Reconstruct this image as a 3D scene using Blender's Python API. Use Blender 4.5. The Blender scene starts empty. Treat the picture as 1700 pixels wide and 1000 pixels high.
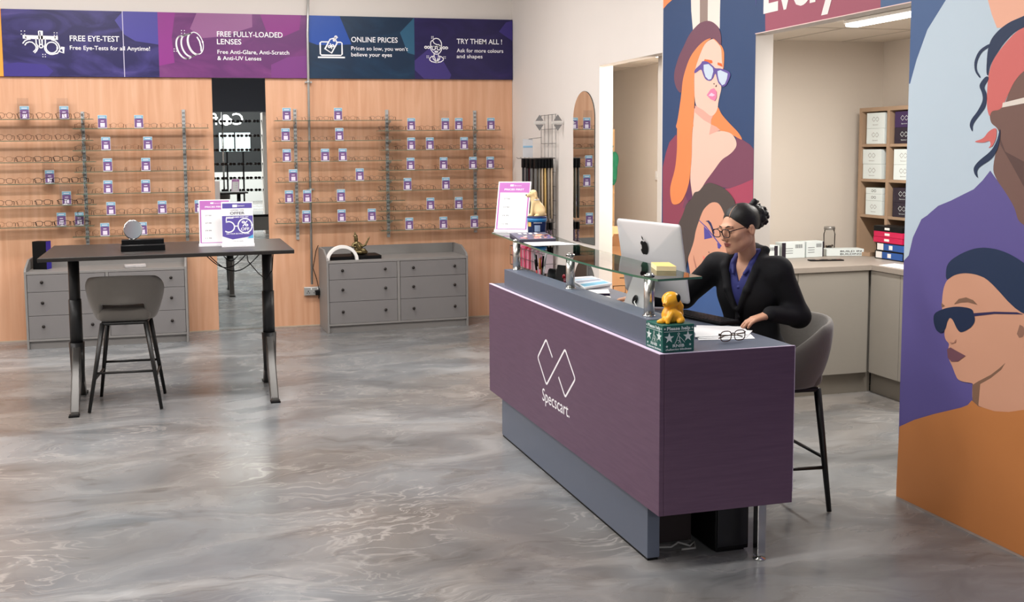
import bpy, math, random
import numpy as np
from mathutils import Matrix, Vector

SC = bpy.context.scene
COL = SC.collection
random.seed(7)

def lin(c):
    c = c / 255.0
    return c / 12.92 if c <= 0.04045 else ((c + 0.055) / 1.055) ** 2.4

def rgb(r, g, b):
    return (lin(r), lin(g), lin(b), 1.0)

# ------------------------------------------------------------ camera
cam_data = bpy.data.cameras.new('camera')
cam = bpy.data.objects.new('camera', cam_data)
COL.objects.link(cam)
YAW, PITCH, ROLL = 0.25331, 0.08919, -0.01122
CAM_F, CAM_SX, CAM_SY = 1701.313, -117.234, -99.102
_f = Vector((math.sin(YAW) * math.cos(PITCH), math.cos(YAW) * math.cos(PITCH), -math.sin(PITCH)))
_r = Vector((math.cos(YAW), -math.sin(YAW), 0.0))
_u = _r.cross(_f)
_r2 = math.cos(ROLL) * _r + math.sin(ROLL) * _u
_u2 = -math.sin(ROLL) * _r + math.cos(ROLL) * _u
M = Matrix.Identity(4)
for i in range(3):
    M[i][0], M[i][1], M[i][2] = _r2[i], _u2[i], -_f[i]
M[0][3], M[1][3], M[2][3] = -3.616, -10.807, 1.85
cam.matrix_world = M
cam_data.sensor_fit = 'HORIZONTAL'
cam_data.sensor_width = 36.0
cam_data.lens = CAM_F / 1700.0 * 36.0
cam_data.shift_x = -CAM_SX / 1700.0
cam_data.shift_y = CAM_SY / 1700.0
cam_data.clip_start = 0.05
cam_data.clip_end = 100
SC.camera = cam

# ------------------------------------------------------------ world and exposure
world = bpy.data.worlds.new('world')
SC.world = world
world.use_nodes = True
world.node_tree.nodes['Background'].inputs[0].default_value = (1.0, 0.97, 0.94, 1)
world.node_tree.nodes['Background'].inputs[1].default_value = 0.30
SC.view_settings.view_transform = 'Standard'
SC.view_settings.look = 'None'
SC.view_settings.gamma = 1.0
SC.view_settings.use_curve_mapping = False
SC.view_settings.exposure = 0.0

# ------------------------------------------------------------ ceiling lights of the shop, added fill lights for the mall
def area(name, loc, sx, sy, power, color=(1, 0.972, 0.94), rot=(0, 0, 0)):
    d = bpy.data.lights.new(name, 'AREA')
    d.shape = 'RECTANGLE'
    d.size, d.size_y = sx, sy
    d.energy = power
    d.color = color
    o = bpy.data.objects.new(name, d)
    o.location = loc
    o.rotation_euler = rot
    COL.objects.link(o)
    return o

for lx in (-7.0, -4.6, -2.2):
    for ly in (-7.4, -4.6, -2.0):
        area('ceiling_lamp', (lx, ly, 4.02), 1.5, 0.5, 48 if ly < -7 else 84 if ly < -4 else 62)
area('mall_fill_lamp', (-3.0, -15.6, 4.0), 5.0, 2.0, 900, (1, 0.98, 0.96))  # unseen light added to brighten the mall in the tall mirror
area('mall_fill_lamp', (-2.0, -24.0, 4.0), 6.0, 3.0, 1300, (1, 0.98, 0.96))  # second added light, lifts the far mall floor and wall
MURAL_COLUMN = [["white_ear",[[-4.03,3.073],[-4.17,3.05],[-4.177,2.72],[-4.077,2.681],[-4.051,2.816]]],["taupe",[[-4.17,3.05],[-4.288,3.031],[-4.287,2.719],[-4.177,2.716]]],["white_ear",[[-4.284,3.031],[-4.459,3.003],[-4.452,2.763],[-4.452,2.647],[-4.378,2.692],[-4.287,2.719]]],["orange",[[-3.598,3.144],[-3.885,3.097],[-3.767,2.941],[-3.68,2.918],[-3.607,2.888]]],["violet",[[-4.871,2.935],[-4.996,2.915],[-5.006,2.569],[-4.923,2.568]]],["maroon_a",[[-3.84,1.944],[-3.734,1.887],[-3.677,1.805],[-3.629,1.698],[-3.636,1.26],[-3.639,1.073],[-3.897,1.096],[-4.0,1.405],[-4.093,1.483],[-4.09,1.625]]],["maroon_b",[[-4.681,1.919],[-4.769,1.892],[-4.855,1.861],[-4.916,1.82],[-4.921,1.634],[-4.748,1.599],[-4.61,1.569],[-4.381,1.577],[-4.207,1.505],[-4.071,1.409],[-3.952,1.402],[-4.055,1.624],[-4.181,1.638],[-4.399,1.708],[-4.503,1.763],[-4.605,1.795],[-4.664,1.826],[-4.694,1.857]]],["rose",[[-4.549,1.567],[-4.61,1.569],[-4.748,1.599],[-4.921,1.644],[-4.928,1.392],[-4.554,1.37]]],["orange",[[-4.362,2.597],[-4.413,2.577],[-4.464,2.544],[-4.501,2.512],[-4.518,2.481],[-4.517,2.416],[-4.511,2.373],[-4.476,2.354],[-4.463,2.194],[-4.445,2.136],[-4.12,2.12],[-4.112,2.504]]],["orange",[[-4.421,2.137],[-4.453,2.115],[-4.492,2.068],[-4.599,2.004],[-4.719,1.939],[-4.771,1.887],[-4.681,1.914],[-4.601,1.936],[-4.478,1.954],[-4.393,1.988],[-4.329,1.984],[-4.338,2.06]]],["skin_a",[[-4.091,2.13],[-4.115,2.107],[-4.084,1.929],[-4.082,1.794],[-4.062,1.624],[-4.082,1.545],[-4.104,1.481],[-4.127,1.524],[-4.206,1.527],[-4.272,1.596],[-4.4,1.686],[-4.503,1.763],[-4.605,1.795],[-4.664,1.826],[-4.696,1.857],[-4.681,1.898],[-4.621,1.941],[-4.478,1.96],[-4.356,1.941],[-4.353,2.054],[-4.39,2.096]]],["skin_a",[[-4.362,2.593],[-4.421,2.56],[-4.469,2.526],[-4.484,2.492],[-4.489,2.426],[-4.507,2.379],[-4.49,2.364],[-4.47,2.325],[-4.466,2.289],[-4.487,2.257],[-4.483,2.23],[-4.466,2.194],[-4.449,2.151],[-4.442,2.114],[-4.422,2.086],[-4.381,2.063],[-4.337,2.06],[-4.245,2.096],[-4.12,2.143],[-4.106,2.336],[-4.119,2.404],[-4.183,2.497],[-4.258,2.573]]],["skin_shadow",[[-4.125,2.145],[-4.245,2.106],[-4.337,2.065],[-4.381,2.061],[-4.355,2.036],[-4.353,2.006],[-4.247,2.039],[-4.121,2.097]]],["skin_shadow",[[-4.354,2.005],[-4.425,1.987],[-4.482,1.962],[-4.33,1.933]]],["hat",[[-4.077,2.681],[-4.178,2.72],[-4.284,2.724],[-4.366,2.703],[-4.447,2.655],[-4.477,2.597],[-4.479,2.525],[-4.413,2.573],[-4.362,2.597],[-4.265,2.594],[-4.158,2.56],[-4.033,2.488],[-3.938,2.348],[-3.92,2.232],[-3.839,2.283],[-3.804,2.341],[-3.803,2.405],[-3.868,2.51],[-3.95,2.581],[-4.014,2.644]]],["orange",[[-4.362,2.597],[-4.265,2.594],[-4.158,2.56],[-4.033,2.488],[-3.938,2.348],[-3.92,2.232],[-3.868,2.051],[-3.827,1.98],[-4.108,1.974],[-4.098,2.044],[-4.12,2.151],[-4.106,2.336],[-4.119,2.404],[-4.183,2.497],[-4.258,2.573]]],["orange",[[-3.895,2.138],[-3.856,2.002],[-3.864,1.84],[-3.837,1.689],[-3.757,1.558],[-3.758,1.487],[-3.792,1.415],[-3.928,1.434],[-4.022,1.532],[-4.062,1.624],[-4.086,1.794],[-4.084,1.929],[-4.115,2.107],[-4.116,2.129]]],["maroon_dark",[[-4.062,1.613],[-4.107,1.481],[-4.035,1.452],[-3.998,1.497]]],["brow",[[-4.26,2.46],[-4.358,2.444],[-4.367,2.427],[-4.343,2.424],[-4.268,2.443],[-4.248,2.45]]],["brow",[[-4.437,2.423],[-4.489,2.411],[-4.501,2.387],[-4.435,2.407]]],["glasses_violet",[[-4.112,2.397],[-4.21,2.433],[-4.222,2.451],[-4.298,2.442],[-4.381,2.4],[-4.403,2.385],[-4.475,2.38],[-4.589,2.351],[-4.609,2.326],[-4.587,2.295],[-4.552,2.26],[-4.507,2.252],[-4.449,2.281],[-4.426,2.32],[-4.413,2.35],[-4.398,2.347],[-4.375,2.316],[-4.331,2.302],[-4.271,2.319],[-4.237,2.357],[-4.211,2.4],[-4.112,2.368]]],["lens",[[-4.244,2.423],[-4.314,2.422],[-4.371,2.392],[-4.38,2.367],[-4.353,2.317],[-4.316,2.314],[-4.273,2.338],[-4.247,2.383]]],["lens",[[-4.436,2.364],[-4.476,2.368],[-4.571,2.338],[-4.562,2.303],[-4.535,2.27],[-4.5,2.264],[-4.459,2.295],[-4.441,2.335]]],["dark",[[-4.379,2.284],[-4.403,2.283],[-4.391,2.276]]],["dark",[[-4.409,2.263],[-4.429,2.274],[-4.426,2.262],[-4.415,2.259]]],["lips_pink",[[-4.294,2.209],[-4.347,2.245],[-4.392,2.251],[-4.429,2.225],[-4.431,2.188],[-4.408,2.163],[-4.349,2.178]]],["lips_light",[[-4.319,2.204],[-4.36,2.222],[-4.378,2.215],[-4.41,2.204],[-4.378,2.196]]],["hair_dark",[[-4.093,1.471],[-4.132,1.527],[-4.203,1.534],[-4.264,1.578],[-4.339,1.603],[-4.443,1.591],[-4.559,1.565],[-4.63,1.531],[-4.693,1.483],[-4.695,1.41],[-4.506,1.377],[-4.448,1.411],[-4.216,1.306],[-4.147,1.176],[-4.085,1.06],[-4.045,1.034],[-4.019,1.101],[-3.985,1.179],[-3.95,1.264],[-3.89,1.276],[-3.948,1.336],[-3.981,1.378],[-4.013,1.435]]],["skin_b",[[-4.417,1.468],[-4.468,1.465],[-4.512,1.441],[-4.564,1.381],[-4.651,1.262],[-4.921,1.141],[-4.796,0.927],[-4.122,0.826],[-4.071,0.979],[-4.045,1.034],[-4.093,1.1],[-4.139,1.175],[-4.159,1.247],[-4.215,1.337],[-4.268,1.409],[-4.358,1.458]]],["hair_dark",[[-3.89,1.276],[-3.982,1.29],[-4.051,1.168],[-4.045,1.034],[-4.022,0.974],[-3.974,0.888],[-3.889,0.878]]],["navy_b",[[-4.3,1.328],[-4.345,1.336],[-4.379,1.321],[-4.422,1.267],[-4.429,1.245],[-4.4,1.254],[-4.369,1.297],[-4.333,1.323]]],["violet_b",[[-4.279,1.291],[-4.288,1.198],[-4.402,1.22],[-4.347,1.261]]],["violet_b",[[-4.204,1.327],[-4.215,1.329],[-4.316,1.29],[-4.47,1.203],[-4.526,1.173],[-4.52,1.168],[-4.46,1.197],[-4.309,1.283]]],["violet_b",[[-4.465,1.189],[-4.52,1.176],[-4.5,1.151],[-4.476,1.152]]],["lips_coral",[[-4.269,1.082],[-4.333,1.057],[-4.397,1.045],[-4.292,1.009]]],["skin_line",[[-4.135,1.073],[-4.153,1.035],[-4.209,0.945],[-4.176,0.965],[-4.137,1.04]]],["dark",[[-4.346,1.116],[-4.361,1.117],[-4.357,1.105]]],["blue_b",[[-3.644,0.247],[-4.021,0.813],[-4.532,0.954],[-4.938,1.049],[-4.959,0.301],[-3.651,-0.18]]]]
MURAL_HEADER = [["maroon_h",[[-4.994,2.989],[-6.085,2.891],[-6.098,2.565],[-5.01,2.568]]],["steel_h",[[-6.085,2.891],[-6.317,2.876],[-6.33,2.566],[-6.098,2.565]]]]
MURAL_RIGHT = [["violet_r",[[-6.347,2.155],[-6.383,1.302],[-6.348,0.398],[-6.451,0.406],[-6.851,0.576],[-7.322,0.694],[-7.269,1.743],[-6.872,1.724],[-6.572,1.542]]],["light_r",[[-6.267,2.16],[-6.339,2.156],[-6.382,2.273],[-6.452,2.413],[-6.573,2.542],[-6.641,2.7],[-7.222,2.698],[-7.276,1.616],[-6.728,1.607],[-6.572,1.542],[-6.45,1.476],[-6.393,1.38],[-6.366,1.285],[-6.305,1.232]]],["violet_r",[[-6.496,1.502],[-6.564,1.549],[-6.647,1.578],[-6.728,1.612],[-6.791,1.638],[-6.843,1.68],[-6.888,1.727],[-6.926,1.688],[-7.03,1.635],[-7.275,1.601],[-7.291,1.279],[-6.509,1.187]]],["peach_r",[[-6.832,2.573],[-6.836,2.505],[-6.864,2.433],[-6.897,2.37],[-6.967,2.364],[-7.236,2.385],[-7.225,2.616]]],["brown_r",[[-7.244,2.238],[-7.058,2.168],[-7.007,2.122],[-6.978,2.071],[-6.952,2.007],[-6.881,2.001],[-6.872,1.974],[-6.884,1.941],[-6.922,1.92],[-6.94,1.883],[-6.922,1.837],[-6.901,1.732],[-6.926,1.688],[-6.98,1.633],[-7.018,1.589],[-7.041,1.556],[-7.057,1.512],[-7.084,1.494],[-7.286,1.387]]],["brown_dark_r",[[-6.939,1.877],[-6.971,1.814],[-7.077,1.77],[-7.269,1.718],[-7.279,1.537],[-7.083,1.661],[-7.01,1.758],[-6.941,1.846]]],["coral_r",[[-7.236,2.385],[-7.049,2.357],[-6.997,2.335],[-6.928,2.279],[-6.876,2.222],[-6.856,2.16],[-6.852,2.08],[-6.855,2.011],[-6.874,1.968],[-6.882,1.999],[-6.941,2.001],[-6.978,2.071],[-7.007,2.122],[-7.058,2.168],[-7.244,2.238]]],["navy_r",[[-7.233,2.448],[-7.047,2.404],[-6.966,2.387],[-6.909,2.36],[-6.866,2.325],[-6.846,2.276],[-6.843,2.173],[-6.856,2.155],[-6.863,2.2],[-6.888,2.238],[-6.941,2.298],[-6.997,2.339],[-7.049,2.355],[-7.236,2.385]]],["white_r",[[-6.948,2.032],[-7.064,2.049],[-7.251,2.079],[-7.253,2.052],[-7.065,2.024],[-6.945,2.011]]],["navy_r",[[-6.86,2.306],[-6.795,2.281],[-6.767,2.231],[-6.774,2.184],[-6.806,2.151],[-6.812,2.157],[-6.784,2.189],[-6.785,2.229],[-6.811,2.271],[-6.862,2.291]]],["navy_r",[[-6.844,2.161],[-6.8,2.12],[-6.825,2.082],[-6.831,2.047],[-6.802,2.002],[-6.76,1.962],[-6.752,1.933],[-6.775,1.901],[-6.771,1.938],[-6.809,1.978],[-6.845,2.012],[-6.855,2.051],[-6.851,2.08],[-6.831,2.11],[-6.866,2.148]]],["coral_r",[[-6.918,1.925],[-6.871,1.907],[-6.842,1.873],[-6.777,1.859],[-6.843,1.853],[-6.88,1.865],[-6.889,1.843],[-6.871,1.828],[-6.899,1.837],[-6.92,1.877]]],["navy_r",[[-6.938,1.924],[-6.925,1.866],[-6.893,1.817],[-6.816,1.77],[-6.786,1.738],[-6.794,1.709],[-6.82,1.687],[-6.807,1.718],[-6.82,1.742],[-6.895,1.778],[-6.931,1.826],[-6.942,1.883]]],["skin_r",[[-6.638,1.189],[-6.687,1.222],[-6.752,1.241],[-6.829,1.244],[-6.905,1.228],[-7.087,1.099],[-7.233,1.105],[-7.254,0.67],[-7.053,0.638],[-6.97,0.622],[-6.87,0.624],[-6.832,0.632],[-6.828,0.71],[-6.834,0.725],[-6.776,0.718],[-6.736,0.719],[-6.715,0.745],[-6.7,0.772],[-6.681,0.796],[-6.673,0.807],[-6.665,0.856],[-6.672,0.885],[-6.647,0.897],[-6.636,0.921],[-6.639,0.952],[-6.612,1.054],[-6.618,1.141]]],["jaw_r",[[-7.021,0.86],[-6.999,0.824],[-6.938,0.771],[-6.878,0.731],[-6.834,0.719],[-6.865,0.741],[-6.938,0.787],[-6.985,0.826]]],["jaw_r",[[-6.829,0.717],[-6.877,0.734],[-6.87,0.624],[-6.833,0.64]]],["ear_r",[[-7.094,1.047],[-7.112,1.042],[-7.127,1.025],[-7.114,0.995],[-7.094,0.987],[-7.08,1.003]]],["navy_r",[[-6.636,1.186],[-6.634,1.254],[-6.661,1.291],[-6.735,1.333],[-6.811,1.362],[-6.874,1.372],[-6.947,1.371],[-7.019,1.357],[-7.098,1.328],[-7.203,1.27],[-7.233,1.096],[-7.087,1.095],[-6.905,1.226],[-6.829,1.242],[-6.752,1.24],[-6.687,1.222]]],["shades_r",[[-6.559,1.0],[-6.572,1.023],[-6.64,1.055],[-6.72,1.075],[-6.811,1.078],[-6.825,1.052],[-6.833,1.022],[-6.815,0.992],[-6.778,0.966],[-6.742,0.95],[-6.718,0.966],[-6.69,1.006],[-6.669,1.013],[-6.654,0.99],[-6.645,0.951],[-6.618,0.925],[-6.583,0.933],[-6.564,0.965]]],["temple_r",[[-6.819,1.056],[-6.948,1.083],[-7.077,1.1],[-7.112,1.096],[-7.078,1.091],[-6.949,1.073],[-6.826,1.043]]],["jaw_r",[[-6.695,1.081],[-6.725,1.111],[-6.771,1.125],[-6.816,1.118],[-6.844,1.1],[-6.784,1.104],[-6.739,1.096]]],["jaw_r",[[-6.611,1.077],[-6.634,1.065],[-6.615,1.054]]],["lips_r",[[-6.66,0.855],[-6.682,0.868],[-6.716,0.86],[-6.781,0.846],[-6.732,0.809],[-6.692,0.8],[-6.667,0.814]]],["nose_r",[[-6.674,0.892],[-6.701,0.895],[-6.717,0.915],[-6.715,0.899],[-6.688,0.886]]],["orange_r",[[-6.34,0.386],[-6.451,0.451],[-6.594,0.518],[-6.768,0.592],[-6.807,0.614],[-6.831,0.642],[-6.87,0.624],[-6.97,0.624],[-7.053,0.641],[-7.252,0.714],[-7.42,-0.048],[-6.328,-0.008]]]]
EVERY = [[-4.989,2.687],[-5.713,2.664]]
SHELVES = {"A":[[-5.216,-4.373,2.189,[-5.009,-4.646]],[-5.226,-4.381,1.982,[]],[-5.235,-4.363,1.774,[]],[-5.245,-4.392,1.565,[-4.805]],[-5.255,-4.373,1.354,[-4.657]],[-5.264,-4.403,1.146,[-4.714,-4.546]]],"B":[[-4.561,-3.273,2.096,[-4.284,-3.942]],[-4.569,-3.28,1.883,[-4.26,-3.864]],[-4.561,-3.275,1.674,[-4.251,-3.89]],[-4.554,-3.27,1.458,[-4.256,-3.899]],[-4.568,-3.282,1.245,[-4.236,-3.748,-3.39]],[-4.604,-3.283,1.038,[-4.301,-3.944]]],"C":[[-2.612,-1.286,2.166,[-2.49,-1.961]],[-2.635,-1.302,1.958,[-2.506,-1.952]],[-2.629,-1.292,1.746,[-2.499,-2.105,-1.921]],[-2.616,-1.269,1.538,[-2.439,-1.746]],[-2.603,-1.266,1.323,[-2.486,-2.299,-1.947]],[-2.633,-1.295,1.113,[-2.312,-1.945,-1.625]]],"D":[[-1.539,-0.196,2.058,[-1.187,-0.815,-0.667,-0.309]],[-1.51,-0.156,1.853,[-1.19,-0.987,-0.61]],[-1.52,-0.165,1.642,[-1.2,-0.839,-0.513,-0.319]],[-1.55,-0.2,1.428,[-1.236,-0.816]],[-1.541,-0.168,1.214,[-0.989,-0.675]],[-1.525,-0.196,1.007,[-1.223,-0.848,-0.503]]]}

# ------------------------------------------------------------ materials
MATS = {}
def mat(name, c, rough=0.5, metal=0.0, spec=0.5, noise=0.0, nscale=8.0, bump=0.0, bscale=60.0, trans=0.0, ior=1.45,
        emit=0.0, coat=0.0, alpha=1.0, sheen=0.0, stretch=None):
    """A node material: colour varied by object-space noise, with optional bump."""
    if name in MATS:
        return MATS[name]
    m = bpy.data.materials.new(name)
    m.use_nodes = True
    nt = m.node_tree
    b = nt.nodes['Principled BSDF']
    b.inputs['Base Color'].default_value = c
    b.inputs['Roughness'].default_value = rough
    b.inputs['Metallic'].default_value = metal
    b.inputs['Specular IOR Level'].default_value = spec
    b.inputs['IOR'].default_value = ior
    if trans:
        b.inputs['Transmission Weight'].default_value = trans
    if coat:
        b.inputs['Coat Weight'].default_value = coat
    if sheen:
        b.inputs['Sheen Weight'].default_value = sheen
    if emit:
        b.inputs['Emission Color'].default_value = c
        b.inputs['Emission Strength'].default_value = emit
    if alpha < 1:
        b.inputs['Alpha'].default_value = alpha
    if noise or bump:
        tc = nt.nodes.new('ShaderNodeTexCoord')
        vec = tc.outputs['Object']
        if stretch:
            mp = nt.nodes.new('ShaderNodeMapping')
            mp.inputs['Scale'].default_value = stretch
            nt.links.new(vec, mp.inputs[0])
            vec = mp.outputs[0]
    if noise:
        n = nt.nodes.new('ShaderNodeTexNoise')
        n.inputs['Scale'].default_value = nscale
        n.inputs['Detail'].default_value = 5
        nt.links.new(vec, n.inputs['Vector'])
        mx = nt.nodes.new('ShaderNodeMix')
        mx.data_type = 'RGBA'
        mx.inputs['A'].default_value = [v * (1 - noise) for v in c[:3]] + [1]
        mx.inputs['B'].default_value = [min(1, v * (1 + noise)) for v in c[:3]] + [1]
        nt.links.new(n.outputs['Fac'], mx.inputs['Factor'])
        nt.links.new(mx.outputs['Result'], b.inputs['Base Color'])
    if bump:
        n2 = nt.nodes.new('ShaderNodeTexNoise')
        n2.inputs['Scale'].default_value = bscale
        n2.inputs['Detail'].default_value = 3
        nt.links.new(vec, n2.inputs['Vector'])
        bp = nt.nodes.new('ShaderNodeBump')
        bp.inputs['Strength'].default_value = bump
        bp.inputs['Distance'].default_value = 0.01
        nt.links.new(n2.outputs['Fac'], bp.inputs['Height'])
        nt.links.new(bp.outputs['Normal'], b.inputs['Normal'])
    MATS[name] = m
    return m

def glass(name, c, rough=0.0, ior=1.45):
    """Thin clear glass that lets light through: a mix of transparent and glossy by Fresnel."""
    if name in MATS:
        return MATS[name]
    m = bpy.data.materials.new(name)
    m.use_nodes = True
    nt = m.node_tree
    nt.nodes.remove(nt.nodes['Principled BSDF'])
    out = nt.nodes['Material Output']
    t = nt.nodes.new('ShaderNodeBsdfTransparent')
    t.inputs[0].default_value = c
    g = nt.nodes.new('ShaderNodeBsdfGlossy')
    g.inputs['Roughness'].default_value = rough
    fr = nt.nodes.new('ShaderNodeFresnel')
    fr.inputs[0].default_value = ior
    mx = nt.nodes.new('ShaderNodeMixShader')
    nt.links.new(fr.outputs[0], mx.inputs[0])
    nt.links.new(t.outputs[0], mx.inputs[1])
    nt.links.new(g.outputs[0], mx.inputs[2])
    nt.links.new(mx.outputs[0], out.inputs[0])
    MATS[name] = m
    return m

# ------------------------------------------------------------ mesh building
class MB:
    def __init__(self):
        self.v, self.f, self.m, self.s = [], [], [], []
    def add(self, verts, faces, m=0, smooth=False):
        o = len(self.v)
        self.v += [tuple(map(float, q)) for q in verts]
        for f in faces:
            self.f.append(tuple(i + o for i in f)); self.m.append(m); self.s.append(smooth)
        return self
    def box(self, x0, x1, y0, y1, z0, z1, m=0):
        if x0 > x1: x0, x1 = x1, x0
        if y0 > y1: y0, y1 = y1, y0
        if z0 > z1: z0, z1 = z1, z0
        v = [(x0, y0, z0), (x1, y0, z0), (x1, y1, z0), (x0, y1, z0), (x0, y0, z1), (x1, y0, z1), (x1, y1, z1), (x0, y1, z1)]
        return self.add(v, [(0, 3, 2, 1), (4, 5, 6, 7), (0, 1, 5, 4), (1, 2, 6, 5), (2, 3, 7, 6), (3, 0, 4, 7)], m)
    def tube(self, path, r, n=10, m=0, closed=False, caps=True, smooth=True):
        P = [Vector(p) for p in path]
        rs = r if isinstance(r, (list, tuple)) else [r] * len(P)
        N = len(P)
        T = []
        for i in range(N):
            if closed:
                t = P[(i + 1) % N] - P[i - 1]
            else:
                t = P[min(i + 1, N - 1)] - P[max(i - 1, 0)]
            T.append(t.normalized())
        a = Vector((0, 0, 1)) if abs(T[0].z) < 0.9 else Vector((1, 0, 0))
        u = T[0].cross(a).normalized()
        verts = []
        for i in range(N):
            u = (u - T[i] * u.dot(T[i]))
            u = u.normalized() if u.length > 1e-6 else T[i].orthogonal().normalized()
            w = T[i].cross(u)
            for k in range(n):
                an = 2 * math.pi * k / n
                verts.append(P[i] + rs[i] * (math.cos(an) * u + math.sin(an) * w))
        faces = []
        for i in range(N if closed else N - 1):
            j = (i + 1) % N
            for k in range(n):
                l = (k + 1) % n
                faces.append((i * n + k, i * n + l, j * n + l, j * n + k))
        self.add(verts, faces, m, smooth)
        if caps and not closed:
            o = len(self.v) - len(verts)
            self.f.append(tuple(o + k for k in reversed(range(n)))); self.m.append(m); self.s.append(False)
            self.f.append(tuple(o + (N - 1) * n + k for k in range(n))); self.m.append(m); self.s.append(False)
        return self
    def cyl(self, p0, p1, r0, r1=None, n=20, m=0):
        return self.tube([p0, p1], [r0, r0 if r1 is None else r1], n, m)
    def lathe(self, prof, c=(0, 0, 0), n=28, m=0, smooth=True):
        verts, faces = [], []
        for r, z in prof:
            for k in range(n):
                a = 2 * math.pi * k / n
                verts.append((c[0] + r * math.cos(a), c[1] + r * math.sin(a), c[2] + z))
        for i in range(len(prof) - 1):
            for k in range(n):
                l = (k + 1) % n
                faces.append((i * n + k, i * n + l, (i + 1) * n + l, (i + 1) * n + k))
        self.add(verts, faces, m, smooth)
        o = len(self.v) - len(verts)
        if prof[0][0] > 1e-4:
            self.f.append(tuple(o + k for k in reversed(range(n)))); self.m.append(m); self.s.append(False)
        if prof[-1][0] > 1e-4:
            self.f.append(tuple(o + (len(prof) - 1) * n + k for k in range(n))); self.m.append(m); self.s.append(False)
        return self
    def ball(self, c, rx, ry=None, rz=None, nu=20, nv=12, m=0):
        ry = rx if ry is None else ry
        rz = rx if rz is None else rz
        verts, faces = [], []
        for i in range(nv + 1):
            t = math.pi * i / nv
            for k in range(nu):
                a = 2 * math.pi * k / nu
                verts.append((c[0] + rx * math.sin(t) * math.cos(a), c[1] + ry * math.sin(t) * math.sin(a), c[2] - rz * math.cos(t)))
        for i in range(nv):
            for k in range(nu):
                l = (k + 1) % nu
                faces.append((i * nu + k, i * nu + l, (i + 1) * nu + l, (i + 1) * nu + k))
        return self.add(verts, faces, m, True)
    def prism(self, pts, to3, d, m=0, msd=None, smooth=False):
        """Extrude a 2D outline; to3(a, b, t) maps outline coordinates and depth 0..d to 3D."""
        n = len(pts)
        v = [to3(a, b, 0) for a, b in pts] + [to3(a, b, d) for a, b in pts]
        self.add(v, [tuple(range(n)), tuple(reversed(range(n, 2 * n)))], m)
        o = len(self.v) - 2 * n
        for i in range(n):
            j = (i + 1) % n
            self.f.append((o + i, o + n + i, o + n + j, o + j)); self.m.append(m if msd is None else msd); self.s.append(smooth)
        return self
    def xf(self, mtx):
        self.v = [tuple(mtx @ Vector(q)) for q in self.v]
        return self
    def merge(self, o, mtx=None, moff=0):
        vs = o.v if mtx is None else [tuple(mtx @ Vector(q)) for q in o.v]
        b = len(self.v)
        self.v += vs
        self.f += [tuple(i + b for i in f) for f in o.f]
        self.m += [i + moff for i in o.m]
        self.s += list(o.s)
        return self
    def mesh(self, name, mats):
        me = bpy.data.meshes.new(name)
        me.from_pydata(self.v, [], self.f)
        mats = mats if isinstance(mats, (list, tuple)) else [mats]
        for x in mats:
            me.materials.append(x)
        me.polygons.foreach_set('material_index', self.m)
        me.polygons.foreach_set('use_smooth', self.s)
        me.update()
        return me
    def build(self, name, mats, parent=None, loc=None, rot=None, bev=0.0, seg=2, sub=0):
        o = bpy.data.objects.new(name, self.mesh(name, mats))
        COL.objects.link(o)
        if parent is not None:
            o.parent = parent
        if loc is not None:
            o.location = loc
        if rot is not None:
            o.rotation_euler = rot
        if bev:
            b = o.modifiers.new('bevel', 'BEVEL')
            b.width, b.segments, b.limit_method, b.angle_limit = bev, seg, 'ANGLE', math.radians(40)
            b.harden_normals = False
        if sub:
            s = o.modifiers.new('sub', 'SUBSURF'); s.levels = s.render_levels = sub
        return o

def tag(o, label, cat, group=None, kind=None):
    if label: o['label'] = label
    if cat: o['category'] = cat
    if group: o['group'] = group
    if kind: o['kind'] = kind
    return o

def thing(name, label, cat, loc=(0, 0, 0), rz=0.0, group=None):
    o = bpy.data.objects.new(name, None)
    o.empty_display_size = 0.05
    COL.objects.link(o)
    o.location = loc
    o.rotation_euler = (0, 0, rz)
    return tag(o, label, cat, group)

def struct(o):
    o['kind'] = 'structure'
    return o

def dup(root, loc=None, rz=None, label=None):
    r = root.copy(); COL.objects.link(r)
    if loc is not None: r.location = loc
    if rz is not None: r.rotation_euler = (0, 0, rz)
    if label: r['label'] = label
    for ch in list(root.children):
        c = ch.copy(); COL.objects.link(c); c.parent = r
        for g in list(ch.children):
            d = g.copy(); COL.objects.link(d); d.parent = c
    return r

_text_cache = {}
def text2d(s, bold=0.0):
    """Triangulated outline of a line of text at size 1 -> (verts2d, faces, width)."""
    key = (s, bold)
    if key not in _text_cache:
        c = bpy.data.curves.new('t', 'FONT')
        c.body = s; c.size = 1.0; c.offset = bold; c.resolution_u = 3
        o = bpy.data.objects.new('t', c)
        COL.objects.link(o)
        dg = bpy.context.evaluated_depsgraph_get()
        me = o.evaluated_get(dg).to_mesh()
        vs = [(q.co.x, q.co.y) for q in me.vertices]
        fs = [tuple(p.vertices) for p in me.polygons]
        o.evaluated_get(dg).to_mesh_clear()
        bpy.data.objects.remove(o); bpy.data.curves.remove(c)
        x0 = min(q[0] for q in vs); x1 = max(q[0] for q in vs)
        _text_cache[key] = ([(q[0] - x0, q[1]) for q in vs], fs, x1 - x0)
    return _text_cache[key]

def add_text(mb, s, to3, x, y, width=None, height=None, m=0, bold=0.02, align='L', t=0.0):
    """Lay text at (x, y): either fitted to a width, or with the given cap height."""
    vs, fs, w = text2d(s, bold)
    cap = 0.73
    sy = (height / cap) if height else width / w
    sx = (width / w) if width else sy
    tw = w * sx
    ox = x - (tw / 2 if align == 'C' else tw if align == 'R' else 0)
    mb.add([to3(ox + a * sx, y + b * sy, t) for a, b in vs], fs, m)
    return mb

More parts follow.
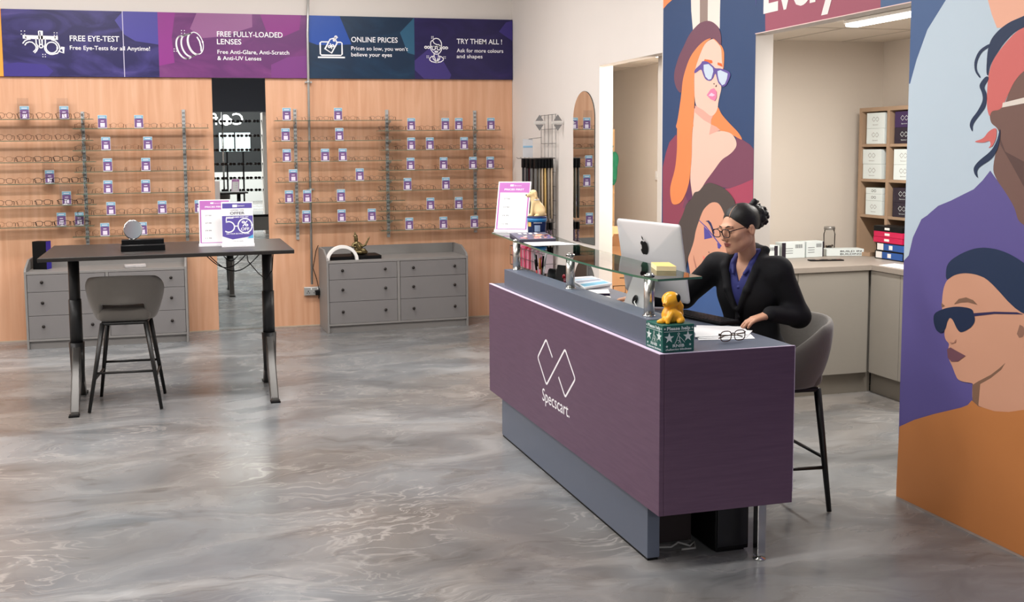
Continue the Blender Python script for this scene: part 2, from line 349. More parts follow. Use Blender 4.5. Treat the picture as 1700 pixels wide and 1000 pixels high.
def stroke(mb, pts, w, to3, t=0.0, m=0, closed=False):
    """A flat line of constant width along 2D points."""
    P = [Vector((a, b)) for a, b in pts]
    n = len(P)
    L, R = [], []
    for i in range(n):
        if closed:
            d = (P[(i + 1) % n] - P[i - 1])
        else:
            d = P[min(i + 1, n - 1)] - P[max(i - 1, 0)]
        d.normalize()
        nn = Vector((-d.y, d.x))
        k = 1.0
        if 0 < i < n - 1 or closed:
            e = (P[i] - P[i - 1]).normalized()
            k = 1 / max(0.45, abs(e.dot(d)))
        L.append(P[i] + nn * w / 2 * k); R.append(P[i] - nn * w / 2 * k)
    v = [to3(q.x, q.y, t) for q in L] + [to3(q.x, q.y, t) for q in R]
    f = [(i, (i + 1) % n, n + (i + 1) % n, n + i) for i in range(n if closed else n - 1)]
    return mb.add(v, f, m)

def arc(cx, cy, rx, ry, a0, a1, n=28):
    return [(cx + rx * math.cos(math.radians(a0 + (a1 - a0) * i / n)), cy + ry * math.sin(math.radians(a0 + (a1 - a0) * i / n))) for i in range(n + 1)]

# ------------------------------------------------------------ implicit surfaces (figures, upholstery)
class Vol:
    def __init__(self, lo, hi, h):
        self.lo = np.array(lo, float); self.h = h
        self.n = np.ceil((np.array(hi) - self.lo) / h).astype(int) + 1
        self.F = np.full(self.n, 0.12, np.float32)
    def _sl(self, lo, hi, pad):
        a = np.maximum(np.floor((np.array(lo) - pad - self.lo) / self.h).astype(int), 0)
        b = np.minimum(np.ceil((np.array(hi) + pad - self.lo) / self.h).astype(int) + 1, self.n)
        sl = tuple(slice(int(i), int(max(i, j))) for i, j in zip(a, b))
        ax = [self.lo[k] + self.h * np.arange(sl[k].start, sl[k].stop) for k in range(3)]
        return sl, ax
    def _mix(self, sl, d, k, sub):
        A = self.F[sl]
        if sub:
            d = -d
            if k > 0:
                hh = np.maximum(k - np.abs(A - d), 0) / k
                self.F[sl] = np.maximum(A, d) + hh * hh * k * 0.25
            else:
                self.F[sl] = np.maximum(A, d)
        else:
            if k > 0:
                hh = np.maximum(k - np.abs(A - d), 0) / k
                self.F[sl] = np.minimum(A, d) - hh * hh * k * 0.25
            else:
                self.F[sl] = np.minimum(A, d)
    def cone(self, a, b, ra, rb, k=0.02, sub=False, sq=(1, 1, 1)):
        """Tapered capsule from a (radius ra) to b (radius rb); sq squashes it about its axis, per world axis."""
        a = np.array(a, float); b = np.array(b, float); sq = np.array(sq, float)
        rm = max(ra, rb) * max(sq) + k
        sl, ax = self._sl(np.minimum(a, b), np.maximum(a, b), rm + 0.03)
        X, Y, Z = np.meshgrid(*ax, indexing='ij', sparse=True)
        ba = b - a; L = float(ba @ ba) + 1e-9
        px, py, pz = X - a[0], Y - a[1], Z - a[2]
        t = np.clip((px * ba[0] + py * ba[1] + pz * ba[2]) / L, 0, 1)
        d = np.sqrt(((px - t * ba[0]) / sq[0]) ** 2 + ((py - t * ba[1]) / sq[1]) ** 2 + ((pz - t * ba[2]) / sq[2]) ** 2) - (ra + (rb - ra) * t)
        self._mix(sl, d * min(sq), k, sub)
        return self
    def chain(self, pts, rs, k=0.01, sub=False, sq=(1, 1, 1)):
        for i in range(len(pts) - 1):
            self.cone(pts[i], pts[i + 1], rs[i], rs[i + 1], k, sub, sq)
        return self
    def ell(self, c, r, k=0.02, sub=False, rot=None, noise=0.0, nf=60.0):
        c = np.array(c, float); r = np.array(r, float)
        rm = max(r)
        sl, ax = self._sl(c - rm, c + rm, k + 0.03)
        X, Y, Z = np.meshgrid(*ax, indexing='ij')
        x, y, z = X - c[0], Y - c[1], Z - c[2]
        if rot is not None:
            R = np.array(rot, float)      # columns: local axes in world
            x, y, z = (x * R[0, i] + y * R[1, i] + z * R[2, i] for i in range(3))
        k0 = np.sqrt((x / r[0]) ** 2 + (y / r[1]) ** 2 + (z / r[2]) ** 2)
        k1 = np.sqrt((x / r[0] ** 2) ** 2 + (y / r[1] ** 2) ** 2 + (z / r[2] ** 2) ** 2) + 1e-6
        d = k0 * (k0 - 1) / k1
        if noise:
            d = d + noise * (np.sin(nf * X + 1.3) * np.sin(nf * Y + 0.4 + 2 * np.sin(nf * 0.4 * Z)) * np.sin(nf * Z + 2 * np.sin(nf * .5 * X)))
        self._mix(sl, d, k, sub)
        return self
    def box(self, c, hs, rot=None, rnd=0.01, k=0.0, sub=False):
        c = np.array(c, float); hs = np.array(hs, float)
        rm = float(np.linalg.norm(hs))
        sl, ax = self._sl(c - rm, c + rm, k + 0.03)
        X, Y, Z = np.meshgrid(*ax, indexing='ij')
        x, y, z = X - c[0], Y - c[1], Z - c[2]
        if rot is not None:
            R = np.array(rot, float)
            x, y, z = (x * R[0, i] + y * R[1, i] + z * R[2, i] for i in range(3))
        q = [np.abs(v) - (hs[i] - rnd) for i, v in enumerate((x, y, z))]
        out = np.sqrt(sum(np.maximum(v, 0) ** 2 for v in q))
        ins = np.minimum(np.maximum(np.maximum(q[0], q[1]), q[2]), 0)
        self._mix(sl, out + ins - rnd, k, sub)
        return self
    def half(self, p, n, k=0.0):
        """Keep only the side the normal points away from."""
        p = np.array(p, float); n = np.array(n, float); n = n / np.linalg.norm(n)
        ax = [self.lo[i] + self.h * np.arange(self.n[i]) for i in range(3)]
        X, Y, Z = np.meshgrid(*ax, indexing='ij', sparse=True)
        d = (X - p[0]) * n[0] + (Y - p[1]) * n[1] + (Z - p[2]) * n[2]
        self.F = np.maximum(self.F, d.astype(np.float32))
        return self
    def nets(self):
        F = self.F
        S = F < 0
        nx, ny, nz = F.shape
        cnt = np.zeros((nx - 1, ny - 1, nz - 1), np.int8)
        for dx in (0, 1):
            for dy in (0, 1):
                for dz in (0, 1):
                    cnt += S[dx:nx - 1 + dx, dy:ny - 1 + dy, dz:nz - 1 + dz]
        ci = np.argwhere((cnt > 0) & (cnt < 8))
        idx = -np.ones(cnt.shape, np.int64)
        idx[tuple(ci.T)] = np.arange(len(ci))
        acc = np.zeros((len(ci), 3)); w = np.zeros(len(ci))
        cor = [(a, b, c) for a in (0, 1) for b in (0, 1) for c in (0, 1)]
        for i in range(8):
            for j in range(i + 1, 8):
                if sum(abs(cor[i][q] - cor[j][q]) for q in range(3)) != 1:
                    continue
                A = F[tuple((ci + cor[i]).T)].astype(float); B = F[tuple((ci + cor[j]).T)].astype(float)
                cr = (A < 0) != (B < 0)
                t = np.where(cr, A / np.where(cr, A - B, 1), 0)
                p = np.array(cor[i]) + t[:, None] * (np.array(cor[j]) - np.array(cor[i]))
                acc[cr] += p[cr]; w[cr] += 1
        V = self.lo + self.h * (ci + acc / w[:, None])
        faces = []
        for ax in range(3):
            a1, a2 = (ax + 1) % 3, (ax + 2) % 3
            s0 = [slice(None)] * 3; s1 = [slice(None)] * 3
            s0[ax] = slice(0, -1); s1[ax] = slice(1, None)
            ch = S[tuple(s0)] != S[tuple(s1)]
            e = np.argwhere(ch)
            ok = (e[:, a1] > 0) & (e[:, a2] > 0) & (e[:, a1] < F.shape[a1] - 1) & (e[:, a2] < F.shape[a2] - 1)
            e = e[ok]
            ins = S[tuple(e.T)]
            q = []
            for d1, d2 in ((-1, -1), (0, -1), (0, 0), (-1, 0)):
                k = e.copy(); k[:, a1] += d1; k[:, a2] += d2
                q.append(idx[tuple(k.T)])
            q = np.stack(q, 1)
            q[~ins] = q[~ins][:, ::-1]
            faces.append(q)
        return V, np.concatenate(faces)
    def build(self, name, mats, parent=None, matfn=None, smooth_iter=2, mtx=None):
        V, Q = self.nets()
        # light Laplacian relaxation
        for _ in range(smooth_iter):
            s = np.zeros_like(V); c = np.zeros(len(V))
            for a, b in ((0, 1), (1, 2), (2, 3), (3, 0)):
                np.add.at(s, Q[:, a], V[Q[:, b]]); np.add.at(c, Q[:, a], 1)
                np.add.at(s, Q[:, b], V[Q[:, a]]); np.add.at(c, Q[:, b], 1)
            V = 0.5 * V + 0.5 * s / np.maximum(c, 1)[:, None]
        me = bpy.data.meshes.new(name)
        me.vertices.add(len(V)); me.vertices.foreach_set('co', V.astype(np.float32).ravel())
        me.loops.add(Q.size); me.loops.foreach_set('vertex_index', Q.astype(np.int32).ravel())
        me.polygons.add(len(Q)); me.polygons.foreach_set('loop_start', np.arange(0, Q.size, 4, dtype=np.int32))
        mats = mats if isinstance(mats, (list, tuple)) else [mats]
        for x in mats: me.materials.append(x)
        if matfn is not None:
            cen = V[Q].mean(1)
            me.polygons.foreach_set('material_index', matfn(cen).astype(np.int32))
        me.update(calc_edges=True)
        me.polygons.foreach_set('use_smooth', [True] * len(Q))
        me.validate()
        if mtx is not None: me.transform(mtx)
        o = bpy.data.objects.new(name, me)
        COL.objects.link(o)
        if parent is not None: o.parent = parent
        return o

# ------------------------------------------------------------ shared materials
WALL = mat('wall_paint', rgb(224, 217, 211), 0.75, noise=0.02, nscale=3, bump=0.03, bscale=120)
ROOMWALL = mat('side_room_paint', rgb(212, 203, 192), 0.8, noise=0.02, nscale=3)
WHITE = mat('white_plastic', rgb(238, 236, 233), 0.4)
PAPER = mat('white_paper', rgb(240, 239, 240), 0.7, noise=0.015, nscale=30)
BLACK = mat('black_plastic', rgb(11, 11, 13), 0.5, spec=0.2)
BLACKMETAL = mat('black_metal', rgb(24, 24, 25), 0.45, metal=0.3)
CHROME = mat('chrome', rgb(205, 205, 203), 0.12, metal=1.0)
STEEL = mat('brushed_steel', rgb(186, 186, 183), 0.35, metal=0.55, noise=0.06, nscale=40)
MIRROR = mat('mirror_glass', rgb(232, 236, 234), 0.0, metal=1.0)
INK = mat('white_ink', rgb(246, 244, 248), 0.6)
GREYINK = mat('grey_ink', rgb(95, 95, 105), 0.7)
SHELFGLASS = glass('shelf_glass', (0.93, 0.97, 0.95, 1))
GLASSEDGE = mat('glass_edge', rgb(72, 100, 84), 0.15, spec=0.6)
CARDB = mat('cardboard', rgb(193, 146, 104), 0.8, noise=0.06, nscale=12)

def laminate():
    m = mat('beech_laminate', rgb(220, 166, 128), 0.42)
    nt = m.node_tree; b = nt.nodes['Principled BSDF']
    tc = nt.nodes.new('ShaderNodeTexCoord')
    mp = nt.nodes.new('ShaderNodeMapping'); mp.inputs['Scale'].default_value = (9, 9, 0.55)
    n = nt.nodes.new('ShaderNodeTexNoise'); n.inputs['Scale'].default_value = 1.6; n.inputs['Detail'].default_value = 8; n.inputs['Distortion'].default_value = 0.6
    mp2 = nt.nodes.new('ShaderNodeMapping'); mp2.inputs['Scale'].default_value = (1.6, 1.6, 0.35)
    n2 = nt.nodes.new('ShaderNodeTexNoise'); n2.inputs['Scale'].default_value = 1.5; n2.inputs['Detail'].default_value = 3
    mp3 = nt.nodes.new('ShaderNodeMapping'); mp3.inputs['Scale'].default_value = (5, 5, 3)
    vo = nt.nodes.new('ShaderNodeTexVoronoi'); vo.inputs['Scale'].default_value = 0.55
    r3 = nt.nodes.new('ShaderNodeValToRGB'); r3.color_ramp.elements[0].position = 0.0; r3.color_ramp.elements[0].color = (0.55, 0.45, 0.36, 1); r3.color_ramp.elements[1].position = 0.05; r3.color_ramp.elements[1].color = (1, 1, 1, 1)
    r = nt.nodes.new('ShaderNodeValToRGB')
    e = r.color_ramp.elements
    e[0].position = 0.3; e[0].color = rgb(212, 158, 123); e[1].position = 0.72; e[1].color = rgb(230, 182, 150)
    mx = nt.nodes.new('ShaderNodeMix'); mx.data_type = 'RGBA'; mx.blend_type = 'MULTIPLY'; mx.inputs['Factor'].default_value = 1
    r2 = nt.nodes.new('ShaderNodeValToRGB'); r2.color_ramp.elements[0].color = (0.9, 0.88, 0.86, 1); r2.color_ramp.elements[1].color = (1.0, 1.0, 1.0, 1)
    mx3 = nt.nodes.new('ShaderNodeMix'); mx3.data_type = 'RGBA'; mx3.blend_type = 'MULTIPLY'; mx3.inputs['Factor'].default_value = 0.5
    L = nt.links.new
    for q, k in ((mp, n), (mp2, n2), (mp3, vo)):
        L(tc.outputs['Object'], q.inputs[0]); L(q.outputs[0], k.inputs['Vector'])
    L(n.outputs['Fac'], r.inputs[0]); L(n2.outputs['Fac'], r2.inputs[0]); L(vo.outputs['Distance'], r3.inputs[0])
    L(r.outputs[0], mx.inputs['A']); L(r2.outputs[0], mx.inputs['B'])
    L(mx.outputs['Result'], mx3.inputs['A']); L(r3.outputs[0], mx3.inputs['B'])
    L(mx3.outputs['Result'], b.inputs['Base Color'])
    return m
LAMINATE = laminate()

def floor_material():
    m = mat('marbled_resin', rgb(150, 147, 144), 0.24)
    nt = m.node_tree; b = nt.nodes['Principled BSDF']; L = nt.links.new
    tc = nt.nodes.new('ShaderNodeTexCoord')
    def noise(sc, scale, det, dist, vec=None):
        mp = nt.nodes.new('ShaderNodeMapping'); mp.inputs['Scale'].default_value = sc
        mp.inputs['Rotation'].default_value = (0, 0, 0.35)
        n = nt.nodes.new('ShaderNodeTexNoise')
        n.inputs['Scale'].default_value = scale; n.inputs['Detail'].default_value = det; n.inputs['Distortion'].default_value = dist
        L(vec or tc.outputs['Object'], mp.inputs[0]); L(mp.outputs[0], n.inputs['Vector'])
        return n
    def ramp(src, stops):
        r = nt.nodes.new('ShaderNodeValToRGB')
        e = r.color_ramp.elements
        while len(e) < len(stops): e.new(0.5)
        for k, (p, c) in zip(e, stops): k.position = p; k.color = c
        L(src, r.inputs[0]); return r
    def mix(fac, a, c, mode='MIX'):
        x = nt.nodes.new('ShaderNodeMix'); x.data_type = 'RGBA'; x.blend_type = mode
        if isinstance(fac, float): x.inputs['Factor'].default_value = fac
        else: L(fac, x.inputs['Factor'])
        L(a, x.inputs['A']); L(c, x.inputs['B']); return x.outputs['Result']
    warp = noise((1, 1.5, 1), 0.8, 4, 0.6)
    add = nt.nodes.new('ShaderNodeVectorMath'); add.operation = 'MULTIPLY_ADD'
    add.inputs[1].default_value = (0.9, 0.9, 0.0)
    L(warp.outputs['Color'], add.inputs[0]); L(tc.outputs['Object'], add.inputs[2])
    V = add.outputs[0]
    n1 = noise((0.75, 1.6, 1), 1.25, 9, 1.1, V)
    base = ramp(n1.outputs['Fac'], [(0.28, rgb(98, 101, 104)), (0.45, rgb(118, 121, 124)), (0.58, rgb(132, 134, 136)), (0.75, rgb(156, 158, 160))])
    n2 = noise((0.8, 1.3, 1), 0.55, 5, 0.5, V)
    tint = ramp(n2.outputs['Fac'], [(0.42, rgb(255, 255, 255)), (0.62, rgb(236, 224, 214))])
    c1 = mix(1.0, base.outputs[0], tint.outputs[0], 'MULTIPLY')
    n3 = noise((0.55, 2.1, 1), 2.1, 10, 2.4, V)
    veins = ramp(n3.outputs['Fac'], [(0.47, (0, 0, 0, 1)), (0.5, (1, 1, 1, 1)), (0.53, (0, 0, 0, 1))])
    n4 = noise((1, 1, 1), 0.9, 3, 0.2)
    vm = ramp(n4.outputs['Fac'], [(0.45, (0, 0, 0, 1)), (0.65, (0.32, 0.32, 0.32, 1))])
    vmask = mix(1.0, veins.outputs[0], vm.outputs[0], 'MULTIPLY')
    lightc = nt.nodes.new('ShaderNodeRGB'); lightc.outputs[0].default_value = rgb(212, 206, 200)
    c2 = mix(vmask, c1, lightc.outputs[0])
    n5 = noise((0.7, 1.8, 1), 3.4, 8, 1.8, V)
    dk = ramp(n5.outputs['Fac'], [(0.56, (1, 1, 1, 1)), (0.72, (0.78, 0.76, 0.74, 1))])
    c3 = mix(1.0, c2, dk.outputs[0], 'MULTIPLY')
    L(c3, b.inputs['Base Color'])
    rr = ramp(n1.outputs['Fac'], [(0.3, (0.17, 0.17, 0.17, 1)), (0.7, (0.34, 0.34, 0.34, 1))])
    L(rr.outputs[0], b.inputs['Roughness'])
    bp = nt.nodes.new('ShaderNodeBump'); bp.inputs['Strength'].default_value = 0.10; bp.inputs['Distance'].default_value = 0.02
    L(n3.outputs['Fac'], bp.inputs['Height']); L(bp.outputs[0], b.inputs['Normal'])
    return m

# ------------------------------------------------------------ the setting
F = MB(); F.add([(-9.1, -29, 0), (3, -29, 0), (3, 0.8, 0), (-9.1, 0.8, 0)], [(0, 1, 2, 3)])
F.box(-9.1, 3, -29, 0.8, -0.1, -0.001)
struct(F.build('floor', floor_material()))
struct(MB().box(-9, 0.126, 0, 0.14, 0, 4.3).build('wall_back', WALL))
w = MB()
w.box(0, 0.126, -2.41, 0, 0, 4.3).box(0, 0.126, -3.6, -2.41, 2.567, 4.3).box(0, 0.126, -4.9, -3.6, 0, 4.3)
w.box(0, 0.126, -6.33, -4.9, 2.565, 4.3).box(0, 0.126, -9.5, -6.33, 0, 4.3)
struct(w.build('wall_right', WALL))
struct(MB().box(-9.14, -9, -13, 0.14, 0, 4.3).build('wall_left', WALL))
struct(MB().box(-9.14, 0.126, -13, 0.14, 4.3, 4.4).build('ceiling', mat('ceiling_paint', rgb(225, 223, 220), 0.9)))
# side rooms beyond the two openings
struct(MB().box(1.2, 1.3, -3.28, 0.7, 0, 2.75).build('wall_side_room_right', ROOMWALL))
struct(MB().box(0.126, 1.2, 0.6, 0.7, 0, 2.75).build('wall_side_room_back', ROOMWALL))
struct(MB().box(0.126, 2.25, -3.35, -3.28, 0, 2.75).build('wall_between_rooms', ROOMWALL))
struct(MB().box(2.15, 2.25, -7.8, -3.35, 0, 2.75).build('wall_stock_room_right', ROOMWALL))
struct(MB().box(0.126, 2.25, -7.9, -7.8, 0, 2.75).build('wall_stock_room_near', ROOMWALL))
c = MB(); c.box(0.126, 2.25, -7.9, 0.7, 2.703, 2.8)
for gy in (-7.2, -6.6, -6.0, -5.4, -4.8, -4.2): c.box(0.126, 2.15, gy - 0.008, gy + 0.008, 2.7, 2.704, 1)
for gx in (0.55, 1.15, 1.75): c.box(gx - 0.008, gx + 0.008, -7.8, -3.35, 2.7005, 2.704, 1)
for gy in (-3.0, -2.4, -1.8, -1.2, -0.6): c.box(0.126, 1.2, gy - 0.008, gy + 0.008, 2.7, 2.704, 1)
struct(c.build('ceiling_side_rooms', [mat('ceiling_tile', rgb(214, 205, 193), 0.9, noise=0.03, nscale=50), mat('ceiling_grid', rgb(182, 174, 163), 0.6)]))
# dividing wall far outside the shop, seen only in the tall mirror
struct(MB().box(-9, 0.1, -18.4, -18.2, 1.3, 4.3).build('wall_front', mat('mall_dark', rgb(16, 20, 22), 0.6)))
struct(MB().box(-9.1, 3, -28.8, -28.6, 0, 4.3).build('wall_mall_far', mat('mall_pale', rgb(196, 198, 196), 0.7)))
struct(MB().box(-9, 0.1, -12.7, -12.4, 2.74, 4.3).build('trim_1', mat('bulkhead_grey', rgb(62, 66, 76), 0.7)))
struct(MB().box(-1.66, -0.9, -13.3, -12.75, 0, 2.74).build('trim_2', WALL))

# beech cladding each side of the tall mirror, white reveal strip at its foot
def cladding(n, x0, x1):
    m = MB().box(x0, x1, -0.02, -0.001, 0.012, 2.605)
    m.box(x0, x1, -0.024, -0.001, 0.0, 0.012, 1)
    struct(m.build(n, [LAMINATE, mat('skirting_sealant', rgb(190, 170, 150), 0.6)]))
cladding('trim_3', -9.0, -3.222)
cladding('trim_4', -2.682, -0.003)
mi = thing('wall_mirror', 'tall frameless mirror between two beech wall panels, reflecting a dark shopfront', 'mirror', (-2.952, -0.001, 0))
MB().box(-0.268, 0.268, -0.012, -0.0015, 0.004, 2.604).build('mirror_pane', MIRROR, mi)
b = MB(); b.box(-0.27, -0.268, -0.013, 0, 0.0, 2.604).box(0.268, 0.27, -0.013, 0, 0.0, 2.604).box(-0.27, 0.27, -0.013, 0, 0.0, 0.004)
b.build('edge_trim', mat('mirror_edge', rgb(120, 110, 98), 0.3), mi)

# ------------------------------------------------------------ painted-on wall murals
PAL = dict(white_ear=(232, 222, 212), taupe=(150, 130, 122), orange=(238, 142, 88), violet=(98, 84, 150), maroon_a=(146, 70, 90),
    maroon_b=(124, 72, 94), rose=(172, 74, 98), skin_a=(238, 198, 180), skin_shadow=(230, 170, 154), hat=(116, 76, 92), maroon_dark=(106, 60, 92),
    brow=(232, 104, 50), glasses_violet=(100, 84, 154), lens=(198, 212, 226), dark=(60, 50, 60), lips_pink=(228, 128, 166), lips_light=(246, 200, 222),
    hair_dark=(84, 75, 72), skin_b=(228, 166, 138), navy_b=(48, 52, 98), violet_b=(88, 82, 164), lips_coral=(242, 130, 114), skin_line=(186, 126, 108),
    blue_b=(66, 98, 152), maroon_h=(158, 84, 102), steel_h=(76, 102, 140), violet_r=(96, 86, 150), light_r=(190, 207, 220), peach_r=(236, 176, 150),
    brown_r=(118, 88, 80), brown_dark_r=(92, 68, 64), coral_r=(210, 108, 104), navy_r=(28, 48, 80), white_r=(228, 218, 208), skin_r=(214, 158, 130),
    jaw_r=(134, 100, 80), ear_r=(150, 110, 92), shades_r=(22, 40, 72), temple_r=(48, 42, 84), lips_r=(118, 76, 88), nose_r=(176, 126, 106),
    orange_r=(200, 128, 72), navy=(48, 72, 112), steel=(70, 98, 142))
def poly_tri_mural(name, base, polys, label, part_base):
    """Flat print on the wall face x = 0: a base sheet and thin colour layers, one mesh."""
    names = []
    mb = MB()
    def mi_(n):
        if n not in names: names.append(n)
        return names.index(n)
    for cn, y0, y1, z0, z1 in base:
        mb.box(-0.0012, -0.0002, y0, y1, z0, z1, mi_(cn))
    t = 0.0014
    for cn, P in polys:
        a = sum(P[i][0] * P[(i + 1) % len(P)][1] - P[(i + 1) % len(P)][0] * P[i][1] for i in range(len(P)))
        P = P if a < 0 else P[::-1]
        mb.prism(P, lambda a_, b_, d_, t=t: (-t + d_, a_, b_), 0.0002, mi_(cn))
        t += 0.00022
    o = mb.build(name, [mat('mural_' + n, rgb(*PAL[n]), 0.55, noise=0.015, nscale=4) for n in names])
    tag(o, label, 'mural')
    return o
def soften(P):
    """Round a traced outline into a smooth curve by cutting its corners twice."""
    for cut in (0.22, 0.25):
        Q = []
        for i in range(len(P)):
            a, b_ = P[i], P[(i + 1) % len(P)]
            Q += [[a[0] + (b_[0] - a[0]) * cut, a[1] + (b_[1] - a[1]) * cut], [b_[0] - (b_[0] - a[0]) * cut, b_[1] - (b_[1] - a[1]) * cut]]
        P = Q
    return P
def clip(polys, y0, y1, z0, z1):
    out = []
    for cn, P in polys:
        if len(P) >= 9 and cn not in ('violet_r', 'light_r', 'orange_r', 'maroon_a', 'maroon_b'): P = soften(P)
        for ax, lim, sg in ((0, y0, 1), (0, y1, -1), (1, z0, 1), (1, z1, -1)):
            Q = []
            for i in range(len(P)):
                a, b_ = P[i - 1], P[i]
                da, db = (a[ax] - lim) * sg, (b_[ax] - lim) * sg
                if (da < 0) != (db < 0):
                    k = da / (da - db)
                    Q.append([a[0] + k * (b_[0] - a[0]), a[1] + k * (b_[1] - a[1])])
                if db >= 0: Q.append(list(b_))
            P = Q
            if not P: break
        if len(P) > 2: out.append([cn, P])
    return out
poly_tri_mural('wall_mural', [('navy', -4.9, -3.615, 0.0, 3.4)], clip(MURAL_COLUMN, -4.9, -3.615, 0.0, 3.4),
    'mural of a woman in maroon beret and cat-eye sunglasses, between the openings', 0)
hm = clip(MURAL_HEADER, -6.33, -4.9, 2.567, 3.4)
ho = poly_tri_mural('wall_mural', [('navy', -6.33, -4.9, 2.567, 3.4)], hm, 'maroon mural strip with white lettering above the wide opening', 0)
tx = MB()
add_text(tx, 'Every', lambda a, b_, t: (-0.0032, -4.988 - a, b_), 0, 2.69, width=0.78, height=0.27, bold=0.035)
tx.build('lettering', mat('mural_letter', rgb(240, 230, 226), 0.55), ho)
poly_tri_mural('wall_mural', [('violet_r', -9.4, -6.33, 0.012, 2.0), ('steel', -9.4, -6.33, 2.0, 3.4)], clip([['violet_r', [[-6.33, 0.5], [-6.33, 1.95], [-9, 1.95], [-9, 0.5]]]] + MURAL_RIGHT, -8.3, -6.331, 0.012, 3.4),
    'mural of a man in visor sunglasses and orange top, right of the opening', 0)
struct(MB().box(-0.006, -0.0005, -9.4, -6.33, 0.0, 0.014).build('trim_5', mat('skirting_edge', rgb(170, 150, 140), 0.5)))
struct(MB().box(-0.004, 0.0, -6.332, -4.898, 2.562, 2.567).build('trim_6', mat('soffit_edge', rgb(235, 205, 200), 0.5)))

# ------------------------------------------------------------ sign boards along the top of the back wall
def board_mat(name, ca, cb, cc):
    ca, cb, cc = ([q * .88 for q in z] for z in (ca, cb, cc))
    m = mat(name, rgb(*ca), 0.35)
    nt = m.node_tree; b = nt.nodes['Principled BSDF']; L = nt.links.new
    tc = nt.nodes.new('ShaderNodeTexCoord')
    mp = nt.nodes.new('ShaderNodeMapping'); mp.inputs['Scale'].default_value = (1.0, 1.0, 2.4)
    n = nt.nodes.new('ShaderNodeTexNoise'); n.inputs['Scale'].default_value = 1.3; n.inputs['Detail'].default_value = 4; n.inputs['Distortion'].default_value = 1.6
    r = nt.nodes.new('ShaderNodeValToRGB'); e = r.color_ramp.elements
    e[0].position = 0.42; e[0].color = rgb(*ca); e[1].position = 0.80; e[1].color = rgb(*cc); k = e.new(0.60); k.color = rgb(*cb)
    L(tc.outputs['Object'], mp.inputs[0]); L(mp.outputs[0], n.inputs['Vector']); L(n.outputs['Fac'], r.inputs[0]); L(r.outputs[0], b.inputs['Base Color'])
    return m
ZB, ZT, YB = 2.606, 3.25, -0.05
def board(label, x0, x1, cols, patches, strokes, texts, seam=None):
    t = thing('sign_board', label, 'sign', ((x0 + x1) / 2, 0, ZB), 0, 'sign boards above the spectacle shelves')
    cx = (x0 + x1) / 2
    p3 = lambda a, b, tt: (a - cx, YB - tt, b - ZB)
    m = MB().box(x0 - cx, x1 - cx, YB, -0.001, 0, ZT - ZB)
    if seam: m.box(seam - cx - 0.004, seam - cx + 0.004, YB - 0.0012, YB, 0, ZT - ZB, 1)
    ms = [board_mat('board_' + cols[0], *cols[1]), mat('board_seam', rgb(196, 190, 214), 0.4)]
    for i, (c, P) in enumerate(patches):
        ms.append(mat('board_patch_%s_%d' % (cols[0], i), rgb(*c), 0.35, noise=0.05, nscale=3))
        area2 = sum(P[k][0] * P[(k + 1) % len(P)][1] - P[(k + 1) % len(P)][0] * P[k][1] for k in range(len(P)))
        if area2 < 0: P = P[::-1]
        m.add([p3(a, b, 0.0006 + 0.0003 * i) for a, b in P], [tuple(range(len(P)))], 2 + i)
    m.build('panel', ms, t)
    if strokes:
        s = MB()
        for P, w_, cl in strokes: stroke(s, P, w_, p3, 0.003, 0, cl)
        s.build('icon', INK, t)
    if texts:
        for tx_, x, z, wd, hh, bd in texts:
            s = MB(); add_text(s, tx_, p3, x, z, width=wd, height=hh, bold=bd, t=0.003)
            s.build('lettering', INK, t)
    return t
def px_map(ox, oy, s):
    """Icon drawing units (x right, y down) to board metres."""
    return lambda P: [(ox + a * s[0], oy - b * s[1]) for a, b in P]
def dots(f, cx, cy, r):
    return [(f([(cx + dx * r - 12, cy + dy * r), (cx + dx * r + 12, cy + dy * r)]), 0.008, False) for dx, dy in ((-1, -1), (1, -1), (-1, 1), (1, 1))]
K = 0.005 / 13.0
A = px_map(-5.09, 3.11, (5.75e-3 / 15.38, 5.75e-3 / 15.38))
W1 = 0.011
ic1 = [(A([(250, 320), (1105, 320), (1105, 365), (250, 365)]), W1, True), (A([(320, 320), (320, 365)]), W1, False), (A([(1040, 320), (1040, 365)]), W1, False),
       (A([(640, 180), (712, 180), (715, 520)]), W1, False), (A([(640, 180), (655, 520)]), W1, False), (A(arc(686, 565, 44, 44, 0, 360)), W1, True),
       (A(arc(945, 600, 140, 140, 0, 360)), W1, True), (A([(795, 370), (795, 500)] + arc(945, 600, 178, 178, 210, -10)[0:0] + [(770, 580), (775, 650), (820, 730), (900, 772), (960, 775), (1080, 745), (1140, 660), (1145, 600), (1110, 500), (1040, 425), (940, 395)]), W1, False),
       (A([(1150, 625), (1185, 625), (1190, 590), (1230, 590), (1230, 735), (1130, 695)]), W1, False),
       (A([(565, 370), (570, 500), (600, 560), (605, 620), (570, 690), (520, 745)]), W1, False), (A([(240, 505)] + [(300, 430), (370, 395), (430, 390), (430, 370)]), W1, False),
       (A([(290, 550), (330, 490), (400, 460), (470, 468), (530, 520), (568, 590), (550, 660), (490, 715)]), W1, False)]
ic1 += dots(A, 260, 225, 40) + dots(A, 1055, 250, 32) + dots(A, 750, 808, 30)
